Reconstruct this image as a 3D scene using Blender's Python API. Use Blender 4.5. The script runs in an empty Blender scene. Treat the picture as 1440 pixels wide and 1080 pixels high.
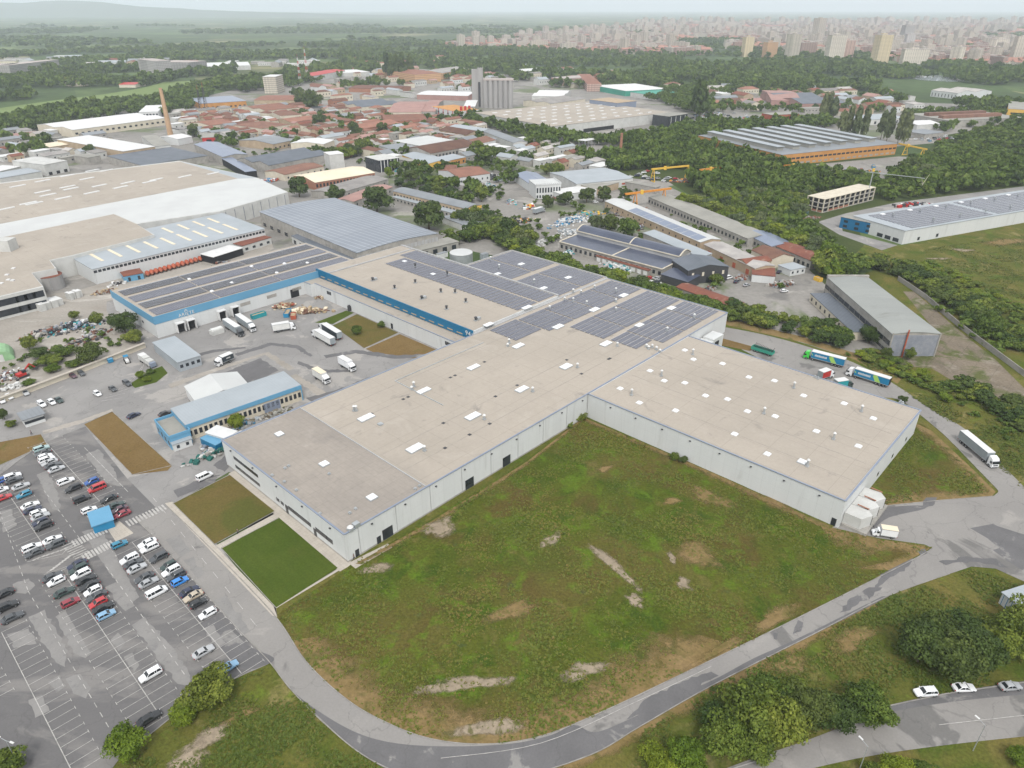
import bpy, math, random
import numpy as np
from mathutils import Vector, Matrix, noise as mnoise
random.seed(11); rng = np.random.default_rng(11)
sc = bpy.context.scene; COL = sc.collection
R = math.radians
# ---------------------------------------------------------------- camera, sky, sun, exposure
CAMH = 125.0; FPX = 985.0; TILT = math.atan((540-11)/FPX)
cam = bpy.data.objects.new('camera', bpy.data.cameras.new('camera')); COL.objects.link(cam)
cam.location = (0, 0, CAMH); cam.rotation_euler = (math.pi/2-TILT, 0, 0)
cam.data.sensor_width = 36; cam.data.lens = 36*FPX/1440
cam.data.clip_start = 1; cam.data.clip_end = 80000
sc.camera = cam
SUN_EL, SUN_AZ = R(52), R(176)          # azimuth of the sun measured clockwise from +Y
w = bpy.data.worlds.new('World'); sc.world = w; w.use_nodes = True
wn = w.node_tree.nodes; wl = w.node_tree.links; wn.clear()
sky = wn.new('ShaderNodeTexSky'); sky.sky_type = 'NISHITA'; sky.sun_disc = False
sky.sun_elevation = SUN_EL; sky.sun_rotation = SUN_AZ
sky.air_density = 1.0; sky.dust_density = 5.0; sky.ozone_density = 1.0; sky.altitude = 100
hs = wn.new('ShaderNodeHueSaturation'); hs.inputs['Saturation'].default_value = 0.22   # overcast: nearly white sky
bg = wn.new('ShaderNodeBackground'); bg.inputs['Strength'].default_value = 0.15
wo = wn.new('ShaderNodeOutputWorld')
cloud = wn.new('ShaderNodeMix'); cloud.data_type = 'RGBA'; cloud.inputs[0].default_value = .62; cloud.inputs[7].default_value = (6.9, 7.1, 7.35, 1)   # even cloud deck over the clear sky
wl.new(sky.outputs[0], hs.inputs['Color']); wl.new(hs.outputs[0], cloud.inputs[6]); wl.new(cloud.outputs[2], bg.inputs[0]); wl.new(bg.outputs[0], wo.inputs[0])
sun = bpy.data.objects.new('sun', bpy.data.lights.new('sun', 'SUN')); COL.objects.link(sun)
sun.data.energy = 1.75; sun.data.angle = R(13); sun.data.color = (1.0, 0.97, 0.92)
sd = Vector((math.sin(SUN_AZ)*math.cos(SUN_EL), math.cos(SUN_AZ)*math.cos(SUN_EL), math.sin(SUN_EL)))
sun.rotation_euler = sd.to_track_quat('Z', 'Y').to_euler()
sc.view_settings.view_transform = 'Standard'; sc.view_settings.look = 'None'
sc.view_settings.exposure = 0.34; sc.view_settings.gamma = 1.0
cy = sc.cycles
cy.max_bounces = 5; cy.diffuse_bounces = 2; cy.glossy_bounces = 2; cy.transmission_bounces = 2
cy.volume_bounces = 2; cy.transparent_max_bounces = 6; cy.use_denoising = True
cy.sample_clamp_indirect = 4.0

def P(u, v, z=0.0):
    """ground plan point seen at photograph pixel (u, v) when it lies at height z"""
    a = (u-720)/FPX; b = (v-540)/FPX
    t = (CAMH-z)/(math.sin(TILT)+b*math.cos(TILT))
    return Vector((a*t, t*(math.cos(TILT)-b*math.sin(TILT))))
HAZE_D = 0.95e-4
BZ = 9.1
O_ = P(484, 752, BZ)
E1 = (P(821, 557, BZ)-O_).normalized(); E2 = Vector((-E1.y, E1.x))
ANG = math.atan2(E1.y, E1.x)
def W(a, b):           # plan of the big factory: a along its long side, b across
    return O_+E1*a+E2*b
def Lc(u, v, z):
    d = P(u, v, z)-O_; return d.dot(E1), d.dot(E2)

# ---------------------------------------------------------------- materials
MATS = {}
def nodes(m):
    m.use_nodes = True; return m.node_tree.nodes, m.node_tree.links
def world_pos(nt, rot=0.0, scale=(1, 1, 1)):
    g = nt.nodes.new('ShaderNodeNewGeometry'); mp = nt.nodes.new('ShaderNodeMapping')
    mp.inputs['Rotation'].default_value[2] = rot; mp.inputs['Scale'].default_value = scale
    nt.links.new(g.outputs['Position'], mp.inputs[0]); return mp.outputs[0]
def noise_n(nt, vec, scale, detail=5, rough=.6, dist=0):
    n = nt.nodes.new('ShaderNodeTexNoise'); n.inputs['Scale'].default_value = scale
    n.inputs['Detail'].default_value = detail; n.inputs['Roughness'].default_value = rough
    n.inputs['Distortion'].default_value = dist
    nt.links.new(vec, n.inputs['Vector']); return n.outputs['Fac']
def ramp_n(nt, fac, stops, interp='LINEAR'):
    r = nt.nodes.new('ShaderNodeValToRGB'); e = r.color_ramp.elements
    r.color_ramp.interpolation = interp
    while len(e) < len(stops): e.new(.5)
    for i, (p, c) in enumerate(stops):
        e[i].position = p; e[i].color = (*c, 1) if len(c) == 3 else c
    nt.links.new(fac, r.inputs[0]); return r.outputs[0]
def mixc(nt, fac, a, b, mode='MIX'):
    m = nt.nodes.new('ShaderNodeMix'); m.data_type = 'RGBA'; m.blend_type = mode
    for s, x in ((0, fac), (6, a), (7, b)):
        if isinstance(x, (int, float)): m.inputs[s].default_value = x
        elif isinstance(x, tuple): m.inputs[s].default_value = (*x, 1)
        else: nt.links.new(x, m.inputs[s])
    return m.outputs[2]
def g3(v): return (v, v, v)
def mat(name, c, c2=None, scale=.25, rough=.85, spec=.25, bump=0, lines=None, rot=ANG, metal=0,
        grain=.25, gscale=3.0, stretch=(1, 1, 1), ramp=(.38, .64), coat=0, objrand=0, dist=0, extra=None, crack=0):
    if name in MATS: return MATS[name]
    m = bpy.data.materials.new(name); N, L = nodes(m); nt = m.node_tree
    b = N['Principled BSDF']; b.inputs['Roughness'].default_value = rough
    b.inputs['Specular IOR Level'].default_value = spec; b.inputs['Metallic'].default_value = metal
    b.inputs['Coat Weight'].default_value = coat
    vec = world_pos(nt, -rot, stretch)
    if c2 is None: c2 = tuple(x*.82 for x in c)
    f = noise_n(nt, vec, scale, 6, .62, dist)
    out = ramp_n(nt, f, [(ramp[0], c), (ramp[1], c2)])
    if extra:
        for (ec, es, r0, r1, amt) in extra:
            ef = noise_n(nt, vec, es, 5, .6, .6)
            er = ramp_n(nt, ef, [(r0, g3(0)), (r1, g3(amt))])
            out = mixc(nt, er, out, ec)
    if grain:
        gf = noise_n(nt, world_pos(nt), gscale, 4, .7)
        gr = ramp_n(nt, gf, [(.25, g3(1-grain)), (.75, g3(1+grain*.6))])
        out = mixc(nt, 1.0, out, gr, 'MULTIPLY')
    if crack:      # thin wandering cracks
        vo = N.new('ShaderNodeTexVoronoi'); vo.feature = 'DISTANCE_TO_EDGE'; vo.inputs['Scale'].default_value = .085
        wv = N.new('ShaderNodeVectorMath'); wv.operation = 'MULTIPLY_ADD'; nn = N.new('ShaderNodeTexNoise'); nn.inputs['Scale'].default_value = .35; nn.inputs['Detail'].default_value = 5
        L.new(world_pos(nt), nn.inputs['Vector']); L.new(nn.outputs['Color'], wv.inputs[0]); wv.inputs[1].default_value = (5, 5, 0); L.new(world_pos(nt), wv.inputs[2])
        L.new(wv.outputs[0], vo.inputs['Vector'])
        out = mixc(nt, ramp_n(nt, vo.outputs[0], [(.004, g3(crack)), (.010, g3(0))]), out, (.07, .068, .068))
    if lines:
        for (axis, period, width, dark) in lines:
            sp = N.new('ShaderNodeSeparateXYZ')
            L.new(world_pos(nt, -rot), sp.inputs[0])
            mo = N.new('ShaderNodeMath'); mo.operation = 'MULTIPLY'; mo.inputs[1].default_value = 1/period
            L.new(sp.outputs[axis], mo.inputs[0])
            fr = N.new('ShaderNodeMath'); fr.operation = 'FRACT'; L.new(mo.outputs[0], fr.inputs[0])
            lt = N.new('ShaderNodeMath'); lt.operation = 'LESS_THAN'; lt.inputs[1].default_value = width
            L.new(fr.outputs[0], lt.inputs[0])
            sc_ = N.new('ShaderNodeMath'); sc_.operation = 'MULTIPLY'; sc_.inputs[1].default_value = 1.0
            L.new(lt.outputs[0], sc_.inputs[0])
            out = mixc(nt, sc_.outputs[0], out, mixc(nt, 1.0, out, g3(dark), 'MULTIPLY'))
    if objrand:
        oi = N.new('ShaderNodeObjectInfo')
        rr = ramp_n(nt, oi.outputs['Random'], [(0, g3(1-objrand)), (1, g3(1+objrand))])
        out = mixc(nt, 1.0, out, rr, 'MULTIPLY')
    L.new(out, b.inputs['Base Color'])
    if bump:
        bm = N.new('ShaderNodeBump'); bm.inputs['Strength'].default_value = bump; bm.inputs['Distance'].default_value = .3
        bf = noise_n(nt, world_pos(nt), gscale*.6, 5, .7); L.new(bf, bm.inputs['Height'])
        L.new(bm.outputs[0], b.inputs['Normal'])
    MATS[name] = m; return m

# roofs and walls
mat('beige_roof', (0.3677, 0.326, 0.2773), (0.3295, 0.2929, 0.2491), .03, .9, .15, lines=[(0, 9.0, .016, .84), (1, 1.05, .06, .965), (1, 10.6, .02, .88)], grain=.07, gscale=.9,
    extra=[((0.2579, 0.2315, 0.2021), .022, .56, .74, .6), ((0.191, 0.1748, 0.1598), .11, .62, .74, .7), ((0.4106, 0.3685, 0.3196), .06, .56, .68, .5), ((0.1528, 0.1417, 0.1316), .35, .70, .78, .5)])
mat('front_roof', (.305, .272, .238), (.27, .242, .214), .06, .9, .15, lines=[(0, 1.9, .10, .92), (1, 6.0, .03, .9), (1, 1.0, .12, .96)], grain=.10, gscale=.9,
    extra=[((.21, .192, .175), .05, .55, .70, .7), ((.37, .335, .295), .09, .58, .7, .5)])
mat('roof_crease', (.285, .258, .225), (.34, .305, .262), .3, .9, .15, grain=.2)
mat('white_wall', (.565, .575, .57), (.53, .54, .535), .12, .6, .3, lines=[(0, 4.0, .04, .93), (1, 4.0, .04, .93), (2, 4.6, .03, .95)], grain=.05, stretch=(1, 1, .15),
    extra=[((.36, .36, .345), .35, .57, .75, .5)])
mat('grey_white_wall', (.52, .52, .50), (.44, .44, .42), .2, .8, .25, grain=.1)
mat('cream_wall', (.58, .53, .43), (.50, .45, .36), .2, .85, .2, grain=.08)
mat('tan_wall', (.42, .33, .23), (.34, .26, .18), .2, .9, .15, grain=.12)
mat('brick_wall', (.34, .17, .11), (.28, .13, .09), .4, .9, .15, grain=.15)
mat('orange_wall', (.50, .25, .075), (.42, .20, .06), .15, .75, .25, grain=.08)
mat('yellow_wall', (.68, .43, .10), (.62, .36, .07), .15, .75, .25, grain=.08)
mat('concrete_wall', (.36, .34, .31), (.26, .25, .23), .25, .9, .15, grain=.15, extra=[((.16, .155, .15), .3, .6, .8, .6)])
mat('blue_block_wall', (.20, .215, .25), (.26, .27, .29), .5, .8, .2, lines=[(2, .6, .15, .75)], grain=.15)
mat('sky_blue_fascia', (.115, .29, .44), (.105, .275, .42), .1, .5, .35, lines=[(0, 1.1, .04, .95), (1, 1.1, .04, .95)], grain=.03)
mat('teal_fascia', (.004, .125, .245), (.004, .115, .225), .1, .5, .35, grain=.04)
mat('deep_blue_wall', (.006, .125, .26), (.006, .11, .24), .1, .5, .35, lines=[(0, 1.2, .05, .85)], grain=.05)
mat('coping_blue', (.19, .225, .30), (.22, .25, .31), .2, .5, .4, grain=.05)
mat('coping_light', (.50, .50, .50), (.44, .44, .44), .3, .6, .3, grain=.1)
mat('coping_grey', (.38, .38, .38), (.32, .32, .32), .2, .6, .3, grain=.1)
mat('white_roof', (.50, .51, .50), (.46, .465, .46), .06, .7, .25, lines=[(1, 2.2, .02, .95)], grain=.03)
mat('pale_metal_roof', (.33, .36, .385), (.285, .315, .335), .06, .5, .4, lines=[(0, 1.0, .12, .9)], grain=.06)
mat('grey_metal_roof', (.225, .24, .255), (.185, .20, .215), .08, .55, .4, lines=[(0, 1.4, .12, .84)], grain=.08)
mat('vaulted_roof', (.215, .235, .265), (.185, .205, .235), .04, .5, .4, lines=[(0, 3.4, .14, 1.55), (1, 26, .02, .7)], grain=.06)
mat('slate_roof', (.13, .145, .17), (.10, .115, .135), .08, .6, .3, lines=[(1, 1.6, .15, .8)], grain=.1)
mat('dark_solar_roof', (.045, .055, .085), (.065, .075, .11), .08, .28, .5, lines=[(0, 1.7, .06, 1.5), (1, 1.1, .06, 1.4)], grain=.05)
mat('blue_solar_roof', (.16, .19, .26), (.13, .16, .225), .08, .3, .5, lines=[(0, 1.7, .08, 1.3), (1, 1.1, .06, 1.3)], grain=.05)
mat('terracotta_roof', (.255, .125, .088), (.195, .10, .075), .12, .9, .15, lines=[(1, .9, .2, .86)], grain=.2, gscale=1.2, objrand=.3)
mat('brown_roof', (.19, .105, .075), (.15, .08, .062), .12, .9, .15, grain=.2, gscale=1.2, objrand=.3)
mat('rust_roof', (.22, .085, .055), (.17, .065, .048), .15, .85, .2, lines=[(0, 1.1, .15, .8)], grain=.2, extra=[((.33, .24, .19), .2, .6, .7, .6)])
mat('cream_roof', (.68, .60, .46), (.62, .54, .41), .08, .8, .2, grain=.04)
mat('grey_felt_roof', (.31, .30, .27), (.25, .245, .22), .06, .9, .15, lines=[(1, 1.1, .05, .9)], grain=.1, extra=[((.18, .17, .155), .08, .58, .72, .6)])
mat('abandoned_roof', (.285, .295, .28), (.245, .255, .245), .06, .9, .15, grain=.1, stretch=(.3, 1, 1), extra=[((.35, .35, .33), .1, .6, .72, .5), ((.17, .17, .155), .07, .64, .74, .6)])
mat('mixed_roof', (.34, .32, .30), (.25, .235, .225), .1, .8, .2, lines=[(0, 1.2, .12, .88)], grain=.12, objrand=.35)
mat('pink_roof', (.36, .22, .19), (.30, .18, .16), .1, .85, .2, lines=[(0, 1.2, .12, .9)], grain=.12)
mat('green_roof', (.04, .28, .20), (.035, .24, .18), .1, .6, .3, grain=.08)
mat('solar_panel', (.088, .09, .112), (.108, .11, .13), .2, .2, .5, lines=[(0, 1.03, .05, 2.6), (1, 1.7, .04, 2.2)], grain=.06)
mat('dark_window', (.018, .022, .028), (.035, .04, .048), .3, .12, .5, grain=0)
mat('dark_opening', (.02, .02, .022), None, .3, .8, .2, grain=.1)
mat('white_panel', (.74, .75, .76), (.68, .69, .70), .4, .5, .35, grain=.04)
mat('white_plain', (.62, .62, .61), (.55, .55, .54), .3, .6, .3, grain=.05)
mat('galvanised', (.40, .42, .43), (.33, .35, .36), .5, .4, .5, metal=.3, lines=[(2, 1.2, .06, .8)], grain=.08)
mat('steel_dark', (.05, .05, .055), None, .5, .6, .35, grain=.1)
mat('crane_orange', (.60, .24, .03), (.48, .19, .03), .6, .6, .3, grain=.15)
mat('crane_yellow', (.66, .42, .05), (.55, .34, .05), .6, .6, .3, grain=.15)
mat('red_paint', (.45, .03, .025), None, .4, .5, .35, grain=.1)
mat('rusty_red', (.40, .10, .05), (.30, .075, .045), .6, .75, .25, grain=.2)
mat('teal_paint', (.02, .27, .30), (.02, .22, .25), .5, .6, .3, grain=.1)
mat('cyan_paint', (.02, .20, .37), (.02, .18, .34), .5, .5, .35, grain=.05)
mat('timber', (.40, .31, .20), (.31, .24, .155), .6, .85, .2, grain=.2)
mat('tent_green', (.26, .44, .24), None, .4, .6, .3, grain=.05)
mat('netting_green', (.02, .10, .085), (.03, .13, .11), .8, .8, .2, grain=.2)
mat('silo_concrete', (.33, .32, .31), (.28, .27, .265), .2, .85, .15, stretch=(1, 1, .08), grain=.1)
mat('chimney_brick', (.46, .31, .19), (.40, .26, .16), .2, .9, .15, grain=.12)
mat('facade_pink', (.50, .36, .31), (.44, .29, .24), .01, .9, .15, lines=[(2, 3.0, .42, .62), (0, 3.4, .35, .78), (1, 3.4, .35, .78)], grain=.1, objrand=.3)
mat('facade_cream', (.62, .56, .47), (.54, .49, .42), .01, .9, .15, lines=[(2, 3.0, .42, .62), (0, 3.4, .35, .8), (1, 3.4, .35, .8)], grain=.1, objrand=.25)
mat('facade_yellow', (.54, .45, .30), (.49, .41, .28), .01, .9, .15, lines=[(2, 3.0, .36, .68), (0, 5.4, .35, 1.1), (1, 5.4, .35, 1.1)], grain=.1)
mat('facade_orange', (.58, .36, .20), (.50, .31, .18), .01, .9, .15, lines=[(2, 3.0, .4, .65)], grain=.1)
mat('facade_grey', (.48, .46, .44), (.40, .39, .38), .01, .9, .15, lines=[(2, 3.0, .42, .66), (0, 3.4, .35, .8), (1, 3.4, .35, .8)], grain=.1, objrand=.25)
mat('city_roof_red', (.38, .20, .15), (.32, .16, .12), .02, .9, .1, grain=.2, gscale=.1)
mat('city_roof_grey', (.43, .38, .35), (.36, .32, .30), .02, .9, .1, grain=.1, gscale=.1)
# ground
mat('asphalt', (0.2541, 0.2445, 0.235), (0.2182, 0.2101, 0.203), .05, .9, .2, grain=.12, gscale=2.5, dist=.4, ramp=(.42, .58),
    crack=.26, extra=[((0.3298, 0.3104, 0.2867), .06, .56, .60, .75), ((0.1552, 0.149, 0.1457), .035, .60, .66, .55), ((0.1649, 0.1576, 0.1523), .3, .66, .74, .5)])
mat('parking_asphalt', (0.1414, 0.1362, 0.1347), (0.1228, 0.1187, 0.1192), .05, .9, .2, grain=.10, gscale=2.5, rot=R(-62), stretch=(.35, 1, 1),
    crack=.26, extra=[((0.2185, 0.207, 0.1956), .12, .50, .60, .7), ((0.08835, 0.08556, 0.08736), .06, .58, .68, .5)])
mat('pale_asphalt', (.235, .226, .217), (.205, .198, .191), .2, .9, .2, grain=.10, gscale=2.5, extra=[((.16, .155, .155), .35, .58, .66, .6)])
mat('road_asphalt', (0.2541, 0.2416, 0.2275), (0.2212, 0.2101, 0.1993), .04, .9, .2, grain=.10, gscale=2.2,
    crack=.26, extra=[((0.1261, 0.1222, 0.1175), .045, .60, .63, .8), ((0.3298, 0.3104, 0.2867), .09, .6, .68, .5)])
mat('dark_asphalt', (.118, .115, .117), (.14, .136, .138), .12, .9, .2, grain=.12, gscale=2.5, crack=.26, extra=[((.26, .25, .235), .12, .60, .64, .7)])
mat('concrete_yard', (.34, .31, .275), (.26, .24, .21), .03, .9, .15, grain=.16, gscale=.9, dist=.5, stretch=(.4, 1, 1),
    extra=[((.24, .21, .18), .05, .56, .68, .7), ((.49, .46, .42), .08, .58, .68, .6), ((.14, .125, .105), .12, .64, .72, .5)])
mat('old_concrete', (.20, .165, .125), (.15, .125, .095), .06, .95, .1, grain=.35, gscale=1.0, dist=.8, lines=[(0, 7, .03, .8), (1, 7, .03, .8)], extra=[((.085, .10, .03), .07, .50, .60, .9), ((.27, .235, .19), .12, .56, .66, .7)])
mat('district_ground', (.26, .245, .225), (.19, .18, .165), .012, .9, .15, grain=.2, gscale=.4,
    extra=[((.11, .14, .06), .012, .54, .60, .8), ((.36, .34, .31), .03, .58, .66, .7), ((.13, .125, .12), .05, .56, .66, .7)])
mat('paving', (.43, .39, .335), (.37, .335, .29), .3, .9, .15, lines=[(0, 1.0, .07, .85), (1, 1.0, .07, .85)], grain=.15)
mat('kerb_stone', (.30, .285, .265), (.20, .19, .175), .4, .9, .15, grain=.15)
mat('line_white', (.46, .445, .42), (.27, .26, .25), .7, .8, .2, grain=.2, gscale=4, ramp=(.4, .7))
mat('meadow', (0.06144, 0.08259, 0.009169), (0.08027, 0.09291, 0.01333), .05, .95, .08, bump=.7, grain=.5, gscale=1.5, dist=.6, ramp=(.42, .58),
    extra=[((0.04188, 0.07374, 0.007501), .12, .50, .60, .85), ((0.1047, 0.08849, 0.02292), .03, .46, .60, .85), ((0.1396, 0.1143, 0.03751), .14, .57, .71, .75), ((0.09075, 0.06267, 0.02), .06, .52, .66, .7), ((0.09075, 0.1476, 0.01251), .18, .52, .66, .8), ((0.1955, 0.06636, 0.01667), .5, .70, .76, .5), ((0.05235, 0.07374, 0.02917), .2, .64, .72, .6)])
mat('verge', (0.09064, 0.1007, 0.01872), (0.1166, 0.1119, 0.02643), .05, .95, .08, bump=.6, grain=.45, gscale=1.4, dist=.5,
    extra=[((0.06043, 0.09035, 0.01211), .07, .50, .62, .85), ((0.2331, 0.1936, 0.08259), .08, .57, .68, .75), ((0.1079, 0.1549, 0.01762), .14, .59, .68, .7), ((0.164, 0.1291, 0.0413), .05, .55, .66, .6)])
mat('dry_lawn', (0.1472, 0.0966, 0.0375), (0.1805, 0.1218, 0.051), .07, .95, .08, bump=.4, grain=.25, gscale=1.6, extra=[((0.095, 0.1008, 0.0225), .11, .60, .70, .6)])
mat('half_dry_lawn', (0.1064, 0.08993, 0.02541), (0.1319, 0.09775, 0.03327), .06, .95, .08, bump=.4, grain=.25, gscale=1.6, extra=[((0.07233, 0.08602, 0.01815), .05, .5, .62, .7)])
mat('green_lawn', (0.05314, 0.08113, 0.01037), (0.0648, 0.09086, 0.01357), .10, .95, .08, bump=.4, grain=.22, gscale=1.8, lines=[(0, 2.6, .5, .965)], extra=[((0.08424, 0.08437, 0.01795), .08, .55, .70, .6)])
mat('bare_earth', (0.324, 0.264, 0.1935), (0.243, 0.198, 0.1419), .3, .95, .1, grain=.3, gscale=1.6, extra=[((0.099, 0.0968, 0.0301), .35, .54, .62, .8)])
mat('straw_edge', (0.2393, 0.1656, 0.07762), (0.1841, 0.1325, 0.05174), .15, .95, .1, grain=.35, gscale=1.6, extra=[((0.1012, 0.09936, 0.02587), .2, .52, .64, .75)])
mat('wood_floor', (.045, .065, .02), (.065, .08, .026), .03, .95, .05, grain=.35, gscale=.7)
mat('pale_field', (.17, .22, .085), (.145, .195, .07), .004, .95, .05, grain=.12, gscale=.1)

def soft(name, src, lo=.86, hi=1.2):
    """ground cover that thins out to nothing towards its edge (cover attribute broken up by noise)"""
    m = MATS[src].copy(); m.name = name; nt = m.node_tree; N = nt.nodes; L = nt.links
    at = N.new('ShaderNodeAttribute'); at.attribute_name = 'cover'
    n = noise_n(nt, world_pos(nt), .55, 5, .75, .5)
    ad = N.new('ShaderNodeMath'); ad.operation = 'ADD'; L.new(at.outputs['Fac'], ad.inputs[0]); L.new(n, ad.inputs[1]); mr = N.new('ShaderNodeMapRange'); mr.inputs[1].default_value = lo; mr.inputs[2].default_value = hi; L.new(ad.outputs[0], mr.inputs[0])
    f = ramp_n(nt, mr.outputs[0], [(0, g3(0)), (1, g3(.92))])
    tr = N.new('ShaderNodeBsdfTransparent'); mx = N.new('ShaderNodeMixShader'); L.new(f, mx.inputs[0]); L.new(tr.outputs[0], mx.inputs[1])
    L.new(N['Principled BSDF'].outputs[0], mx.inputs[2]); L.new(mx.outputs[0], N['Material Output'].inputs[0]); MATS[name] = m
soft('bare_earth_soft', 'bare_earth'); soft('straw_soft', 'straw_edge', 1.02, 1.42); soft('straw_fringe', 'straw_edge', .66, 1.15); soft('pale_asphalt_soft', 'pale_asphalt')
def countryside():
    m = bpy.data.materials.new('countryside'); N, L = nodes(m); nt = m.node_tree; b = N['Principled BSDF']
    b.inputs['Roughness'].default_value = .95; b.inputs['Specular IOR Level'].default_value = .08
    vo = N.new('ShaderNodeTexVoronoi'); vo.inputs['Scale'].default_value = 1.0; vo.inputs['Randomness'].default_value = .9
    L.new(world_pos(nt, R(25), (1/260, 1/520, 0)), vo.inputs['Vector'])
    sp = N.new('ShaderNodeSeparateColor'); L.new(vo.outputs['Color'], sp.inputs[0])
    c = ramp_n(nt, sp.outputs[0], [(0, (.065, .10, .035)), (.3, (.09, .13, .045)), (.5, (.14, .18, .07)), (.68, (.07, .095, .035)), (.82, (.22, .21, .11)), (.92, (.11, .16, .06))], 'CONSTANT')
    n = noise_n(nt, world_pos(nt), .004, 6, .65)
    c = mixc(nt, ramp_n(nt, n, [(.45, g3(0)), (.55, g3(.85))]), c, (.05, .075, .03))
    n2 = noise_n(nt, world_pos(nt), .05, 5, .7)
    c = mixc(nt, 1.0, c, ramp_n(nt, n2, [(.3, g3(.7)), (.7, g3(1.2))]), 'MULTIPLY')
    L.new(c, b.inputs['Base Color']); MATS['countryside'] = m
countryside()
def foliage(name, cs, trans=.18):
    """leaf colour: tone attribute (per leaf clump) picks along cs, object random shifts it"""
    m = bpy.data.materials.new(name); N, L = nodes(m); nt = m.node_tree; b = N['Principled BSDF']
    at = N.new('ShaderNodeAttribute'); at.attribute_name = 'tone'
    c = ramp_n(nt, at.outputs['Fac'], [(i/(len(cs)-1), x) for i, x in enumerate(cs)])
    oi = N.new('ShaderNodeObjectInfo')
    hv = N.new('ShaderNodeHueSaturation')
    mr = N.new('ShaderNodeMapRange'); mr.inputs[3].default_value = .475; mr.inputs[4].default_value = .515
    L.new(oi.outputs['Random'], mr.inputs[0]); L.new(mr.outputs[0], hv.inputs['Hue'])
    mv = N.new('ShaderNodeMapRange'); mv.inputs[3].default_value = 1.22; mv.inputs[4].default_value = .80
    L.new(oi.outputs['Random'], mv.inputs[0]); L.new(mv.outputs[0], hv.inputs['Value'])
    L.new(c, hv.inputs['Color'])
    b.inputs['Roughness'].default_value = .6; b.inputs['Specular IOR Level'].default_value = .2
    L.new(hv.outputs[0], b.inputs['Base Color'])
    tr = N.new('ShaderNodeBsdfTranslucent'); L.new(hv.outputs[0], tr.inputs[0])
    mx = N.new('ShaderNodeMixShader'); mx.inputs[0].default_value = trans
    out = N['Material Output']; L.new(b.outputs[0], mx.inputs[1]); L.new(tr.outputs[0], mx.inputs[2]); L.new(mx.outputs[0], out.inputs[0])
    MATS[name] = m
foliage('leaves_mid', [(0.0378, 0.06204, 0.0105), (0.0675, 0.103, 0.0147), (0.1026, 0.1478, 0.021), (0.1458, 0.1954, 0.0294), (0.1823, 0.2178, 0.0399)])
foliage('leaves_bright', [(0.0792, 0.1248, 0.01), (0.126, 0.1824, 0.014), (0.174, 0.228, 0.02)])
foliage('leaves_dark', [(0.03588, 0.06075, 0.01495), (0.05796, 0.0918, 0.01955), (0.09108, 0.1296, 0.0276)])
foliage('leaves_grey', [(0.065, 0.09028, 0.0345), (0.1, 0.1281, 0.0506), (0.14, 0.1684, 0.0713)])
foliage('weed_leaves', [(0.06732, 0.09579, 0.01275), (0.09108, 0.1198, 0.01458), (0.1188, 0.1198, 0.02049), (0.1505, 0.1198, 0.0296)], .1)
mat('bark', (.10, .075, .05), None, 2, .9, .1, grain=.2)
# vehicles
PAINT = {'white': (.72, .73, .74), 'silver': (.40, .41, .42), 'light grey': (.32, .33, .34), 'dark grey': (.055, .06, .066), 'black': (.014, .015, .017),
         'navy': (.012, .018, .05), 'blue': (.02, .085, .30), 'bright blue': (.03, .22, .62), 'teal blue': (.02, .19, .30), 'pale blue': (.20, .36, .52),
         'red': (.42, .025, .03), 'dark red': (.24, .022, .035), 'dark green': (.022, .045, .040), 'beige': (.42, .36, .28), 'plum': (.08, .035, .05), 'green': (.04, .52, .05),
         'pale teal': (.32, .44, .44), 'orange': (.6, .2, .03)}
def paint(n):
    return mat('paint_'+n.replace(' ', '_'), PAINT[n], tuple(x*.95 for x in PAINT[n]), 1, .28, .5, coat=.6, grain=0)
mat('car_glass', (.014, .017, .020), (.02, .024, .028), 1, .06, .55, grain=0)
mat('tyre_rubber', (.015, .015, .015), None, 1, .8, .2, grain=0)
mat('wheel_rim', (.30, .31, .32), None, 1, .35, .5, metal=.5, grain=0)
mat('head_lamp', (.70, .72, .74), None, 1, .1, .5, grain=0)
mat('tail_lamp', (.35, .01, .012), None, 1, .2, .5, grain=0)
mat('curtain_grey', (.27, .30, .315), (.24, .27, .285), .6, .55, .3, grain=.04)
mat('curtain_white', (.62, .62, .60), (.56, .56, .54), .6, .55, .3, grain=.04)
mat('curtain_dark', (.035, .045, .055), None, .6, .55, .3, grain=.04)
mat('curtain_teal', (.008, .17, .32), (.008, .15, .29), .6, .5, .35, grain=.04)
mat('lime_paint', (.33, .55, .12), None, .6, .5, .35, grain=.03)
mat('skin', (.45, .29, .21), None, 1, .6, .3, grain=0)
mat('cloth_dark', (.03, .033, .045), None, 1, .9, .1, grain=.1)
mat('cloth_blue', (.06, .10, .20), None, 1, .9, .1, grain=.1)
mat('hair', (.03, .02, .015), None, 1, .8, .2, grain=0)
M = MATS

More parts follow.
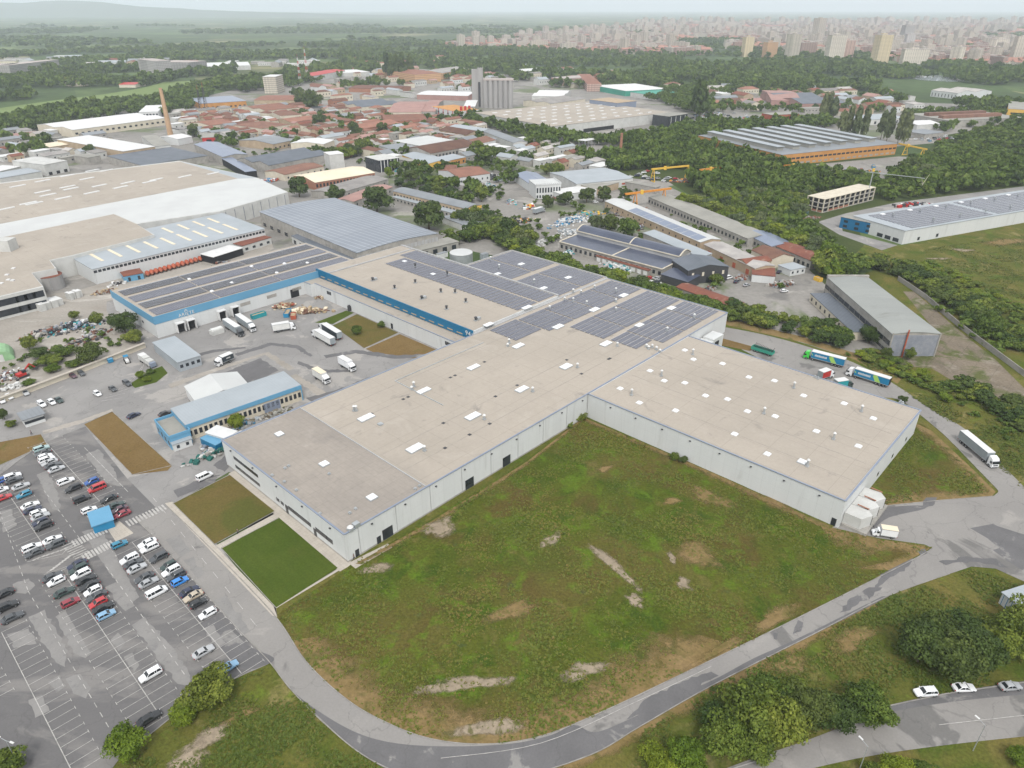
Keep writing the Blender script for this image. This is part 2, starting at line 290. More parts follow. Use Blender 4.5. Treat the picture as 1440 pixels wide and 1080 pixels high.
# ---------------------------------------------------------------- mesh helpers
class MB:
    def __init__(s): s.v = []; s.f = []; s.m = []; s.mats = []
    def mi(s, m):
        if m not in s.mats: s.mats.append(m)
        return s.mats.index(m)
    def add(s, vs, fs, m):
        k = len(s.v); s.v += [tuple(x) for x in vs]; i = s.mi(m)
        for f in fs: s.f.append([k+j for j in f]); s.m.append(i)
    def box(s, x0, y0, z0, x1, y1, z1, m, fr=None):
        vs = [(x0, y0, z0), (x1, y0, z0), (x1, y1, z0), (x0, y1, z0), (x0, y0, z1), (x1, y0, z1), (x1, y1, z1), (x0, y1, z1)]
        if fr: vs = [fr(v) for v in vs]
        s.add(vs, [(3, 2, 1, 0), (4, 5, 6, 7), (0, 1, 5, 4), (1, 2, 6, 5), (2, 3, 7, 6), (3, 0, 4, 7)], m)
    def prism(s, pts, z0, z1, m, mtop=None, bottom=True):
        n = len(pts)
        a = sum(pts[i][0]*pts[(i+1) % n][1]-pts[(i+1) % n][0]*pts[i][1] for i in range(n))
        if a < 0: pts = pts[::-1]
        vs = [(p[0], p[1], z0) for p in pts]+[(p[0], p[1], z1) for p in pts]
        s.add(vs, [(i, (i+1) % n, n+(i+1) % n, n+i) for i in range(n)], m)
        k = len(s.v)-2*n; i = s.mi(mtop or m)
        s.f.append([k+n+j for j in range(n)]); s.m.append(i)
        if bottom: s.f.append([k+j for j in range(n)][::-1]); s.m.append(s.mi(m))
    def cyl(s, c, r, z0, z1, m, n=20, r2=None, mtop=None):
        r2 = r if r2 is None else r2
        vs = [(c[0]+r*math.cos(2*math.pi*i/n), c[1]+r*math.sin(2*math.pi*i/n), z0) for i in range(n)]
        vs += [(c[0]+r2*math.cos(2*math.pi*i/n), c[1]+r2*math.sin(2*math.pi*i/n), z1) for i in range(n)]
        s.add(vs, [(i, (i+1) % n, n+(i+1) % n, n+i) for i in range(n)]+[tuple(range(n))[::-1]], m)
        s.add(vs[n:], [tuple(range(n))], mtop or m)
    def tube(s, a, b, r, m, n=6, r2=None):
        a = Vector(a); b = Vector(b); d = (b-a).normalized()
        x = d.orthogonal().normalized(); y = d.cross(x); r2 = r if r2 is None else r2
        vs = [a+(x*math.cos(2*math.pi*i/n)+y*math.sin(2*math.pi*i/n))*r for i in range(n)]
        vs += [b+(x*math.cos(2*math.pi*i/n)+y*math.sin(2*math.pi*i/n))*r2 for i in range(n)]
        s.add(vs, [(i, (i+1) % n, n+(i+1) % n, n+i) for i in range(n)]+[tuple(range(n))[::-1], tuple(range(n, 2*n))], m)
    def beam(s, a, b, wd, ht, m):       # box along a-b
        a = Vector(a); b = Vector(b); d = (b-a); L = d.length; d.normalize()
        sd_ = Vector((-d.y, d.x, 0))
        if sd_.length < 1e-4: sd_ = Vector((1, 0, 0))
        sd_.normalize(); up = d.cross(sd_)
        f = lambda p: tuple(a+d*p[0]+sd_*p[1]+up*p[2])
        s.box(0, -wd/2, -ht/2, L, wd/2, ht/2, m, f)
    def mesh(s, name):
        me = bpy.data.meshes.new(name); me.from_pydata(s.v, [], s.f)
        for m in s.mats: me.materials.append(M[m] if isinstance(m, str) else m)
        me.polygons.foreach_set('material_index', s.m); me.update(); return me
    def build(s, name, parent=None, loc=None, rz=0, offset=None):
        if offset is not None:
            ox, oy, oz = offset; s.v = [(x-ox, y-oy, z-oz) for x, y, z in s.v]
        return put(name, s.mesh(name), parent, loc, rz)
def put(name, data, parent=None, loc=None, rz=0):
    o = bpy.data.objects.new(name, data); COL.objects.link(o)
    if parent is not None: o.parent = parent
    if loc is not None: o.location = (*loc, 0) if len(loc) == 2 else loc
    if rz: o.rotation_euler[2] = rz
    return o
def tag(o, label=None, cat=None, group=None, kind=None):
    for k, v_ in (('label', label), ('category', cat), ('group', group), ('kind', kind)):
        if v_: o[k] = v_
    return o
def empty(name, loc, rz, label, cat, group=None):
    o = put(name, None, None, loc, rz); o.empty_display_size = 1; return tag(o, label, cat, group)
def struct(o): o['kind'] = 'structure'; return o
def copy_tree(o, parent=None):
    c = o.copy(); COL.objects.link(c); c.parent = parent
    for ch in o.children: copy_tree(ch, c)
    return c
RECTS = []       # plan rectangles already built on: centre, axis, half sizes
def occupy(pts):
    a = Vector(pts[0]); b = Vector(pts[1]); d = Vector(pts[3])
    c = (Vector(pts[0])+Vector(pts[2]))/2; ex = (b-a); ey = (d-a)
    RECTS.append((c, ex.normalized(), ey.normalized(), ex.length/2, ey.length/2))
def hit(x, y, r=0):
    for c, ex, ey, hx, hy in RECTS:
        dx = x-c.x; dy = y-c.y
        if abs(dx*ex.x+dy*ex.y) < hx+r and abs(dx*ey.x+dy*ey.y) < hy+r: return True
    return False
def inpoly(x, y, poly):
    n = len(poly); c = False; j = n-1
    for i in range(n):
        xi, yi = poly[i]; xj, yj = poly[j]
        if (yi > y) != (yj > y) and x < (xj-xi)*(y-yi)/(yj-yi)+xi: c = not c
        j = i
    return c
# ---------------------------------------------------------------- ground, roads, lawns
def sheet(name, px, z, m, world=None, kind='structure'):
    pts = world or [P(u, v) for u, v in px]
    me = bpy.data.meshes.new(name); me.from_pydata([(p[0], p[1], z) for p in pts], [], [list(range(len(pts)))])
    if me.polygons[0].normal.z < 0: me.flip_normals()
    me.materials.append(M[m]); o = put(name, me); o['kind'] = kind; return o
sheet('ground', None, 0, 'countryside', [(-24000, -900), (24000, -900), (24000, 29000), (-24000, 29000)])
def smooth_px(pts, n=6, closed=False):
    out = []; N = len(pts)
    rngN = range(N if closed else N-1)
    for i in rngN:
        p0 = pts[(i-1) % N] if closed or i > 0 else pts[i]; p1 = pts[i]; p2 = pts[(i+1) % N]
        p3 = pts[(i+2) % N] if closed or i < N-2 else p2
        for k in range(n):
            t = k/n; a = []
            for d in (0, 1):
                a.append(.5*(2*p1[d]+(p2[d]-p0[d])*t+(2*p0[d]-5*p1[d]+4*p2[d]-p3[d])*t*t+(3*p1[d]-p0[d]-3*p2[d]+p3[d])*t**3))
            out.append(tuple(a))
    if not closed: out.append(pts[-1])
    return out
def cover_mesh(name, rings, z, m):
    """rings of plan points, outermost first; cover 0 at the outermost, 1 at the innermost"""
    n = len(rings[0]); vs = [(p[0], p[1], z) for r in rings for p in r]; k = len(rings)
    fs = [(i*n+j, i*n+(j+1) % n, (i+1)*n+(j+1) % n, (i+1)*n+j) for i in range(k-1) for j in range(n)]+[tuple(range((k-1)*n, k*n))]
    me = bpy.data.meshes.new(name); me.from_pydata(vs, [], fs)
    at = me.attributes.new('cover', 'FLOAT', 'POINT'); at.data.foreach_set('value', [i/(k-1) for i in range(k) for j in range(n)])
    if me.polygons[0].normal.z < 0: me.flip_normals()
    me.materials.append(M[m]); return struct(put(name, me))
def blob(name, u, v, rx, ry, ang, m, z, jag=.3, n=28, seed=0):
    c = P(u, v); rr = random.Random(seed+int(u*7+v)); ph = [rr.uniform(0, 6.28) for _ in range(4)]; rings = []
    for s_ in (1.35, 1.0, .6, .3):
        pts = []
        for i in range(n):
            t = 2*math.pi*i/n; k = s_*(1+jag*(math.sin(2*t+ph[0])*.35+math.sin(3*t+ph[1])*.3+math.sin(5*t+ph[2])*.2))
            x = rx*k*math.cos(t); y = ry*k*math.sin(t)
            pts.append((c.x+x*math.cos(ang)-y*math.sin(ang), c.y+x*math.sin(ang)+y*math.cos(ang)))
        rings.append(pts)
    return cover_mesh(name, rings, z, m)
def fringe(name, px, depth, z, m, c=(800, 840)):
    """strip along an edge line that thins out away from it"""
    a = [P(*p) for p in px]; C_ = P(*c); rq = random.Random(len(px)); rows = [[], [], []]
    for i, p in enumerate(a):
        d = (C_-p).normalized(); w_ = depth*(.55+.9*mnoise.noise(Vector((p.x*.06, p.y*.06, 2)))**2+.25*rq.random())
        rows[0].append(p+d*w_*1.5); rows[1].append(p+d*w_*.7); rows[2].append(p)
    n = len(a); vs = [(q.x, q.y, z) for r in rows for q in r]
    me = bpy.data.meshes.new(name); me.from_pydata(vs, [], [(i*n+j, i*n+j+1, (i+1)*n+j+1, (i+1)*n+j) for i in range(2) for j in range(n-1)])
    at = me.attributes.new('cover', 'FLOAT', 'POINT'); at.data.foreach_set('value', [0.0]*n+[.5]*n+[.85]*n)
    if me.polygons[0].normal.z < 0: me.flip_normals()
    me.materials.append(M[m]); return struct(put(name, me))
# broad areas
sheet('far_field', [(-60, 165), (0, 152), (70, 142), (150, 132), (200, 124), (232, 115), (285, 113), (280, 122), (240, 133), (200, 142), (120, 152), (60, 160), (-60, 182)], .06, 'pale_field')
sheet('district_ground', [(-330, 560), (205, 490), (150, 430), (330, 395), (620, 345), (760, 372), (1010, 445), (1200, 505), (1290, 470), (1160, 360), (1060, 320), (940, 262), (1000, 250), (1350, 262), (1350, 232), (1100, 240), (880, 240),
      (1440, 190), (1440, 150), (1000, 132), (760, 108), (480, 90), (270, 140), (60, 175), (-400, 205)], .05, 'district_ground')
sheet('near_verge_ground', [(-900, 1500), (-700, 900), (380, 840), (820, 570), (1010, 455), (1120, 470), (1150, 410), (1230, 380), (1190, 345), (1270, 345), (1440, 310), (1900, 330), (2600, 700), (2200, 1500), (700, 2000)], .04, 'verge')
sheet('far_meadow', [(1238, 352), (1290, 345), (1600, 295), (1900, 330), (1900, 480), (1440, 445), (1395, 408), (1320, 372)], .06, 'verge')
sheet('old_yard', [(1246, 507), (1323, 475), (1270, 410), (1285, 410), (1345, 462), (1400, 506), (1450, 556), (1470, 600), (1430, 592), (1380, 560), (1310, 518), (1270, 515)], .07, 'old_concrete')
sheet('left_concrete_yard', [(-300, 560), (-300, 470), (0, 425), (110, 408), (240, 372), (380, 335), (385, 350), (330, 380), (150, 424), (165, 447), (120, 455), (0, 505)], .07, 'concrete_yard')
sheet('scrap_ground', [(-100, 580), (0, 560), (205, 485), (165, 443), (100, 462), (-100, 520)], .075, 'concrete_yard')
# asphalt of the works
ASPH = [(-300, 640), (0, 567), (205, 489), (150, 438), (150, 425), (330, 380), (470, 380), (640, 455), (720, 500), (500, 610), (345, 668), (322, 664), (242, 710), (310, 770), (388, 868), (400, 905), (378, 934), (350, 946),
        (310, 965), (240, 1010), (170, 1065), (120, 1130), (-100, 1300), (-700, 1300)]
sheet('asphalt_yard', ASPH, .08, 'asphalt')
sheet('car_park', [(-400, 850), (0, 668), (62, 622), (120, 600), (178, 672), (240, 735), (310, 820), (376, 900), (352, 944), (310, 965), (240, 1010), (170, 1065), (120, 1130), (-100, 1300), (-600, 1300)], .084, 'parking_asphalt')
inner = smooth_px([(236, 713), (310, 785), (388, 868), (430, 930), (480, 978), (530, 1010), (600, 1038), (680, 1047), (760, 1036), (850, 1000), (960, 948), (1080, 890), (1200, 830), (1290, 784), (1311, 771)])
outer = smooth_px([(1366, 797), (1250, 838), (1150, 889), (1000, 965), (900, 1022), (830, 1062), (720, 1094), (600, 1096), (520, 1068), (450, 1012), (405, 965), (378, 930), (330, 880), (235, 775), (190, 730)])
sheet('perimeter_road', inner+outer, .09, 'road_asphalt')
dk = smooth_px([(400, 962), (440, 995), (500, 1030), (560, 1046), (640, 1050), (720, 1046), (775, 1034), (808, 1020), (836, 1030), (880, 1014), (960, 976), (1010, 953), (1060, 926), (1120, 899), (1240, 839)])
dk2 = smooth_px([(1250, 839), (1150, 890), (1000, 966), (900, 1023), (830, 1063), (720, 1095), (600, 1097), (520, 1069), (432, 993), (405, 967)])
sheet('dark_road_strip', dk+dk2, .095, 'dark_asphalt')
yr = [(1222, 714), (1320, 704), (1398, 698), (1404, 694)]+smooth_px([(1404, 690), (1370, 655), (1330, 614), (1290, 580), (1255, 560), (1190, 560), (1100, 520), (1000, 470), (985, 462)])+\
     smooth_px([(1012, 459), (1070, 470), (1130, 486), (1200, 510), (1260, 542), (1310, 576), (1360, 606), (1410, 655), (1460, 705)])+[(1600, 780), (1600, 900), (1440, 818), (1400, 800), (1366, 797), (1311, 771), (1300, 766), (1235, 757), (1170, 742)]
sheet('yard_road', yr, .092, 'road_asphalt')
sheet('dark_yard_patch', [(1364, 743), (1396, 737), (1402, 740), (1440, 752), (1475, 768), (1470, 785), (1437, 802), (1418, 790), (1396, 774), (1405, 771), (1388, 757)], .097, 'dark_asphalt')
def jag(name, px, z, m, j=.6, seed=1):
    rq = random.Random(seed); pw = [P(*p) for p in px]; out = []
    for i in range(len(pw)):
        p, q = pw[i], pw[(i+1) % len(pw)]; L_ = (q-p).length; n = max(1, int(L_/1.1)); nn = Vector((q.y-p.y, p.x-q.x)).normalized(); s_ = min(.9, L_*.12)
        for k in range(n):
            t = k/n; w_ = s_*mnoise.noise(Vector((p.x+k*.9, p.y, seed)))*math.sin(math.pi*t)+rq.uniform(-.16, .16)*min(1, L_/4)
            out.append((p.x+(q.x-p.x)*t+nn.x*w_, p.y+(q.y-p.y)*t+nn.y*w_))
    return sheet(name, None, z, m, out)
for i, px in enumerate([[(1236, 798), (1262, 790), (1284, 783), (1278, 797), (1262, 808), (1248, 815), (1242, 822), (1226, 832), (1238, 812)], [(1196, 842), (1222, 826), (1240, 826), (1228, 838), (1195, 858), (1180, 862)], [(1122, 872), (1130, 876), (1126, 888), (1114, 893)], [(1087, 890), (1094, 891), (1092, 900), (1088, 899)], [(1205, 836), (1211, 840), (1208, 846), (1204, 842)],
                        [(905, 985), (960, 958), (1000, 945), (1010, 950), (930, 995), (880, 1012)], [(1296, 715), (1302, 700), (1318, 700), (1312, 712)], [(1290, 775), (1300, 772), (1304, 778), (1295, 782)], [(1420, 800), (1370, 790), (1330, 795), (1320, 790), (1360, 783), (1400, 786)]]):
    jag('asphalt_patch', px, .100+i*.0042, 'dark_asphalt', .5, i)
for i, px in enumerate([[(40, 868), (62, 858), (95, 915), (92, 938), (78, 932)], [(78, 868), (92, 858), (128, 920), (120, 926), (104, 918)], [(92, 955), (112, 948), (128, 968), (122, 982), (104, 975)], [(186, 880), (203, 868), (244, 912), (268, 950), (266, 966), (250, 962)], [(148, 826), (166, 818), (190, 852), (176, 860)], [(156, 900), (166, 890), (176, 905), (168, 916)], [(174, 924), (186, 918), (196, 936), (188, 946)], [(10, 893), (40, 884), (52, 905), (20, 912)], [(18, 822), (40, 814), (50, 824), (36, 836), (22, 834)],
                        [(52, 668), (66, 662), (80, 690), (86, 722), (74, 716)], [(232, 760), (252, 752), (268, 776), (254, 784)], [(258, 788), (272, 783), (288, 806), (278, 815)], [(115, 748), (140, 742), (160, 775), (196, 840), (186, 848), (150, 800)], [(300, 845), (318, 838), (352, 888), (340, 895)], [(40, 985), (60, 978), (70, 1000), (50, 1010)], [(68, 960), (84, 950), (94, 965), (80, 975)], [(210, 800), (222, 795), (232, 812), (222, 818)], [(285, 885), (300, 880), (318, 905), (306, 912)], [(120, 640), (138, 632), (160, 660), (170, 685), (150, 680)], [(0, 720), (16, 716), (24, 740), (4, 750)]]):
    jag('asphalt_patch', px, .0885+i*.0042, 'pale_asphalt', .55, 40+i)
sheet('woodland_floor', [(690, 205), (760, 198), (850, 224), (985, 192), (1120, 215), (1262, 222), (1300, 215), (1330, 190), (1440, 170), (1560, 180), (1560, 268), (1440, 264), (1300, 282), (1200, 300), (1215, 345), (1160, 400), (1100, 345), (1000, 292), (940, 256), (860, 248)], .056, 'wood_floor')
sheet('factory_yard', [(1096, 236), (1264, 220), (1302, 222), (1290, 246), (1180, 258), (1140, 250), (1105, 250)], .06, 'district_ground')
sheet('hall_forecourt', [(1150, 312), (1190, 300), (1260, 285), (1440, 262), (1440, 270), (1230, 303), (1182, 306), (1185, 325), (1235, 338), (1262, 345), (1240, 352), (1180, 330)], .065, 'asphalt')
sheet('dark_yard_strip', smooth_px([(1206, 735), (1240, 716), (1290, 711), (1300, 716), (1250, 728), (1225, 745)], 4, True), .098, 'dark_asphalt')
sheet('corner_patch', smooth_px([(345, 905), (385, 925), (372, 936), (340, 940), (300, 900), (270, 850), (285, 845)], 4, True), .097, 'dark_asphalt')
low = smooth_px([(985, 1095), (1050, 1070), (1130, 1043), (1215, 1012), (1300, 993), (1440, 977), (1700, 960)])+smooth_px([(1700, 1010), (1440, 1036), (1300, 1052), (1200, 1068), (1100, 1092), (1050, 1110)])
sheet('public_road', low, .09, 'road_asphalt')
sheet('lay_by', smooth_px([(1216, 1012), (1240, 995), (1330, 975), (1440, 958)])+[(1700, 930), (1700, 962), (1440, 978), (1300, 994)], .088, 'dark_asphalt')
# meadow and lawns
MEADOW = [(495, 793), (600, 735), (740, 648), (820, 586), (1000, 662), (1168, 742), (1232, 758), (1298, 767), (1309, 771)]+inner[::-1][1:74]
MEADOW = [(495, 793), (600, 735), (740, 648), (820, 586), (1000, 662), (1168, 742), (1232, 758), (1300, 767), (1309, 771)]+[p for p in inner[::-1] if p[1] > 868]+[(390, 865), (478, 806)]
sheet('meadow', MEADOW, .11, 'meadow')
edge_in = [p for p in inner if p[1] > 900]
fringe('straw_edge', edge_in, 11, .115, 'straw_fringe')
fringe('straw_edge', [p for p in outer if 840 < p[1] < 1075], 3.0, .072, 'straw_fringe', (1300, 1300))
fringe('straw_edge', [(1150, 733), (1170, 742), (1200, 750), (1232, 758), (1265, 763), (1300, 767), (1309, 771), (1290, 782), (1250, 802)], 11, .119, 'straw_fringe', (1190, 800))
fringe('straw_edge', [(500, 793), (600, 737), (680, 688), (740, 650), (820, 588)], 2.2, .121, 'straw_fringe')
fringe('straw_edge', [(822, 588), (900, 621), (1000, 664), (1100, 710), (1160, 738)], 2.6, .121, 'straw_fringe')
sheet('side_meadow', [(1279, 592), (1300, 598), (1340, 634), (1376, 668), (1400, 692), (1395, 697), (1320, 703), (1226, 712), (1222, 700)], .11, 'meadow')
fringe('straw_edge', [(1282, 593), (1310, 606), (1340, 634), (1376, 668), (1400, 692), (1395, 698), (1320, 704), (1226, 713)], 6, .115, 'straw_fringe', (1290, 660))
sheet('outer_straw', [(1012, 455), (1130, 482), (1200, 505), (1262, 540), (1268, 532), (1200, 496), (1130, 474), (1020, 447)], .07, 'straw_edge')
sheet('lawn_brown', [(244, 708), (323, 668), (386, 719), (302, 765)], .11, 'half_dry_lawn')
sheet('lawn_green', [(311, 770), (392, 728), (475, 799), (388, 855)], .112, 'green_lawn')
sheet('lawn_dry_left', [(118, 597), (158, 579), (242, 655), (236, 662), (186, 668)], .112, 'dry_lawn')
sheet('lawn_dry_edge', [(-200, 690), (-200, 655), (0, 622), (58, 611), (66, 625), (0, 654)], .112, 'dry_lawn')
sheet('lawn_island', [(183, 540), (212, 521), (228, 515), (236, 525), (220, 538), (190, 546)], .112, 'green_lawn')
sheet('lawn_court_a', [(443, 454), (487, 437), (498, 440), (468, 456)], .112, 'green_lawn')
sheet('lawn_court_b', [(468, 458), (502, 442), (560, 468), (512, 490)], .112, 'half_dry_lawn')
sheet('lawn_court_c', [(514, 491), (562, 470), (618, 494), (600, 505), (540, 502)], .112, 'dry_lawn')
sheet('lawn_back', [(1012, 475), (1060, 488), (1055, 494), (1005, 484)], .112, 'dry_lawn')
sheet('paving_strip', [(232, 708), (243, 706), (388, 856), (478, 802), (488, 796), (330, 662), (322, 666), (330, 672), (394, 726), (480, 797), (388, 854), (390, 868), (383, 866)], .10, 'paving')
sheet('front_paving', [(321, 667), (334, 661), (497, 793), (478, 804)], .106, 'paving')
sheet('lawn_path', [(303, 768), (388, 722), (394, 727), (311, 772)], .116, 'paving')
sheet('side_paving', [(500, 800), (490, 792), (545, 765), (552, 770)], .117, 'paving')
sheet('shelter_paving', [(150, 742), (168, 733), (188, 750), (163, 762)], .10, 'paving')
for k, a in enumerate(((470, 470, 490, 490, 505), (0,) * 5)[:1]): pass
# kerbs
def kerb(px, wd=.18, h=.13, name='kerb', m='kerb_stone'):
    pts = [P(u, v) for u, v in px]; b = MB()
    for i in range(len(pts)-1):
        b.beam((*pts[i], h/2+.06), (*pts[i+1], h/2+.06), wd, h, m)
    return struct(b.build(name))
kerb(inner); kerb(outer[2:])
kerb([(1222, 714), (1320, 704), (1398, 698), (1404, 693)]+smooth_px([(1404, 690), (1370, 655), (1330, 614), (1290, 580)]))
kerb([(118, 597), (158, 579)]); kerb([(158, 579), (242, 655)]); kerb([(242, 655), (186, 668), (118, 597)])
kerb([(302, 766), (386, 720)], .15); kerb([(311, 771), (392, 729)], .15); kerb([(244, 708), (323, 668)], .2)
kerb([(0, 655), (66, 625), (58, 611)]); kerb([(243, 708), (302, 766)], .15); kerb([(311, 771), (388, 855)], .15)
kerb([(62, 622), (0, 668)], .2); kerb([(352, 944), (310, 965), (240, 1010), (200, 1042)], .2)
kerb([(1240, 995), (1330, 976), (1440, 960)], .2)
# bare patches in the meadow
E_, S_ = 'bare_earth_soft', 'straw_soft'
for i, (u, v, rx, ry, a, m_) in enumerate([(655, 962, 12, 1.8, .08, E_), (820, 943, 5.4, 2.4, .2, E_), (862, 795, 12, 1.5, -.95, E_), (893, 845, 3, 1.8, -.9, E_), (618, 742, 6, 3.6, .6, E_),
      (530, 800, 5, 1.8, .1, E_), (775, 760, 4.5, 2, 1.0, E_), (945, 705, 5, 2, .3, S_), (962, 822, 2, 2.4, .4, E_), (945, 785, 1.2, 2.4, .2, E_), (1000, 700, 12, 4, -.6, S_), (720, 860, 9, 4, .3, S_),
      (690, 1024, 9, 1.8, .05, E_), (850, 660, 4, 2, .4, S_), (290, 1040, 6, 2.2, .6, E_), (265, 1070, 5, 2.8, .9, E_), (340, 1005, 5, 2, .4, S_), (1085, 705, 8, 3, -.6, S_),
      (980, 780, 6, 10, .45, S_), (1355, 352, 7, 3, .1, E_), (1320, 364, 7, 2, .1, E_), (1420, 340, 26, 9, .2, S_), (1090, 870, 12, 3, .45, S_), (1010, 915, 14, 1.6, .5, S_), (1200, 900, 9, 4, .4, S_), (1110, 935, 8, 3, .4, S_)]):
    blob('bare_earth_patch', u, v, rx, ry, a, m_, .124+i*.0042, .5, 40, i)
# painted markings
mk = MB()
def line(p, q, wd=.13, z=.104, m=mk):
    p = P(*p) if not isinstance(p, Vector) else p; q = P(*q) if not isinstance(q, Vector) else q
    d = (q-p).normalized(); n = Vector((-d.y, d.x))*wd/2
    z += .085
    m.add([(*(p-n), z), (*(q-n), z), (*(q+n), z), (*(p+n), z)], [(0, 1, 2, 3)], 'line_white')
SD = (P(70, 930.5)-P(35, 948.75)).normalized()     # stall direction, towards upper right
ROWS = [((2.5, 890), (104, 1090), 1), ((87, 803), (228, 1011), 3), ((186, 763), (340, 948), 3), ((64, 622), (150, 716), 3), ((-4, 672), (67, 775), 3), ((-120, 800), (-20, 990), 1)]
rl = random.Random(3)
for p, q, sides in ROWS:
    a = P(*p); b = P(*q); d = (b-a); n = int(d.length/2.5)
    line(a, b, .16)
    for i in range(n+1):
        c = a+d*i/n
        if sides & 1: line(c, c+SD*5.0, .12, .1044)
        if sides & 2: line(c, c-SD*5.0, .12, .1044)
        for s_, bit in ((1, 1), (-1, 2)):
            if sides & bit:
                e = c+SD*5.0*s_; dd = d.normalized()*.45
                line(e-dd, e+dd, .12, .1048)
def dashed(p, q, on=1.6, off=1.6, wd=.15):
    a = P(*p); b = P(*q); d = (b-a).normalized(); t = 0
    while t < (b-a).length: line(a+d*t, a+d*(t+on), wd, .1052); t += on+off
dashed((40, 832), (150, 1018)); dashed((150, 798), (259, 948)); dashed((0, 720), (40, 832)); dashed((62, 690), (110, 755)); dashed((215, 700), (360, 880), 3, 4)
dashed((119, 630), (178, 690), 3, .5)
def zebra(p, q, wd, n, z=.106, bar=.5):
    a = P(*p); b = P(*q)
    row = (P(100, 1080)-P(2.5, 890)).normalized()
    for i in range(n):
        c = a+(b-a)*(i+.5)/n
        line(c-row*wd/2, c+row*wd/2, bar, z)
zebra((178, 738), (233, 713), 3.2, 12); zebra((102, 766), (150, 745), 3.2, 11); zebra((116, 786), (160, 764), 3.2, 10)
for i in range(10):     # hatched box and islands
    t = i/9; a = P(87+24*t, 770+22*t); line(a, a+SD*3.6, .3, .107)
for i in range(8):
    a = P(46+i*6.5, 789-i*2.2); line(a, a+Vector((1.2, 1.4)), .3, .107)
    a = P(66+i*4.2, 806-i*3.2); line(a, a+Vector((1.2, 1.4)), .3, .107)
line((38, 791), (88, 780)); line((88, 780), (95, 772)); line((62, 809), (95, 797))
for i in range(9):      # hatching by the guard road
    line((140+i*7, 565-i*4.5), (172+i*4, 560-i*6.3), .18, .107)
for (p, q) in (((905, 998), (700, 1082)),): pass
a_ = smooth_px([(620, 1067), (760, 1046), (900, 985), (1000, 938)])
for i in range(len(a_)-1): line(a_[i], a_[i+1], .12, .108)
line((1320, 1020), (1500, 1000), .15, .108); line((1010, 1088), (1080, 1066), .2, .108)
struct(mk.build('road_markings'))
for i, px in enumerate([[(236, 541), (300, 519), (372, 496), (377, 498), (300, 524), (241, 546)], [(370, 497), (378, 495), (414, 518), (406, 522)], [(408, 529), (416, 526), (458, 552), (449, 559)], [(60, 606), (120, 589), (158, 575), (160, 579), (120, 594), (62, 611)]]):
    jag('concrete_strip', px, .10+i*.004, 'concrete_yard', .3, 70+i)
jag('asphalt_patch', [(292, 533), (366, 504), (392, 521), (345, 545), (310, 540)], .10, 'dark_asphalt', .5, 80)
for i, px in enumerate([[(330, 498), (380, 482), (420, 486), (440, 500), (436, 502), (416, 490), (382, 486), (334, 501)], [(250, 505), (300, 492), (345, 488), (346, 490), (300, 496), (252, 508)], [(455, 500), (500, 492), (560, 500), (600, 498), (600, 502), (556, 505), (500, 497), (458, 504)], [(420, 508), (450, 520), (500, 520), (500, 523), (448, 525), (418, 512)], [(300, 655), (318, 640), (330, 650), (316, 664)], [(244, 690), (290, 672), (310, 668), (300, 680), (250, 700)], [(430, 560), (470, 550), (520, 530), (530, 534), (480, 556), (440, 566)]]):
    jag('asphalt_patch', px, .108+i*.0042, 'dark_asphalt', .4, 90+i)
# ---------------------------------------------------------------- buildings
def rect3(p0, p1, p2, z):
    a, b, c = P(*p0, z), P(*p1, z), P(*p2, z)
    d = (b-a).normalized(); n = Vector((-d.y, d.x)); k = (c-b).dot(n)
    return [a, b, b+n*k, a+n*k]
WINMESH = {}
def window_mesh(wd, ht, m):
    k = (round(wd, 2), round(ht, 2), m)
    if k not in WINMESH:
        b = MB(); b.box(-wd/2, -.04, 0, wd/2, .06, ht, m); WINMESH[k] = b.mesh('window')
    return WINMESH[k]
def windows(root, a, b, cen, n, wd, z0, ht, m='dark_window', name='window', t0=0., t1=1.):
    """n boxes set proud of the wall a-b (plan points), facing away from cen"""
    a = Vector(a); b = Vector(b); d = b-a; nrm = Vector((d.y, -d.x)).normalized()
    if nrm.dot((a+b)/2-cen) < 0: nrm = -nrm
    for i in range(n):
        t = t0+(t1-t0)*(i+.5)/n; p = a+d*t+nrm*.03-root.location.xy
        put(name, window_mesh(wd, ht, m), root, (p.x, p.y, z0), math.atan2(d.y, d.x))
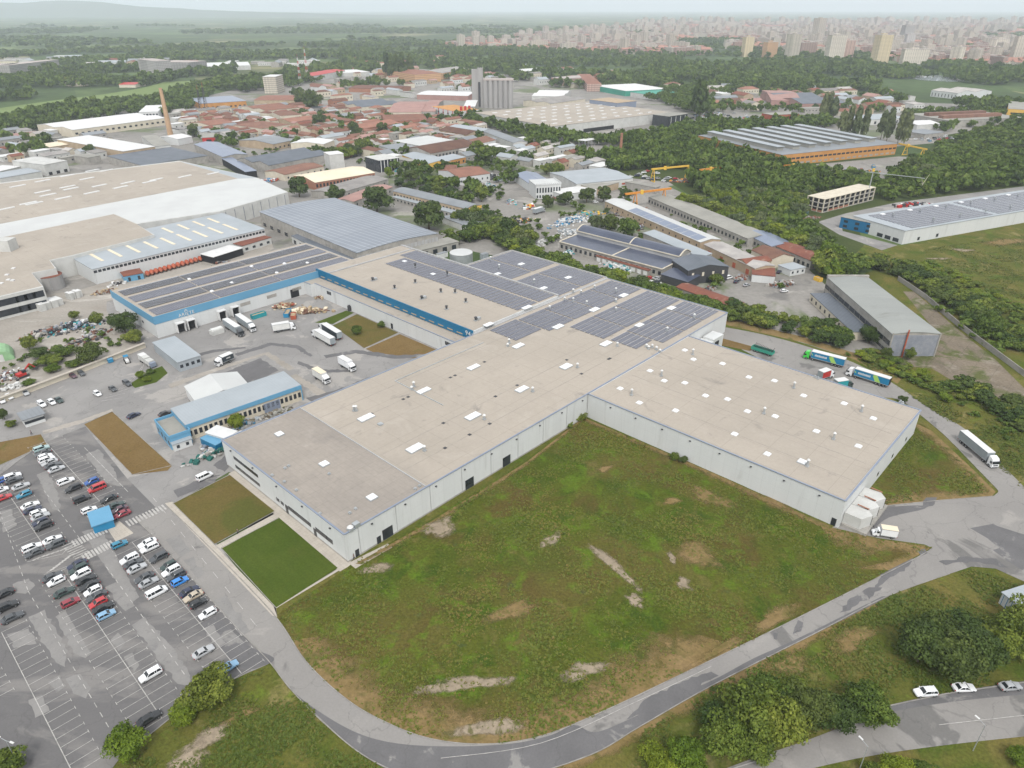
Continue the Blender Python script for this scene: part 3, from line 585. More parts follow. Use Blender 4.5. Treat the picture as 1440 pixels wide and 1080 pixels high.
def roof_mb(pts, h, kind, m, rise, gable_m, th=.25, over=.3, mb=None):
    """roof over the plan rectangle pts at eaves height h; ridge runs along pts[0]-pts[1]"""
    a, b, c, d = [Vector(p) for p in pts]
    ex = (b-a).normalized(); ey = (d-a).normalized(); L = (b-a).length; D = (d-a).length
    f = lambda p: tuple((*(a+ex*p[0]+ey*p[1]), h+p[2]))
    r = mb or MB(); o = over
    def strip(prof, x0, x1):           # prof: (y, z) pairs
        n = len(prof)
        vs = [f((x0, y, z)) for y, z in prof]+[f((x1, y, z)) for y, z in prof]+[f((x0, y, z+th)) for y, z in prof]+[f((x1, y, z+th)) for y, z in prof]
        fs = []
        for i in range(n-1):
            fs += [(2*n+i, 3*n+i, 3*n+i+1, 2*n+i+1), (i, i+1, n+i+1, n+i)]
            fs += [(i, 2*n+i, 2*n+i+1, i+1), (n+i, n+i+1, 3*n+i+1, 3*n+i)]
        fs += [(0, n, 3*n, 2*n), (n-1, 3*n-1, 4*n-1, 2*n-1)]
        r.add(vs, fs, m)
        if gable_m:
            for x in (x0+o+.02, x1-o-.02):
                k = [f((x, y, z)) for y, z in prof]+[f((x, prof[-1][0], 0)), f((x, prof[0][0], 0))]
                r.add(k, [tuple(range(len(k)))], gable_m)
    if kind == 'gable': strip([(-o, 0), (D/2, rise), (D+o, 0)], -o, L+o)
    elif kind == 'double': strip([(-o, 0), (D/4, rise), (D/2, .1), (3*D/4, rise), (D+o, 0)], -o, L+o)
    elif kind == 'shed': strip([(-o, 0), (D+o, rise)], -o, L+o)
    elif kind == 'barrel':
        strip([(-o+(D+2*o)*i/8, rise*math.sin(math.pi*i/8)) for i in range(9)], -o, L+o)
    elif kind == 'hip':
        q = min(L, D)*.45
        vs = [f(p) for p in ((-o, -o, 0), (L+o, -o, 0), (L+o, D+o, 0), (-o, D+o, 0), (q, D/2, rise), (L-q, D/2, rise))]
        r.add(vs, [(0, 1, 5, 4), (2, 3, 4, 5), (1, 2, 5), (3, 0, 4), (3, 2, 1, 0)], m)
    else:
        r.box(-o, -o, 0, L+o, D+o, th, m, f)
    return r
def building(name, label, pts, h, wall, roof, kind='flat', rise=2.0, cat='building', win=None, group=None, parapet=0, over=.25, m_gable=None, reserve=True):
    pts = [Vector(p) for p in pts]; cen = sum(pts, Vector((0, 0)))/4
    root = empty(name, (cen.x, cen.y, 0), 0, label, cat, group)
    off = (cen.x, cen.y, 0)
    b = MB(); b.prism(pts, 0, h, wall)
    b.build('wall', root, offset=off)
    if parapet:
        ex = (pts[1]-pts[0]).normalized(); ey = (pts[3]-pts[0]).normalized()
        i_ = .35; q = [pts[0]+(ex+ey)*i_, pts[1]+(-ex+ey)*i_, pts[2]-(ex+ey)*i_, pts[3]+(ex-ey)*i_]
        roof_mb(q, h, 'flat', roof, 0, None, .06, 0).build('roof', root, offset=off)
        pb = MB()
        for i in range(4):
            p, q_ = pts[i], pts[(i+1) % 4]
            pb.beam((*p, h+parapet/2), (*q_, h+parapet/2), .3, parapet+(.002*i), wall)
        pb.build('parapet', root, offset=off)
    else:
        roof_mb(pts, h, kind, roof, rise, m_gable or wall, over=over).build('roof', root, offset=off)
    for wspec in (win or []):
        side, n, wd, z0, ht = wspec[:5]; m = wspec[5] if len(wspec) > 5 else 'dark_window'; nm = wspec[6] if len(wspec) > 6 else 'window'
        t0, t1 = wspec[7] if len(wspec) > 7 else (0., 1.)
        windows(root, pts[side], pts[(side+1) % 4], cen, n, wd, z0, ht, m, nm, t0, t1)
    if reserve: occupy(pts)
    return root
def child(mb, name, root):
    return mb.build(name, root, offset=tuple(root.location))
def frame(root_ang=ANG):
    return lambda p: (*(O_+E1*p[0]+E2*p[1]), p[2])
FW = frame()
def plan(a0, b0, a1, b1): return [W(a0, b0), W(a1, b0), W(a1, b1), W(a0, b1)]

# --- main white factory: long hall, back hall
H = BZ
def coping(root, segs, z, m='coping_blue', wd=.45, ht=.22):
    for i, (p, q) in enumerate(segs):
        b = MB(); b.beam((*W(*p), z+ht/2+.003*i), (*W(*q), z+ht/2+.003*i), wd, ht, m); child(b, 'coping', root)
def skylight(root, u, v, z, L, D, n, tilt=0, m='white_panel'):
    """row of n white roof-light panels raised on a kerb, long side along E1"""
    a, b_ = Lc(u, v, z); b = MB(); s = L/n
    for i in range(n):
        b.box(a-L/2+i*s+.06, b_-D/2, z, a-L/2+(i+1)*s-.06, b_+D/2, z+.45+.02*(i % 2), m, FW)
    b.box(a-L/2-.12, b_-D/2-.12, z, a+L/2+.12, b_+D/2+.12, z+.28, 'galvanised', FW)
    child(b, 'skylight', root)
def dome(root, u, v, z, r=.95):
    a, b_ = Lc(u, v, z); b = MB()
    b.box(a-r, b_-r, z, a+r, b_+r, z+.28, 'white_plain', FW)
    vs = []; n = 5
    ring = []
    for k, (s, hh) in enumerate(((.92, .28), (.8, .48), (.5, .62), (.15, .68))):
        for t in range(12):
            th = 2*math.pi*t/12; cx = max(-1, min(1, 1.25*math.cos(th))); cy_ = max(-1, min(1, 1.25*math.sin(th)))
            vs.append(FW((a+r*s*cx, b_+r*s*cy_, z+hh)))
    fs = [(k*12+t, k*12+(t+1) % 12, (k+1)*12+(t+1) % 12, (k+1)*12+t) for k in range(3) for t in range(12)]+[tuple(range(36, 48))]
    b.add(vs, fs, 'white_panel'); child(b, 'skylight', root)
def vent(root, u, v, z, h=1.7, r=.35, m='galvanised', hood=True, box=False):
    a, b_ = Lc(u, v, z); c = W(a, b_); b = MB()
    b.box(a-r*1.5, b_-r*1.5, z, a+r*1.5, b_+r*1.5, z+.4, 'galvanised', FW)
    b.cyl(c, r, z+.3, z+h, m, 12)
    if hood: b.cyl(c, r*1.7, z+h, z+h+.35, 'white_plain' if m == 'galvanised' else m, 12, r*.9)
    if box: b.box(a+r*2, b_-.6, z, a+r*2+1.6, b_+.8, z+1.1, 'galvanised', FW)
    child(b, 'vent', root)
def solar_block(root, a0, b0, a1, b1, z, pitch=2.5, depth=1.95, tilt=.07, skip=0, flip=False):
    n = int((b1-b0)/pitch)
    for i in range(n):
        y = b0+i*pitch
        s = 1 if not flip else -1
        zl, zh = (z+.12, z+.12+depth*tilt); zl, zh = (zl, zh) if s > 0 else (zh, zl)
        b = MB()
        vs = [FW(p) for p in ((a0, y, zl), (a1, y, zl), (a1, y+depth, zh), (a0, y+depth, zh), (a0, y, zl+.05), (a1, y, zl+.05), (a1, y+depth, zh+.05), (a0, y+depth, zh+.05))]
        b.add(vs, [(3, 2, 1, 0), (4, 5, 6, 7), (0, 1, 5, 4), (1, 2, 6, 5), (2, 3, 7, 6), (3, 0, 4, 7)], 'solar_panel')
        b.box(a0, y+depth+.05, z+.02, a1, y+depth+.36, z+.14, 'coping_light', FW)
        child(b, 'solar_row', root)

mh = empty('factory_hall', (*W(100, 30), 0), 0, 'long white factory hall with flat beige roof, white skylights and solar panels at far end', 'building')
b = MB(); b.prism(plan(0, 0, 197.6, 63.6), 0, H, 'white_wall'); child(b, 'wall', mh)
b = MB(); b.box(.35, .35, H, 26.8, 63.2, H+.05, 'front_roof', FW); tag(child(b, 'roof', mh), 'darker ribbed front roof')
b = MB(); b.box(27.1, .35, H, 197.2, 63.2, H+.08, 'beige_roof', FW); child(b, 'roof', mh)
b = MB(); b.box(26.8, .35, H, 27.1, 63.2, H+.3, 'coping_grey', FW); child(b, 'coping', mh)
coping(mh, [((0, 0), (99.2, 0)), ((0, 0), (0, 63.6)), ((0, 63.6), (106.5, 63.6)), ((165, 0), (197.6, 0)), ((197.6, 0), (197.6, 63.6)), ((99.2, 0), (165, 0))], H)
coping(mh, [((106.5, 63.8), (197.6, 63.8))], H, 'coping_grey', 1.3, .4)
for (u, v, L, D, n) in [(393, 611, 2.2, 2.2, 1), (456, 653, 2.4, 2.2, 1), (523, 700, 2.4, 2.2, 1), (515, 588, 5.2, 2.6, 3), (584, 631, 5.2, 2.8, 3), (596, 550, 5.0, 2.2, 3), (666, 517, 5.0, 2.2, 2), (729, 487, 5.0, 2.4, 2), (665, 586, 5.2, 2.6, 3), (734, 548, 4.8, 2.4, 3), (796, 516, 4.6, 2.8, 2),
      (852, 484, 5.0, 2.6, 2), (785, 460, 5.0, 2.6, 2), (836, 436, 5.0, 2.6, 2), (899, 458, 4.0, 2.4, 2), (877, 416, 4.4, 2.6, 2), (944, 434, 4.0, 2.6, 2)]:
    skylight(mh, u, v, H+.08, L, D, n)
for (u, v, h) in [(716, 483, 1.8), (714, 487, 1.0), (582, 544, 1.8), (579, 548, 1.1), (501, 578, 1.8), (498, 578, 1.8), (812, 517, 1.6), (749, 551, 1.6), (681, 590, 1.6), (597, 634, 1.6), (868, 487, 1.5), (912, 491, 1.2), (917, 489, 1.2), (923, 492, 1.2), (909, 488, 1.0), (928, 495, .9),
      (806, 424, 1.6), (836, 406, 1.6), (866, 410, 1.6), (976, 447, 1.6), (938, 466, 1.6), (825, 428, 1.5), (773, 434, 1.2), (794, 422, 1.2), (817, 412, 1.2), (866, 425, 1.4), (866, 437, 1.4)]:
    vent(mh, u, v, H+.08, h, .32)
for (u, v) in [(500, 716), (492, 722), (590, 684), (584, 688), (417, 690), (400, 678), (383, 669), (450, 723), (401, 659), (406, 656), (463, 667)]:
    vent(mh, u, v, H+.08, .6, .25, hood=False)
vent(mh, 535, 597, H+.08, .5, .5, hood=False); vent(mh, 493, 745, H+.08, .9, .5, box=True)
for (a0, b0, a1, b1) in [(114, 47, 129.4, 62.5), (130.2, 43.5, 146, 62.5), (146.8, 43.5, 162, 62.5), (162.8, 43.5, 178.6, 62.5), (179.4, 43.5, 196, 62.5), (139, 22.8, 154, 42.6), (154.8, 22.8, 170, 42.6), (170.8, 22.8, 196, 42.6), (140, 8, 151, 21.8), (151.8, 3.5, 167, 21.8), (167.8, 3.5, 182, 21.8), (182.8, 3.5, 196, 21.8)]:
    solar_block(mh, a0, b0, a1, b1, H+.08)
cen = Vector(W(100, 30))
for v_ in (10.6, 21.6, 42.9, 53.0):
    b = MB(); b.box(28, v_-.14, H+.08, 113 if v_ > 40 else 138, v_+.14, H+.1, 'roof_crease', FW); child(b, 'drain_channel', mh)
for i in range(16):
    b = MB(); rq = random.Random(i); a_ = rq.uniform(30, 130); v_ = rq.choice((10.6, 21.6, 42.9)); b.box(a_-.5, v_-.5, H+.08, a_+.5, v_+.5, H+.16, 'steel_dark', FW); child(b, 'roof_drain', mh)
b = MB(); b.box(60, 30, H+.08, 60.25, 55, H+.3, 'galvanised', FW); b.box(60, 55, H+.08, 104, 55.25, H+.3, 'galvanised', FW); child(b, 'cable_tray', mh)
for i in range(9):
    b = MB(); b.box(8+11*i, -.4, 7.6, 8.5+11*i, -.01, 7.85, 'steel_dark', FW); child(b, 'wall_lamp', mh)
for i in range(5):
    b = MB(); b.box(-.4, 6+13*i, 7.6, -.01, 6.5+13*i, 7.85, 'steel_dark', FW); child(b, 'wall_lamp', mh)
# front end wall (v axis) windows, doors
for z0 in (2.0, 5.2): windows(mh, W(0, 63.6), W(0, 0), cen, 3, 5.0, z0, 1.1, t0=.1, t1=.32)
windows(mh, W(0, 63.6), W(0, 0), cen, 3, 1.6, 2.0, 1.1, t0=.46, t1=.57)
windows(mh, W(0, 63.6), W(0, 0), cen, 4, 3.0, 2.2, 1.3, t0=.57, t1=.74)
windows(mh, W(0, 63.6), W(0, 0), cen, 3, 2.8, 2.2, 1.4, t0=.78, t1=.9)
windows(mh, W(0, 63.6), W(0, 0), cen, 2, 1.3, .1, 2.6, name='door', t0=.44, t1=.88)
# long side wall
for t in (.115, .42, .58, ): windows(mh, W(0, 0), W(99, 0), cen, 1, 3.4, .1, 3.4, m='dark_window', name='gate', t0=t, t1=t+.03)
windows(mh, W(0, 0), W(99, 0), cen, 1, 1.3, .1, 2.3, name='door', t0=.09, t1=.11)
windows(mh, W(0, 0), W(99, 0), cen, 1, 1.2, .1, 2.3, name='door', t0=.02, t1=.04)
b = MB()
for t in range(8): b.box(12*t+4, -.12, .1, 12*t+4.12, -.01, H-.2, 'coping_grey', FW)
child(b, 'drainpipe', mh)
b = MB(); b.box(-.06, -.06, 0, 99, -.005, .5, 'concrete_wall', FW); b.box(-.06, 0, 0, -.004, 63, .5, 'concrete_wall', FW); child(b, 'plinth', mh)
RECTS_MAIN = plan(0, 0, 197.6, 63.6); occupy(RECTS_MAIN)
# --- right wing
rw = empty('cold_store_wing', (*W(132, -43), 0), 0, 'white windowless wing with beige roof dotted with small square white domes', 'building')
b = MB(); b.prism(plan(99.2, -86.4, 164.6, -.25), 0, H-.02, 'white_wall'); child(b, 'wall', rw)
b = MB(); b.box(99.6, -86, H-.02, 164.2, -.6, H+.04, 'beige_roof', FW); child(b, 'roof', rw)
coping(rw, [((99.2, -86.4), (99.2, -.4)), ((99.2, -86.4), (164.6, -86.4)), ((164.6, -86.4), (164.6, -.4))], H-.02)
for (u, v) in [(963, 493), (975, 506), (1016, 512), (963, 539), (1053, 531), (1089, 536), (992, 557), (1023, 562), (1051, 579), (1090, 586), (1130, 557), (1187, 568), (1228, 589), (1148, 607), (1207, 628), (1033, 611), (1079, 639), (914, 522), (934, 536), (872, 547), (899, 567), (950, 578)]:
    dome(rw, u, v, H+.04)
skylight(rw, 1128, 650, H+.04, 2.2, 2.2, 1)
for (u, v) in [(974, 499), (1116, 546), (1211, 579), (1074, 582), (1172, 618), (1135, 656), (930, 529), (888, 556)]: vent(rw, u, v, H+.04, 2.2, .3)
for (u, v) in [(1269, 568), (1266, 566), (1150, 533), (1146, 531)]: vent(rw, u, v, H+.04, .9, .3, hood=False)
cen = Vector(W(132, -43)); occupy(plan(99.2, -86.4, 164.6, 0))
windows(rw, W(99.2, -86.4), W(164.6, -86.4), cen, 3, 1.4, 2.0, 1.2, t0=.35, t1=.95)
windows(rw, W(99.2, -86.4), W(99.2, 0), cen, 1, 1.3, .1, 2.4, name='door', t0=.005, t1=.03)
for i in range(3):     # saw-tooth dock shelters
    a = 101.2+i*5.2; p = [(a, -86.5), (a+4.9, -86.5), (a+5.6, -90.6), (a+3.6, -92.6), (a, -91.0)]
    b = MB(); b.prism([W(*q) for q in p], .9, 4.3, 'grey_white_wall', 'grey_white_wall'); s_ = child(b, 'dock_shelter', rw)
    b = MB(); q0, q1 = W(a+5.62, -90.7), W(a+3.68, -92.64); b.beam((*q0, 2.6), (*q1, 2.6), .14, 3.0, 'dark_opening'); child(b, 'dock_door', s_) if False else b.build('dock_door', rw, offset=tuple(rw.location))
    b = MB(); b.beam((*W(a+5.7, -91), 4.4), (*W(a+4.9, -88), 5.0), .25, .25, 'brick_wall'); child(b, 'strut', rw)
b = MB(); b.box(100.5, -93.2, 0, 117.5, -86.5, .9, 'concrete_wall', FW); child(b, 'dock_platform', rw)
# dock cluster at the far corner of the wing
b = MB()
b.box(165, -6, 0, 176, -.4, 4.6, 'white_wall', FW); b.box(176, -6, 0, 184, -1, 5.4, 'white_wall', FW); child(b, 'loading_bay', rw)
for i in range(3):
    b = MB(); b.box(167+i*5, -6.3, .6, 170+i*5, -6.01, 4.0, 'dark_opening', FW); child(b, 'dock_door', rw)
for a_ in (110, 121, 132, 143, 154):
    b = MB(); b.box(a_-.13, -84, H+.04, a_+.13, -3, H+.06, 'roof_crease', FW); child(b, 'drain_channel', rw)
for i in range(8):
    b = MB(); b.box(98.8, -80+10*i, 7.5, 99.19, -79.5+10*i, 7.75, 'steel_dark', FW); child(b, 'wall_lamp', rw)
# --- back hall
bh = empty('solar_hall', (*W(180, 96), 0), 0, 'white back hall wholly covered in rows of solar panels behind the beige roof', 'building')
b = MB(); b.prism(plan(161.5, 64.5, 198, 128), 0, H+.1, 'white_wall'); child(b, 'wall', bh)
b = MB(); b.box(161.9, 64.9, H+.1, 197.6, 127.6, H+.15, 'beige_roof', FW); child(b, 'roof', bh)
coping(bh, [((198, 64.5), (198, 128)), ((161.5, 128), (198, 128))], H+.1, 'coping_grey', .6, .4)
coping(bh, [((161.3, 64.5), (161.3, 128))], H+.1, 'coping_grey', 1.0, .75)
for a0, a1, in ((162.6, 179.2), (180.2, 197)):
    solar_block(bh, a0, 66, a1, 95.6, H+.15); solar_block(bh, a0, 97, a1, 127, H+.15)
for (u, v, L) in [(733, 372, 3.5), (799, 391, 3.5), (764, 406, 4), (699, 386, 4)]: skylight(bh, u, v, H+.15, L, 2.2, 1)
for (u, v) in [(702, 377), (751, 398), (806, 412), (690, 366)]: vent(bh, u, v, H+.15, 1.8)
occupy(plan(161.5, 64.5, 198, 128))
# --- teal hall
th = empty('teal_fronted_hall', (*W(134, 118), 0), 0, 'beige-roofed hall with deep blue fascia and low white lean-to along the courtyard lawns', 'building')
b = MB(); b.prism(plan(107, 64.5, 161, 176), 0, 10.2, 'white_wall'); child(b, 'wall', th)
b = MB(); b.box(107.3, 64.9, 10.2, 160.7, 175.6, 10.3, 'beige_roof', FW); child(b, 'roof', th)
b = MB(); b.box(106.6, 63.9, 6.7, 106.98, 176, 10.75, 'teal_fascia', FW); fa = child(b, 'fascia', th)
for i in range(18):
    b = MB(); y = 70+i*5.8; b.box(106.52, y, 7.35, 106.63, y+3.4, 7.8, 'tan_wall', FW); child(b, 'window', th)
b = MB(); b.prism(plan(100.6, 64.2, 106.5, 168.6), 0, 6.4, 'white_wall'); b.prism(plan(98.2, 168.6, 106.5, 175), 0, 6.35, 'white_wall'); child(b, 'wall', th)
b = MB(); b.box(100.9, 64.2, 6.4, 106.5, 168.4, 6.5, 'beige_roof', FW); b.box(98.5, 168.7, 6.35, 106.5, 174.8, 6.45, 'beige_roof', FW); child(b, 'lean_to_roof', th)
coping(th, [((100.6, 64.2), (100.6, 168.6)), ((98.2, 168.6), (98.2, 175))], 6.4, 'coping_blue', .35, .2)
coping(th, [((107, 166), (161, 166)), ((161, 64.5), (161, 176))], 10.3, 'coping_grey', .9, .5)
cen = Vector(W(134, 118))
for t in (.06, .87): windows(th, W(100.6, 64.2), W(100.6, 168.6), cen, 3, 1.0, 3.6, 1.6, t0=t, t1=t+.035)
windows(th, W(100.6, 64.2), W(100.6, 168.6), cen, 1, 1.4, .1, 2.5, name='door', t0=.42, t1=.44)
solar_block(th, 135.5, 66, 148, 160, 10.3, 2.7, 2.0); solar_block(th, 149.4, 66, 160, 164, 10.3, 2.7, 2.1)
for (u, v) in [(584, 375), (629, 386), (584, 398), (620, 411), (655, 425), (575, 417) if False else (640, 412), (524, 395), (555, 406), (593, 421), (628, 435), (669, 451)]:
    vent(th, u, v, 10.3, 1.5, .45, 'steel_dark', box=(u in (524, 593, 669)))
for (u, v, L) in [(741, 433, 5), (687, 457, 4.4), (569, 368, 2), (609, 386, 2)]: skylight(th, u, v, 10.3 if v < 430 else 10.3, L, 2.2, 2)
occupy(plan(98, 64, 161, 176))
# --- blue fascia hall
ah = empty('blue_banded_hall', (*W(75, 198), 0), 0, 'white hall with sky blue band, antler sign and bands of solar panels on its roof', 'building')
A0, A1, V0, V1 = 25.8, 129.5, 174.3, 221.5
b = MB(); b.prism(plan(A0, V0, A1, V1), 0, 9.4, 'white_wall'); child(b, 'wall', ah)
b = MB(); b.box(A0+.35, V0+.35, 9.4, A1-.3, V1-.3, 9.5, 'beige_roof', FW); child(b, 'roof', ah)
b = MB(); b.box(A0-.15, V0-.15, 6.4, 107.5, V0-.005, 9.95, 'sky_blue_fascia', FW); b.box(A0-.153, V0, 6.4, A0-.005, V1, 9.95, 'sky_blue_fascia', FW); child(b, 'fascia', ah)
for k, (s0, n, fl) in enumerate(((176, 4, False), (187.2, 4, True), (198, 4, False), (209.6, 4, True))):
    for (x0, x1) in ((A0+2, 56), (56.6, 87), (87.6, A1-2)):
        solar_block(ah, x0, s0, x1, s0+n*2.15+.1, 9.5, 2.15, 1.75 if not fl else 2.0, .12, flip=fl)
for (u, v) in [(266, 393), (298, 410), (326, 398), (354, 375), (389, 384), (400, 371), (432, 370)]: dome(ah, u, v, 9.5, .8)
cen = Vector(W(75, 198))
windows(ah, W(A0, V0), W(107, V0), cen, 3, 5, 3.2, 1.6, m='concrete_wall', t0=.42, t1=.92); windows(ah, W(A0, V0), W(107, V0), cen, 1, 4.5, .1, 4.2, m='dark_opening', name='gate', t0=.80, t1=.84)
windows(ah, W(A0, V0), W(A0, V1), cen, 3, 1.6, 3.2, 1.0, t0=.2, t1=.8)
for a in (33.5, 38.2, 52.5, 58.8):       # dock shelters
    b = MB(); b.box(a, V0-2.6, .6, a+.25, V0-.16, 4.6, 'white_plain', FW); b.box(a+3.45, V0-2.6, .6, a+3.7, V0-.16, 4.6, 'white_plain', FW); b.box(a, V0-2.6, 4.6, a+3.7, V0-.16, 4.9, 'white_plain', FW)
    b.box(a+.25, V0-1.2, .6, a+3.45, V0-1.0, 4.6, 'dark_opening', FW); child(b, 'dock_shelter', ah)
occupy(plan(A0, V0, A1, V1))
def text3d(body, size, pos, rz, m, parent, name='lettering'):
    cu = bpy.data.curves.new(name, 'FONT'); cu.body = body; cu.size = size; cu.extrude = .05; cu.align_x = 'CENTER'; cu.space_character = 1.15
    cu.materials.append(M[m]); t_ = bpy.data.objects.new('text', cu); COL.objects.link(t_); bpy.context.view_layer.update()
    me = bpy.data.meshes.new_from_object(t_.evaluated_get(bpy.context.evaluated_depsgraph_get())); bpy.data.objects.remove(t_); o = put(name, me, parent)
    o.location = Vector(pos)-parent.location; o.rotation_euler = (math.pi/2, 0, rz); return o
a_s = 38.5
text3d('ARIETE', 2.0, (*W(a_s+1, V0-.25), 6.75), ANG, 'white_plain', ah)
b = MB()
for s in (-1, 1):
    b.beam((*W(a_s+1, V0-.22), 9.5), (*W(a_s+1+s*.75, V0-.22), 8.4), .08, .16, 'white_plain')
b.beam((*W(a_s+.5, V0-.22), 8.5), (*W(a_s+1.6, V0-.22), 8.9), .08, .14, 'white_plain'); child(b, 'emblem', ah)
text3d('94', 2.9, (*W(106.5, 66.6), 7.9), ANG-math.pi/2, 'white_plain', th)
# grey lean-to beside the sign
lt = building('grey_gatehouse', 'low grey flat-roofed annex with pale walls at the corner under the sign', rect3((215, 482), (250, 510), (277, 497), 4.2), 4.2, 'pale_metal_roof', 'pale_metal_roof', win=[(1, 4, 1.2, 1.6, 1.3)], cat='annex')
# --- office block with sky blue band
ob = building('office_block', 'long white office block with sky blue band and grey metal roof beside the marquee', rect3((261, 598), (422, 542), (399, 525), 6), 6, 'cream_wall', 'pale_metal_roof', 'shed', .6, over=.2,
   win=[(0, 24, 1.0, 1.5, 1.9), (1, 2, 1.4, 1.5, 1.5), (0, 1, 6, 0.1, 3.6, 'coping_blue', 'gate', (.70, .74))])
pts = rect3((261, 598), (422, 542), (399, 525), 6); d_ = (pts[1]-pts[0]).normalized(); n_ = (pts[0]-pts[3]).normalized()
b = MB(); b.beam((*(pts[0]+n_*.3), 5.4), (*(pts[1]+n_*.3), 5.4), .16, 1.6, 'sky_blue_fascia'); b.beam((*(pts[0]-d_*.12+n_*.3), 5.4), (*(pts[3]-d_*.12), 5.4), .16, 1.601, 'sky_blue_fascia'); b.beam((*(pts[1]+n_*.3+d_*.12), 0), (*(pts[1]+n_*.3+d_*.12), 6), .3, .3, 'sky_blue_fascia'); child(b, 'fascia', ob)
oa = building('office_annex', 'low sky blue rimmed annex with sunken roof at the end of the office block', rect3((218, 593), (238, 617), (265, 604), 4.4), 4.4, 'sky_blue_fascia', 'grey_felt_roof', parapet=.9, cat='annex', win=[(0, 4, 1.2, 1.2, 1.5), (1, 2, 1.0, 1.4, 1.2)])
oh = building('site_cabin', 'white cabin with two small dark windows against the annex', rect3((243, 626), (269, 617), (265, 610), 2.6), 2.6, 'white_wall', 'pale_metal_roof', 'shed', .4, cat='cabin', win=[(0, 2, .9, .9, 1.1)])
mq = building('marquee', 'white gabled storage tent behind the office block', rect3((260, 544), (277, 567), (346, 538), 4.2), 4.2, 'white_plain', 'white_roof', 'gable', 2.0, cat='tent')
building('blue_container', 'deep blue container with light blue lid beside the office entrance', rect3((303, 627), (316, 620), (306, 604), 2.7), 2.7, 'teal_fascia', 'sky_blue_fascia', over=.02, cat='container')
building('entrance_canopy', 'white flat entrance canopy between office and factory', rect3((318, 617), (333, 607), (322, 588), 3.6), 3.6, 'grey_white_wall', 'white_plain', cat='canopy')
building('blue_kiosk', 'small kiosk with dark blue walls and white roof at factory corner', rect3((321, 625), (348, 612), (343, 605), 3.4), 3.4, 'deep_blue_wall', 'white_plain', cat='kiosk')
building('guard_house', 'white guard hut with grey roof beside the entrance road', rect3((33, 591), (61, 582), (53, 573), 3), 3, 'white_wall', 'grey_metal_roof', over=.5, cat='hut', win=[(0, 5, 1.2, 1.2, 1.0)])
bs = building('shelter_shed', 'bright blue flat shelter in the middle of the car park', rect3((130, 741), (159, 731), (148, 715), 2.5), 2.5, 'cyan_paint', 'sky_blue_fascia', 'shed', .25, cat='shelter')
building('shed_with_awning', 'white panelled shed with blue trim at the right edge of the verge', rect3((1410, 834), (1440, 858), (1500, 830), 3.2), 3.2, 'white_wall', 'pale_metal_roof', 'shed', .8, cat='shed', win=[(0, 5, .12, 0.05, 3.1, 'cyan_paint', 'post')])
# boundary wall of the scrapyard
b = MB(); pw = [P(-80, 588), P(0, 568), P(90, 534), P(205, 489)]
for i in range(3): b.beam((*pw[i], 1.1), (*pw[i+1], 1.1), .3, 2.2, 'cream_wall'); b.beam((*pw[i], 2.25), (*pw[i+1], 2.25), 1.5, .1, 'paving')
tag(b.build('boundary_wall'), 'cream boundary wall between the scrapyard and the car park', 'wall')
# ---------------------------------------------------------------- textile works on the left (stepped outline)
tx = empty('textile_works', (*P(120, 300), 0), 0, 'vast low factory at left with beige roofs and a broad white roof band', 'building')
HT = 10.5
def poly_z(px, z): return [P(u, v, z) for u, v in px]
b = MB(); b.prism(poly_z([(-160, 277), (252, 226), (362, 250), (405, 270), (310, 297), (192, 315), (217, 330), (100, 360), (70, 366), (79, 377), (45, 384), (61, 403), (-160, 455)], HT), 0, HT, 'grey_white_wall'); child(b, 'wall', tx)
for nm, px, m_ in (('roof', [(-158, 278), (252, 227), (334, 251), (-158, 345)], 'beige_roof'), ('roof', [(253, 227), (361, 250), (335, 251)], 'pale_metal_roof'),
                   ('roof', [(-158, 345), (334, 251.3), (361, 250.5), (403, 270), (310, 296), (192, 314), (160, 300.5), (-158, 367)], 'white_roof'),
                   ('roof', [(-158, 367.5), (160, 301), (192, 315), (215, 330), (100, 359), (69, 365.5), (77, 377), (44, 383.5), (59, 402), (-158, 453)], 'beige_roof')):
    b = MB(); b.prism(poly_z(px, HT+.06), HT-.02, HT+.06, m_); child(b, nm, tx)
dT = (P(335, 251, HT)-P(-158, 367, HT)).normalized(); nT = Vector((-dT.y, dT.x))
rs = random.Random(8)
for (u0, v0, u1, v1, n) in ((8, 294, 210, 256, 6), (40, 286, 150, 240, 5), (60, 270, 300, 244, 7), (25, 262, 130, 240, 4)):
    for i in range(n):
        t = i/(n-1); c = P(u0+(u1-u0)*t, v0+(v1-v0)*t, HT+.05); b = MB()
        f_ = lambda p: (*(c+dT*p[0]+nT*p[1]), HT+.05+p[2])
        b.box(-5.5, -1.0, 0, 5.5, 1.0, .5, 'white_plain', f_); child(b, 'skylight', tx)
for (u, v) in ((12, 394), (18, 395), (2, 399), (10, 387), (19, 378)): 
    c = P(u, v, HT); b = MB(); b.box(c.x-.8, c.y-.8, HT+.06, c.x+.8, c.y+.8, HT+.5, 'white_plain'); child(b, 'skylight', tx)
b = MB(); c = P(10, 352, HT); b.box(c.x-5, c.y-3, HT, c.x+4, c.y+4, HT+6, 'grey_white_wall', None); child(b, 'roof_house', tx)
a_, b_ = P(61, 403, HT), P(-160, 455, HT)
for z0 in (1.2, 6.0): windows(tx, a_, b_, P(0, 340, HT), 16, 4.6, z0, 3.0, t0=0.02, t1=.98)
a_, b_ = P(310, 297, HT), P(405, 270, HT)
windows(tx, a_, b_, P(200, 270, HT), 8, .5, .3, 9, m='blue_block_wall', name='downpipe')
occupy(poly_z([(-160, 455), (61, 403), (405, 260), (-160, 277)], HT)); RECTS.append((P(100, 320), dT, nT, 130, 55))
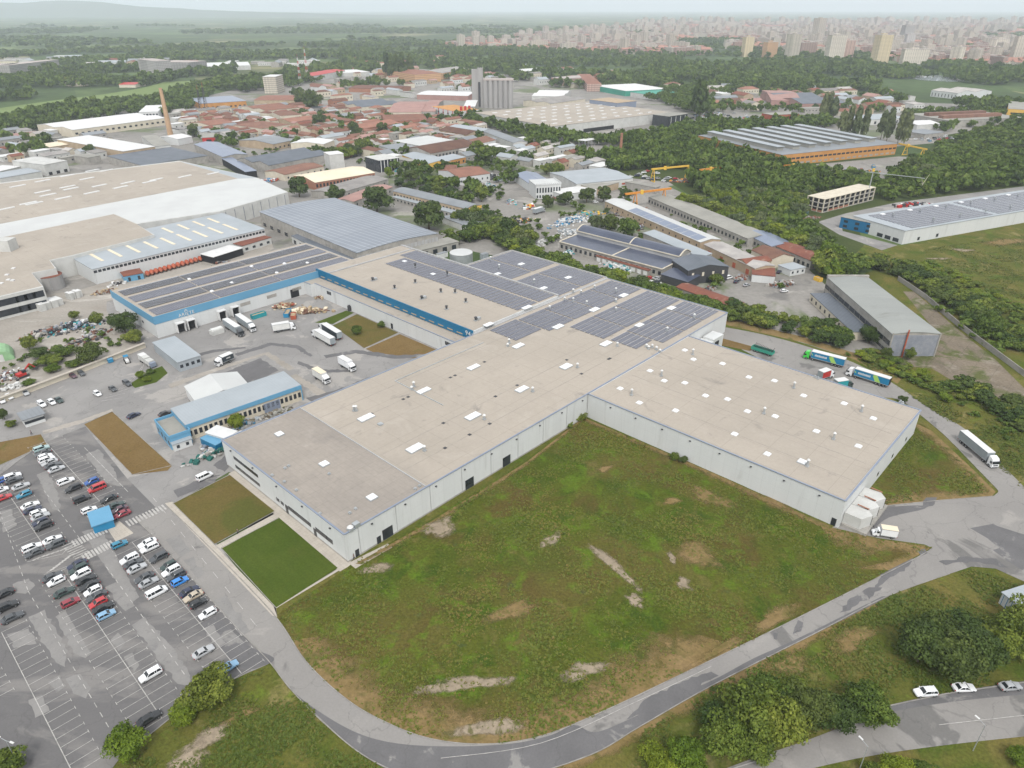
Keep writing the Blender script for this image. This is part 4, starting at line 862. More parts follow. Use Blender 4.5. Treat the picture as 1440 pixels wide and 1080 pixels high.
# ---------------------------------------------------------------- hand placed buildings: p0-p1 one roof edge, p2 the next corner, all at eaves height
BL = [
 ('metal_roofed_hall', 'pale blue-grey metal roofed hall with yellow skylight strips behind the orange drums', (130, 379), (372, 322), (321, 301), 8, 'white_wall', 'pale_metal_roof', 'shed', 1.2, [(0, 46, 1.6, 5.9, 1.3)]),
 ('grey_vaulted_hall', 'large grey ribbed roof hall with strip-windowed end wall behind the blue banded hall', (365, 298), (502, 356), (597, 322), 9, 'concrete_wall', 'vaulted_roof', 'barrel', 1.3, [(1, 22, 2.0, 4.6, 2.6, 'coping_grey'), (0, 12, 4, .5, 2.2)]),
 ('concrete_annex', 'flat concrete canopy building in front of the grey ribbed hall', (489, 366), (503, 373), (640, 338), 4.5, 'concrete_wall', 'grey_felt_roof', 'flat', 0, [(1, 10, 3.0, .6, 2.6)]),
 ('side_annex', 'narrow lean-to with slatted grey roof and dark openings along the grey ribbed hall', (410, 332), (490, 372), (502, 362), 4.5, 'grey_white_wall', 'slate_roof', 'shed', .8, [(0, 9, 3.0, .4, 2.4)]),
 ('red_roof_shed', 'small shed with bright red roof beside the long metal roofed hall', (341, 346), (381, 334), (372, 330), 4, 'grey_white_wall', 'rust_roof', 'flat', 0, [(0, 4, 2, 1, 1.4)]),
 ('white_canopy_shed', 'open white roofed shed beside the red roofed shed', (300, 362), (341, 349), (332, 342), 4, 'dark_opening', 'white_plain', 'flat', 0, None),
 ('blue_hut', 'small pale blue hut with orange rusty roof beside the row of drums', (174, 389), (201, 384), (195, 378), 3.2, 'sky_blue_fascia', 'rust_roof', 'flat', 0, [(0, 2, 1.2, .3, 2)]),
 ('cream_roof_hall', 'long cream roofed brick hall beside the big round tree', (443, 257), (527, 243), (510, 232), 6, 'brick_wall', 'cream_roof', 'gable', 2.2, [(0, 18, 1.6, 2.2, 2.4)]),
 ('grey_tower_box', 'tall windowless pale grey box building behind the cream roofed hall', (463, 218), (483, 216), (478, 212), 14, 'grey_white_wall', 'white_plain', 'flat', 0, None),
 ('brown_roof_shed', 'long shed with stained brown roof beside the pale grey box tower', (400, 246), (455, 234), (440, 227), 5, 'cream_wall', 'brown_roof', 'gable', 1.6, [(0, 6, 1.5, 1.5, 1.5)]),
 ('faded_roof_shed', 'low shed with mottled faded roof just below the cream roofed hall', (470, 274), (546, 252), (520, 246), 4.5, 'concrete_wall', 'mixed_roof', 'gable', 1.4, [(0, 6, 1.5, 1.2, 1.5)]),
 ('faded_roof_shed', 'second low mottled roof shed nearer the large round trees', (497, 284), (552, 263), (538, 257), 4.5, 'concrete_wall', 'pink_roof', 'gable', 1.2, [(0, 6, 1.5, 1.2, 1.5)]),
 ('twin_ridge_hall', 'dark grey twin ridged hall with two long parallel roofs', (378, 233), (462, 217), (438, 206), 7, 'concrete_wall', 'slate_roof', 'double', 2.6, None),
 ('solar_roof_hall', 'long hall with blue-grey solar roof left of the twin ridged hall', (313, 221), (273, 203), (304, 199), 7, 'concrete_wall', 'blue_solar_roof', 'gable', 1.5, None),
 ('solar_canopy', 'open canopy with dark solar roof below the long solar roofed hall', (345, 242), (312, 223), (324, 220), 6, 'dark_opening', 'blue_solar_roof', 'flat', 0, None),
 ('dark_ribbed_hall', 'wide dark grey ribbed roof hall directly behind the textile works', (200, 233), (292, 219), (262, 204), 6, 'concrete_wall', 'slate_roof', 'flat', 0, None),
 ('tan_front_hall', 'pale flat roofed hall with tan window front behind the dark ribbed roof', (173, 213), (218, 206), (165, 185), 8, 'tan_wall', 'white_plain', 'flat', 0, [(0, 8, 2.5, 3, 3)]),
 ('beige_roof_hall', 'beige flat roofed hall right of the tan fronted hall', (218, 206), (240, 204), (215, 190), 8, 'grey_white_wall', 'grey_felt_roof', 'flat', 0, None),
 ('white_long_hall', 'long white sawtooth hall left of the tall chimney', (102, 183), (232, 166), (215, 156), 8, 'cream_wall', 'white_plain', 'double', 2.0, [(0, 16, 3, 3, 2)]),
 ('white_house', 'white two storey house behind the long white hall', (195, 158), (222, 157), (218, 148), 9, 'white_wall', 'white_plain', 'flat', 0, [(0, 6, 2.4, 1.5, 1.8), (0, 6, 2.4, 5, 1.8)]),
 ('grey_warehouse', 'pale grey box warehouse with black gates behind the textile works at far left', (62, 232), (94, 226), (75, 216), 9, 'grey_white_wall', 'grey_white_wall', 'flat', 0, [(0, 3, 3, .2, 2.4, 'dark_opening', 'gate')]),
 ('low_white_shed', 'low white shed left of the pale grey box warehouse', (0, 241), (30, 234), (24, 228), 5, 'grey_white_wall', 'white_plain', 'flat', 0, None),
 ('long_grey_shed', 'long grey roofed shed against the back of the textile works', (0, 251), (58, 241), (54, 235), 5, 'grey_white_wall', 'pale_metal_roof', 'shed', .6, None),
 ('brown_low_row', 'long low row with reddish roof and tan walls at far left', (14, 193), (60, 188), (56, 184), 5, 'tan_wall', 'pink_roof', 'gable', 1.2, [(0, 8, 2, 1, 2)]),
 ('tan_low_shed', 'low tan roofed shed left of the lone round tree', (70, 207), (112, 201), (106, 196), 5, 'tan_wall', 'cream_roof', 'gable', 1, None),
 ('yellow_corner_hall', 'hall with yellow-orange front and blue-grey roof before the far wood', (282, 146), (346, 142), (355, 133), 8, 'orange_wall', 'blue_solar_roof', 'flat', 0, [(0, 10, 3, 1.5, 2.0)]),
 ('cream_tower_block', 'cream tower block with rows of windows left of the radio masts', (369, 108), (387, 108), (384, 105), 26, 'facade_cream', 'white_plain', 'flat', 0, None),
 ('red_long_hall', 'long red roofed hall below the cream tower block', (357, 141), (416, 141), (415, 134), 7, 'tan_wall', 'terracotta_roof', 'gable', 2, None),
 ('orange_roof_hall', 'orange roofed hall with white streaked roof in the old quarter', (374, 156), (421, 151), (412, 143), 7, 'cream_wall', 'terracotta_roof', 'double', 2, [(0, 8, 2, 2, 2)]),
 ('cream_villa', 'cream house with brown hipped roof beside the dark conifers', (394, 163), (424, 161), (419, 155), 8, 'cream_wall', 'brown_roof', 'hip', 3, [(0, 6, 1.6, 2, 2)]),
 ('red_long_row', 'very long red roofed row beyond the cream hipped house', (408, 172), (476, 164), (468, 159), 6, 'tan_wall', 'terracotta_roof', 'gable', 2.4, [(0, 12, 1.6, 1.5, 1.6)]),
 ('red_fronted_shop', 'small building with bright red front by the dark tree', (284, 194), (302, 193), (300, 187), 6, 'red_paint', 'grey_felt_roof', 'flat', 0, [(0, 1, 5, .2, 4, 'dark_opening', 'gate')]),
 ('white_barn', 'white barn left of the red fronted building', (250, 196), (270, 192), (262, 186), 6, 'white_wall', 'white_plain', 'gable', 2, None),
 ('red_roof_house', 'broad house with red tiled roof and cream walls above the red front', (296, 177), (329, 172), (322, 165), 6, 'cream_wall', 'terracotta_roof', 'gable', 2.4, [(0, 5, 1.4, 1.5, 1.6)]),
 ('brown_hip_hall', 'wide hall with dark brown hipped roof in the dense old quarter', (368, 181), (408, 175), (396, 166), 6, 'cream_wall', 'brown_roof', 'hip', 4, None),
 ('grey_gable_hall', 'grey metal roofed gable hall right of the small solar yard', (384, 203), (414, 197), (392, 187), 6, 'tan_wall', 'grey_metal_roof', 'gable', 2, [(0, 5, 2, 1.5, 1.6)]),
 ('white_roof_hall', 'white roofed hall in the old quarter below the red rows', (455, 203), (470, 197), (440, 190), 6, 'cream_wall', 'white_plain', 'gable', 1.6, None),
 ('orange_barracks', 'big orange-tan barracks with red roof on the skyline wood', (583, 105), (620, 103), (622, 93), 15, 'facade_orange', 'terracotta_roof', 'hip', 5, None),
 ('orange_barracks', 'lower orange building with patched roof right of the big barracks', (622, 103), (660, 97), (656, 91), 12, 'facade_orange', 'mixed_roof', 'gable', 4, None),
 ('slate_roof_hall', 'dark slate double roofed hall left of the red and white block', (505, 151), (562, 146), (555, 138), 7, 'cream_wall', 'slate_roof', 'double', 3, None),
 ('white_long_canopy', 'long curved white canopy before the grain silo', (586, 133), (658, 135), (656, 129), 7, 'pink_roof', 'white_plain', 'barrel', 1.5, None),
 ('pink_roof_hall', 'big hall with faded pink roof left of the red and white block', (545, 158), (592, 158), (585, 143), 8, 'cream_wall', 'pink_roof', 'gable', 4, [(0, 8, 2, 2, 3)]),
 ('pink_roof_hall', 'second faded pink roof hall touching the red and white block', (592, 157), (612, 157), (608, 141), 8, 'concrete_wall', 'pink_roof', 'gable', 4, None),
 ('silo_shed', 'grey shed with dark gate between silo and red-white block', (652, 150), (668, 150), (664, 141), 12, 'concrete_wall', 'white_plain', 'flat', 0, [(0, 1, 8, .3, 8, 'dark_opening', 'gate')]),
 ('red_brick_row', 'long red roofed brick row with dark ridge in the old quarter', (505, 182), (562, 173), (556, 167), 6, 'brick_wall', 'terracotta_roof', 'gable', 3, [(0, 12, 1.6, 2, 2)]),
 ('red_roof_row', 'red roofed row just behind the red and white block', (541, 171), (601, 169), (590, 160), 6, 'brick_wall', 'terracotta_roof', 'gable', 3, None),
 ('brown_big_hall', 'big hall with brown tiled roof and grey windowed side wall', (606, 216), (672, 204), (662, 193), 7, 'concrete_wall', 'brown_roof', 'gable', 3.4, [(0, 14, 2.0, 2.5, 2.6)]),
 ('brown_end_hall', 'shorter brown roofed hall at the right end of the big brown roof', (672, 203), (697, 197), (688, 190), 7, 'white_wall', 'brown_roof', 'gable', 3, [(0, 6, 1.6, 2, 1.6)]),
 ('pale_flat_hall', 'pale grey-white flat roofed hall before the brown tiled roof', (590, 205), (638, 197), (613, 189), 6, 'grey_white_wall', 'white_roof', 'flat', 0, None),
 ('grey_small_hall', 'small pale grey hall left of the pale flat roofed hall', (553, 211), (585, 207), (576, 200), 6, 'grey_white_wall', 'grey_metal_roof', 'flat', 0, [(0, 4, 3, 1, 2)]),
 ('glass_office', 'white framed glass office with dark panes beside the car yard', (533, 226), (561, 222), (553, 215), 10, 'dark_window', 'grey_white_wall', 'flat', 0, [(0, 6, .7, 0, 9.8, 'white_plain', 'column'), (1, 3, .7, 0, 9.8, 'white_plain', 'column')]),
 ('yellow_gable_shed', 'grey roofed shed with yellow gable end right of the glass office', (600, 231), (565, 218), (590, 212), 5, 'yellow_wall', 'pale_metal_roof', 'gable', 1.6, None),
 ('grey_yard_shed', 'long pale shed behind the yellow gabled shed', (622, 228), (655, 221), (648, 216), 5, 'orange_wall', 'pale_metal_roof', 'shed', 1, [(0, 5, 2, 1, 2)]),
 ('red_roof_villa', 'white house with red tiled roof nearest the road', (645, 250), (689, 244), (669, 233), 6, 'white_wall', 'terracotta_roof', 'gable', 2.6, [(0, 6, 1.2, 2, 1.6)]),
 ('red_roof_villa', 'taller white house with faded red roof behind the lower red roof', (624, 240), (640, 240), (668, 232), 7, 'white_wall', 'terracotta_roof', 'hip', 2.6, [(0, 3, 1.2, 2, 1.6), (0, 3, 1.2, 4.6, 1.4)]),
 ('dark_brown_hall', 'hall with dark brown roof and tan gable near the tree line', (656, 190), (617, 183), (630, 178), 6, 'tan_wall', 'brown_roof', 'gable', 3, None),
 ('long_grey_roof', 'long grey metal roof at the tree line right of the brown roofs', (722, 201), (680, 185), (690, 181), 6, 'grey_white_wall', 'grey_metal_roof', 'gable', 1.5, None),
 ('pale_metal_shed', 'pale metal shed behind the long grey roof', (678, 185), (632, 178), (645, 175), 6, 'grey_white_wall', 'pale_metal_roof', 'gable', 1.4, None),
 ('yellow_fronted_workshop', 'long grey roofed workshop with bright yellow end wall', (656, 294), (553, 269), (562, 262), 6, 'tan_wall', 'grey_metal_roof', 'barrel', 1.4, [(0, 22, 1.6, 3.0, 1.4, 'dark_window'), (3, 1, 3, .2, 3, 'white_plain', 'gate')]),
 ('yellow_lean_to', 'low metal lean-to in front of the yellow fronted workshop', (648, 303), (552, 277), (556, 271), 3, 'concrete_wall', 'pale_metal_roof', 'shed', .5, [(0, 18, 1.6, .8, 1.3)]),
 ('grey_flat_workshop', 'grey flat workshop right of the yellow fronted workshop', (655, 318), (622, 305), (645, 299), 4, 'grey_white_wall', 'grey_metal_roof', 'flat', 0, None),
 ('solar_barn', 'white barn with dark panels on its sloping roof by the castle-like office', (750, 262), (724, 245), (742, 236), 6, 'white_wall', 'blue_solar_roof', 'gable', 1.8, None),
 ('castle_like_office', 'white battlemented office block with arched windows by the yard', (754, 261), (789, 259), (782, 251), 10, 'white_wall', 'white_roof', 'flat', 0, [(0, 9, 1.2, 4.5, 3.6), (1, 4, 1.2, 4.5, 3.6), (0, 9, 1.2, .8, 2)]),
 ('grey_low_annex', 'pale low annex attached to the battlemented office', (791, 274), (839, 267), (828, 260), 5, 'white_wall', 'white_plain', 'flat', 0, [(0, 5, 1.8, 1.2, 1.6)]),
 ('blue_grey_warehouse', 'wide blue-grey roofed warehouse with small red patches', (811, 259), (890, 251), (828, 238), 7, 'grey_white_wall', 'pale_metal_roof', 'gable', 1.4, [(0, 3, 3, 3, 1.4, 'rusty_red', 'sign')]),
 ('ruined_shed', 'roofless dark ruin with tan roof edge behind the orange gantry', (836, 266), (880, 254), (868, 249), 5, 'tan_wall', 'grey_felt_roof', 'shed', 1, None),
 ('tan_roof_shed', 'tan-grey roofed shed beside the ruin', (880, 256), (922, 264), (912, 259), 5, 'concrete_wall', 'grey_felt_roof', 'flat', 0, None),
 ('long_white_row', 'long row with solar panels and white roof behind the black arched hall', (985, 341), (851, 283), (868, 277), 5, 'tan_wall', 'white_roof', 'gable', 1.2, [(0, 16, 1.0, 2, 1.2)]),
 ('garage_row', 'continuing row of tan garages with patched white roofs', (1062, 378), (990, 344), (1010, 338), 5, 'tan_wall', 'mixed_roof', 'gable', 1, [(0, 4, 2.5, .2, 2.8, 'rusty_red', 'gate')]),
 ('workshop_row', 'long tan-grey roofed workshop row along the tree belt', (1052, 336), (912, 277), (934, 271), 5, 'concrete_wall', 'grey_felt_roof', 'gable', 1.2, [(0, 30, 1.6, 1.4, 1.8)]),
 ('solar_workshop', 'workshop with smooth blue-grey solar roof at the end of the long row', (1085, 347), (1046, 328), (1066, 320), 5, 'concrete_wall', 'blue_solar_roof', 'gable', 1.2, [(0, 8, 1.6, 1.4, 1.8)]),
 ('patched_red_hall', 'hall with patched red and grey roof at the end of the long row', (1141, 367), (1090, 346), (1103, 337), 5, 'concrete_wall', 'rust_roof', 'gable', 1.4, [(0, 8, 1.8, 1, 2)]),
 ('brown_gable_barn', 'barn with dark brown gable roof among the tan garages', (1085, 365), (1057, 352), (1076, 343), 5, 'cream_wall', 'brown_roof', 'gable', 2.2, None),
 ('rust_roof_house', 'tan house with rusty brown roof beside the dirt yard', (1050, 372), (1085, 367), (1074, 360), 5, 'tan_wall', 'rust_roof', 'gable', 1.5, [(0, 3, 1.2, .8, 1.6)]),
 ('broken_roof_shed', 'low white shed with broken rusty roof beside the tan house', (1058, 386), (1090, 389), (1082, 377), 4, 'white_wall', 'rust_roof', 'flat', 0, None),
 ('white_cabin', 'small white cabin with pale roof in the dirt yard', (1112, 380), (1133, 376), (1122, 368), 3.4, 'white_wall', 'pale_metal_roof', 'flat', 0, [(0, 3, 1.2, 1.2, 1.2)]),
 ('red_long_shed', 'long dark red roofed shed among trees behind the solar hall', (1030, 432), (951, 404), (962, 397), 3.6, 'concrete_wall', 'rust_roof', 'gable', .9, None),
 ('concrete_hall', 'abandoned concrete hall with curved grey roof and glass brick end', (1255, 470), (1163, 390), (1218, 389), 9.8, 'concrete_wall', 'abandoned_roof', 'barrel', .9, [(0, 12, 5.2, 1.4, 1.1), (0, 12, 5.2, 4.6, 2.0)]),
 ('ruined_annex', 'low cream graffiti walled annex with dark roof beside the abandoned hall', (1199, 467), (1140, 413), (1160, 409), 3.8, 'cream_wall', 'slate_roof', 'flat', 0, [(0, 9, 1.4, 1.0, 1.6)]),
 ('modern_white_hall', 'big modern white hall with grey solar roof at right', (1640, 263), (1273, 325), (1212, 302), 8.2, 'white_wall', 'pale_metal_roof', 'flat', 0, [(1, 3, 4, .6, 2.2, 'dark_window', 'window', (.05, .5)), (0, 2, 2, 1, 2, 'dark_window', 'window', (.86, .98))]),
 ('deep_blue_office', 'deep blue two storey office attached to the modern white hall', (1183, 305), (1231, 315), (1237, 309), 7, 'deep_blue_wall', 'grey_felt_roof', 'flat', 0, [(0, 3, 2.6, 1, 1.6), (0, 3, 2.6, 4, 1.6)]),
 ('orange_factory', 'orange banded factory with raised roof lanterns among the trees', (1100, 218), (1262, 202), (1160, 176), 10, 'orange_wall', 'grey_metal_roof', 'flat', 0, [(0, 26, 4.2, 5.2, 1.6), (0, 20, 4.2, 1.0, 1.6, 'concrete_wall')]),
 ('beige_logistics_hall', 'very large flat beige roofed logistics hall beyond the wood', (775, 178), (942, 158), (845, 141), 11, 'grey_white_wall', 'beige_roof', 'flat', 0, [(0, 8, 6, .3, 4, 'dark_opening', 'gate', (.25, .5))]),
 ('dark_glass_office', 'dark glass office at the right end of the logistics hall', (941, 164), (967, 160), (960, 155), 12, 'dark_window', 'grey_felt_roof', 'flat', 0, [(0, 4, 1, .2, 11, 'grey_white_wall', 'column')]),
 ('grey_blue_block', 'tall grey-blue windowless block behind the logistics hall', (829, 140), (868, 145), (878, 140), 16, 'coping_blue', 'tan_wall', 'flat', 0, None),
 ('white_roof_market', 'wide white roofed market hall behind poplars', (880, 128), (940, 125), (905, 117), 8, 'green_roof', 'white_plain', 'flat', 0, None),
 ('teal_roof_market', 'teal roofed market hall in front of the white market roof', (917, 134), (960, 131), (940, 126), 7, 'grey_white_wall', 'green_roof', 'flat', 0, None),
 ('white_tent_hall', 'cluster hall with stepped white roofs near the silo', (748, 135), (792, 136), (775, 127), 7, 'grey_white_wall', 'white_plain', 'double', 2, None),
 ('white_tent_hall', 'long pale mottled roof hall right of the stepped white roofs', (775, 146), (823, 139), (810, 132), 7, 'cream_wall', 'mixed_roof', 'double', 2, None),
 ('red_brick_block', 'red brick block on the far side of the orange factory', (1086, 162), (1124, 160), (1112, 157), 11, 'rusty_red', 'grey_felt_roof', 'flat', 0, [(0, 5, 3, 1.5, 2), (0, 5, 3, 6, 2)]),
 ('blue_roof_barracks', 'long blue-grey double roofed barracks before the right-hand wood', (1128, 146), (1190, 145), (1185, 130), 8, 'pink_roof', 'slate_roof', 'double', 4, None),
 ('pink_barracks', 'pinkish long barracks left of the blue-grey double roof', (1085, 141), (1128, 142), (1120, 128), 8, 'pink_roof', 'pink_roof', 'gable', 4, None),
 ('flat_concrete_works', 'long flat concrete works with dark clerestory strips at right', (1277, 160), (1335, 170), (1390, 158), 8, 'concrete_wall', 'grey_felt_roof', 'flat', 0, None),
 ('white_long_store', 'pale flat store in front of the concrete works', (1216, 169), (1278, 166), (1270, 159), 6, 'grey_white_wall', 'pale_metal_roof', 'flat', 0, [(0, 6, 3, 1, 3)]),
 ('white_arched_barn', 'white roofed barn before the flat concrete works', (1290, 176), (1322, 174), (1315, 168), 6, 'grey_white_wall', 'white_plain', 'gable', 2, None),
 ('grey_car_shop', 'grey roofed car workshop at the crowded car yard', (1301, 189), (1328, 186), (1322, 179), 5, 'concrete_wall', 'grey_metal_roof', 'flat', 0, None),
 ('yellow_tiered_block', 'yellow banded building at the right edge', (1418, 153), (1470, 156), (1465, 145), 13, 'yellow_wall', 'grey_felt_roof', 'flat', 0, [(0, 2, 12, 3.2, 1.8), (0, 2, 12, 7.2, 1.8)]),
 ('ribbed_white_hall', 'white hall with ribbed gable front below the lake', (1310, 127), (1347, 131), (1345, 123), 9, 'white_wall', 'mixed_roof', 'double', 3, [(0, 8, 1.2, 1, 5)]),
 ('grey_grain_works', 'tall grey grain works in the far left countryside', (193, 83), (218, 86), (222, 83), 30, 'facade_grey', 'city_roof_grey', 'flat', 0, None),
 ('grey_grain_works', 'lower pale wing of the grey grain works', (220, 87), (266, 88), (262, 85), 22, 'facade_grey', 'city_roof_grey', 'flat', 0, None),
 ('white_far_depot', 'long white depot right of the grey grain works', (270, 94), (352, 92), (348, 87), 9, 'grey_white_wall', 'white_plain', 'flat', 0, None),
 ('red_far_depot', 'long depot with red banded roof before the far wood', (440, 107), (485, 99), (480, 95), 10, 'grey_white_wall', 'red_paint', 'gable', 2, None),
 ('far_red_barn', 'red roofed barn among trees beyond the pale field', (76, 113), (100, 117), (102, 112), 6, 'cream_wall', 'red_paint', 'gable', 3, None),
 ('far_red_barn', 'long thin red roofed barn on the upper edge of the pale field', (167, 119), (190, 119), (189, 116), 5, 'cream_wall', 'red_paint', 'gable', 2, None),
 ('far_white_block', 'white block at the left edge of the far countryside', (13, 91), (27, 89), (25, 83), 16, 'white_wall', 'city_roof_grey', 'flat', 0, None),
 ('far_white_block', 'grey block at the very left edge of the far countryside', (-8, 92), (12, 92), (12, 84), 16, 'facade_grey', 'city_roof_grey', 'flat', 0, None),
 ('long_white_store', 'long white roofed store among poplars left of the barracks', (478, 103), (520, 101), (512, 97), 7, 'grey_white_wall', 'white_plain', 'flat', 0, None),
 ('brown_brick_row', 'long low brown row before the poplars', (490, 124), (560, 126), (560, 121), 6, 'brick_wall', 'terracotta_roof', 'gable', 2, None),
 ('tan_villa', 'tan villa with flat roof left of the dark poplars', (720, 98), (742, 100), (740, 94), 12, 'facade_cream', 'white_plain', 'flat', 0, None),
 ('pink_villa', 'pink many-roofed villa above the logistics hall', (826, 118), (846, 118), (842, 104), 12, 'facade_pink', 'terracotta_roof', 'hip', 3, None),
 ('pink_villa', 'wide pink school left of the pink villa', (775, 109), (796, 111), (794, 104), 12, 'facade_pink', 'city_roof_grey', 'flat', 0, None),
]
BUILT = {}
for (nm, lb, p0, p1, p2, h, wm, rm, kind, rise, win) in BL:
    BUILT[lb[:24]] = building(nm, lb, rect3(p0, p1, p2, h), h, wm, rm, kind, rise, win=win)
def root_of(s): return next(o for k, o in BUILT.items() if k.startswith(s[:24]))
# --- extras on those buildings
r = root_of('pale blue-grey metal roof'); q = rect3((130, 379), (372, 322), (321, 301), 8); ex = (q[1]-q[0]).normalized(); ey = (q[3]-q[0]).normalized(); D_ = (q[3]-q[0]).length; L_ = (q[1]-q[0]).length
for i in range(9):
    b = MB(); x = L_*(.08+.098*i); f_ = lambda p: (*(q[0]+ex*p[0]+ey*p[1]), 8.28+p[1]/D_*1.2+p[2])
    y0, y1 = (D_*.18, D_*.52); b.box(x, y0, 0, x+1.6, y1, .12, 'cream_roof', f_); child(b, 'skylight', r)
    if i > 4: b = MB(); b.box(x, D_*.62, 0, x+1.6, D_*.9, .12, 'cream_roof', f_); child(b, 'skylight', r)
r = root_of('orange banded factory'); q = rect3((1100, 218), (1262, 202), (1160, 176), 10); ex = (q[1]-q[0]).normalized(); ey = (q[3]-q[0]).normalized(); L_ = (q[1]-q[0]).length; D_ = (q[3]-q[0]).length
for i in range(7):
    x = L_*(.06+.135*i); f_ = lambda p: (*(q[0]+ex*p[0]+ey*p[1]), 10.25+p[2])
    b = MB(); b.box(x, D_*.14, 0, x+L_*.055, D_*.97, 3.4, 'grey_felt_roof', f_); b.box(x-.5, D_*.13, 3.4, x+L_*.055+.5, D_*.98, 3.7, 'pale_metal_roof', f_); child(b, 'roof_lantern', r)
r = root_of('very large flat beige'); q = rect3((775, 178), (942, 158), (845, 141), 11); ex = (q[1]-q[0]).normalized(); ey = (q[3]-q[0]).normalized(); L_ = (q[1]-q[0]).length; D_ = (q[3]-q[0]).length
for i in range(9):
    for j in range(6):
        x = L_*(.07+.1*i)+rs.uniform(-2, 2); y = D_*(.08+.155*j); f_ = lambda p: (*(q[0]+ex*p[0]+ey*p[1]), 11.25+p[2])
        b = MB(); b.box(x, y, 0, x+7, y+2.5, .7, 'white_plain', f_); child(b, 'skylight', r)
r = root_of('big modern white hall'); q = rect3((1640, 263), (1273, 325), (1212, 302), 8.2); ex = (q[1]-q[0]).normalized(); ey = (q[3]-q[0]).normalized(); L_ = (q[1]-q[0]).length; D_ = (q[3]-q[0]).length
f_ = lambda p: (*(q[0]+ex*p[0]+ey*p[1]), 8.46+p[2])
for j in range(11):
    y = D_*.06+j*D_*.078
    for (x0, x1) in ((L_*.40, L_*.68), (L_*.70, L_*.97)):
        b = MB(); b.box(x0, y, 0, x1, y+D_*.052, .25, 'solar_panel', f_); child(b, 'solar_row', r)
for i in range(12):
    x = L_*(.42+.045*i); y = D_*(.22+.5*(i % 2)); b = MB(); b.box(x, y, 0, x+.8, y+.8, 1.8, 'galvanised', f_); child(b, 'vent', r)
    if i % 2: b = MB(); b.box(x+4, y+3, .26, x+7, y+5, .8, 'white_panel', f_); child(b, 'skylight', r)
r = root_of('long row with solar panels'); q = rect3((985, 341), (851, 283), (868, 277), 5); ex = (q[1]-q[0]).normalized(); ey = (q[3]-q[0]).normalized(); L_ = (q[1]-q[0]).length; D_ = (q[3]-q[0]).length
for i in range(9):
    x = L_*(.03+.078*i); sl = 1.2/(D_/2); f_ = lambda p: (*(q[0]+ex*p[0]+ey*p[1]), 5.3+p[1]*sl+p[2])
    b = MB(); b.box(x, .3, 0, x+L_*.072, D_*.46, .1, 'blue_solar_roof', f_); child(b, 'solar_panel', r)
r = root_of('abandoned concrete hall'); q = rect3((1255, 470), (1163, 390), (1218, 389), 9.8); ex = (q[1]-q[0]).normalized(); ey = (q[3]-q[0]).normalized(); L_ = (q[1]-q[0]).length; D_ = (q[3]-q[0]).length
f_ = lambda p: (*(q[0]+ex*p[0]+ey*p[1]), p[2])
b = MB(); b.box(-.12, .6, .2, -.005, D_-.6, 9.4, 'blue_block_wall', f_); child(b, 'glass_brick_wall', r)
b = MB(); b.box(-.3, D_-.5, 0, -.01, D_, 10.4, 'concrete_wall', f_); b.box(-.3, 0, 0, -.01, .5, 10.4, 'concrete_wall', f_); child(b, 'pillar', r)
b = MB(); b.box(L_*.98, -.2, 9.8, L_, D_+.2, 11.2, 'concrete_wall', f_); child(b, 'parapet', r)
b = MB(); c_ = q[0]+ey*D_*.3; b.tube((c_.x, c_.y-.8, 0), (c_.x, c_.y-.8, 12), .3, 'rusty_red', 8); child(b, 'stove_pipe', r)
r = root_of('castle-like office') if False else root_of('white battlemented office')
q = rect3((754, 261), (789, 259), (782, 251), 10); ex = (q[1]-q[0]).normalized(); ey = (q[3]-q[0]).normalized(); L_ = (q[1]-q[0]).length; D_ = (q[3]-q[0]).length
f_ = lambda p: (*(q[0]+ex*p[0]+ey*p[1]), p[2]); b = MB()
for i in range(12): b.box(L_*i/12, -.3, 10.1, L_*(i+.55)/12, .1, 11.4, 'white_wall', f_)
for i in range(9): b.box(L_-.1, D_*i/9, 10.1, L_+.3, D_*(i+.55)/9, 11.4, 'white_wall', f_)
child(b, 'battlement', r)
r = root_of('flat concrete works') if False else root_of('long flat concrete works')
q = rect3((1277, 160), (1335, 170), (1390, 158), 8); ex = (q[1]-q[0]).normalized(); ey = (q[3]-q[0]).normalized(); L_ = (q[1]-q[0]).length; D_ = (q[3]-q[0]).length
for k in range(2):
    f_ = lambda p: (*(q[0]+ex*p[0]+ey*p[1]), 8.26+p[2]); b = MB(); b.box(L_*(.3+.35*k), D_*.05, 0, L_*(.42+.35*k), D_*.85, 3.5, 'brown_roof', f_); child(b, 'clerestory', r)
r = root_of('long grey roofed workshop'); q = rect3((656, 294), (553, 269), (562, 262), 6); ex = (q[1]-q[0]).normalized(); ey = (q[3]-q[0]).normalized(); D_ = (q[3]-q[0]).length
f_ = lambda p: (*(q[0]+ex*p[0]+ey*p[1]), p[2]); b = MB(); b.box(-.5, -.3, .1, -.34, D_+.3, 2.9, 'yellow_wall', f_); b.box(-.5, -.3, 4.2, -.34, D_+.3, 6.2, 'yellow_wall', f_); b.box(-.45, -.2, 2.9, -.36, D_+.2, 4.2, 'dark_window', f_); child(b, 'end_wall', r)
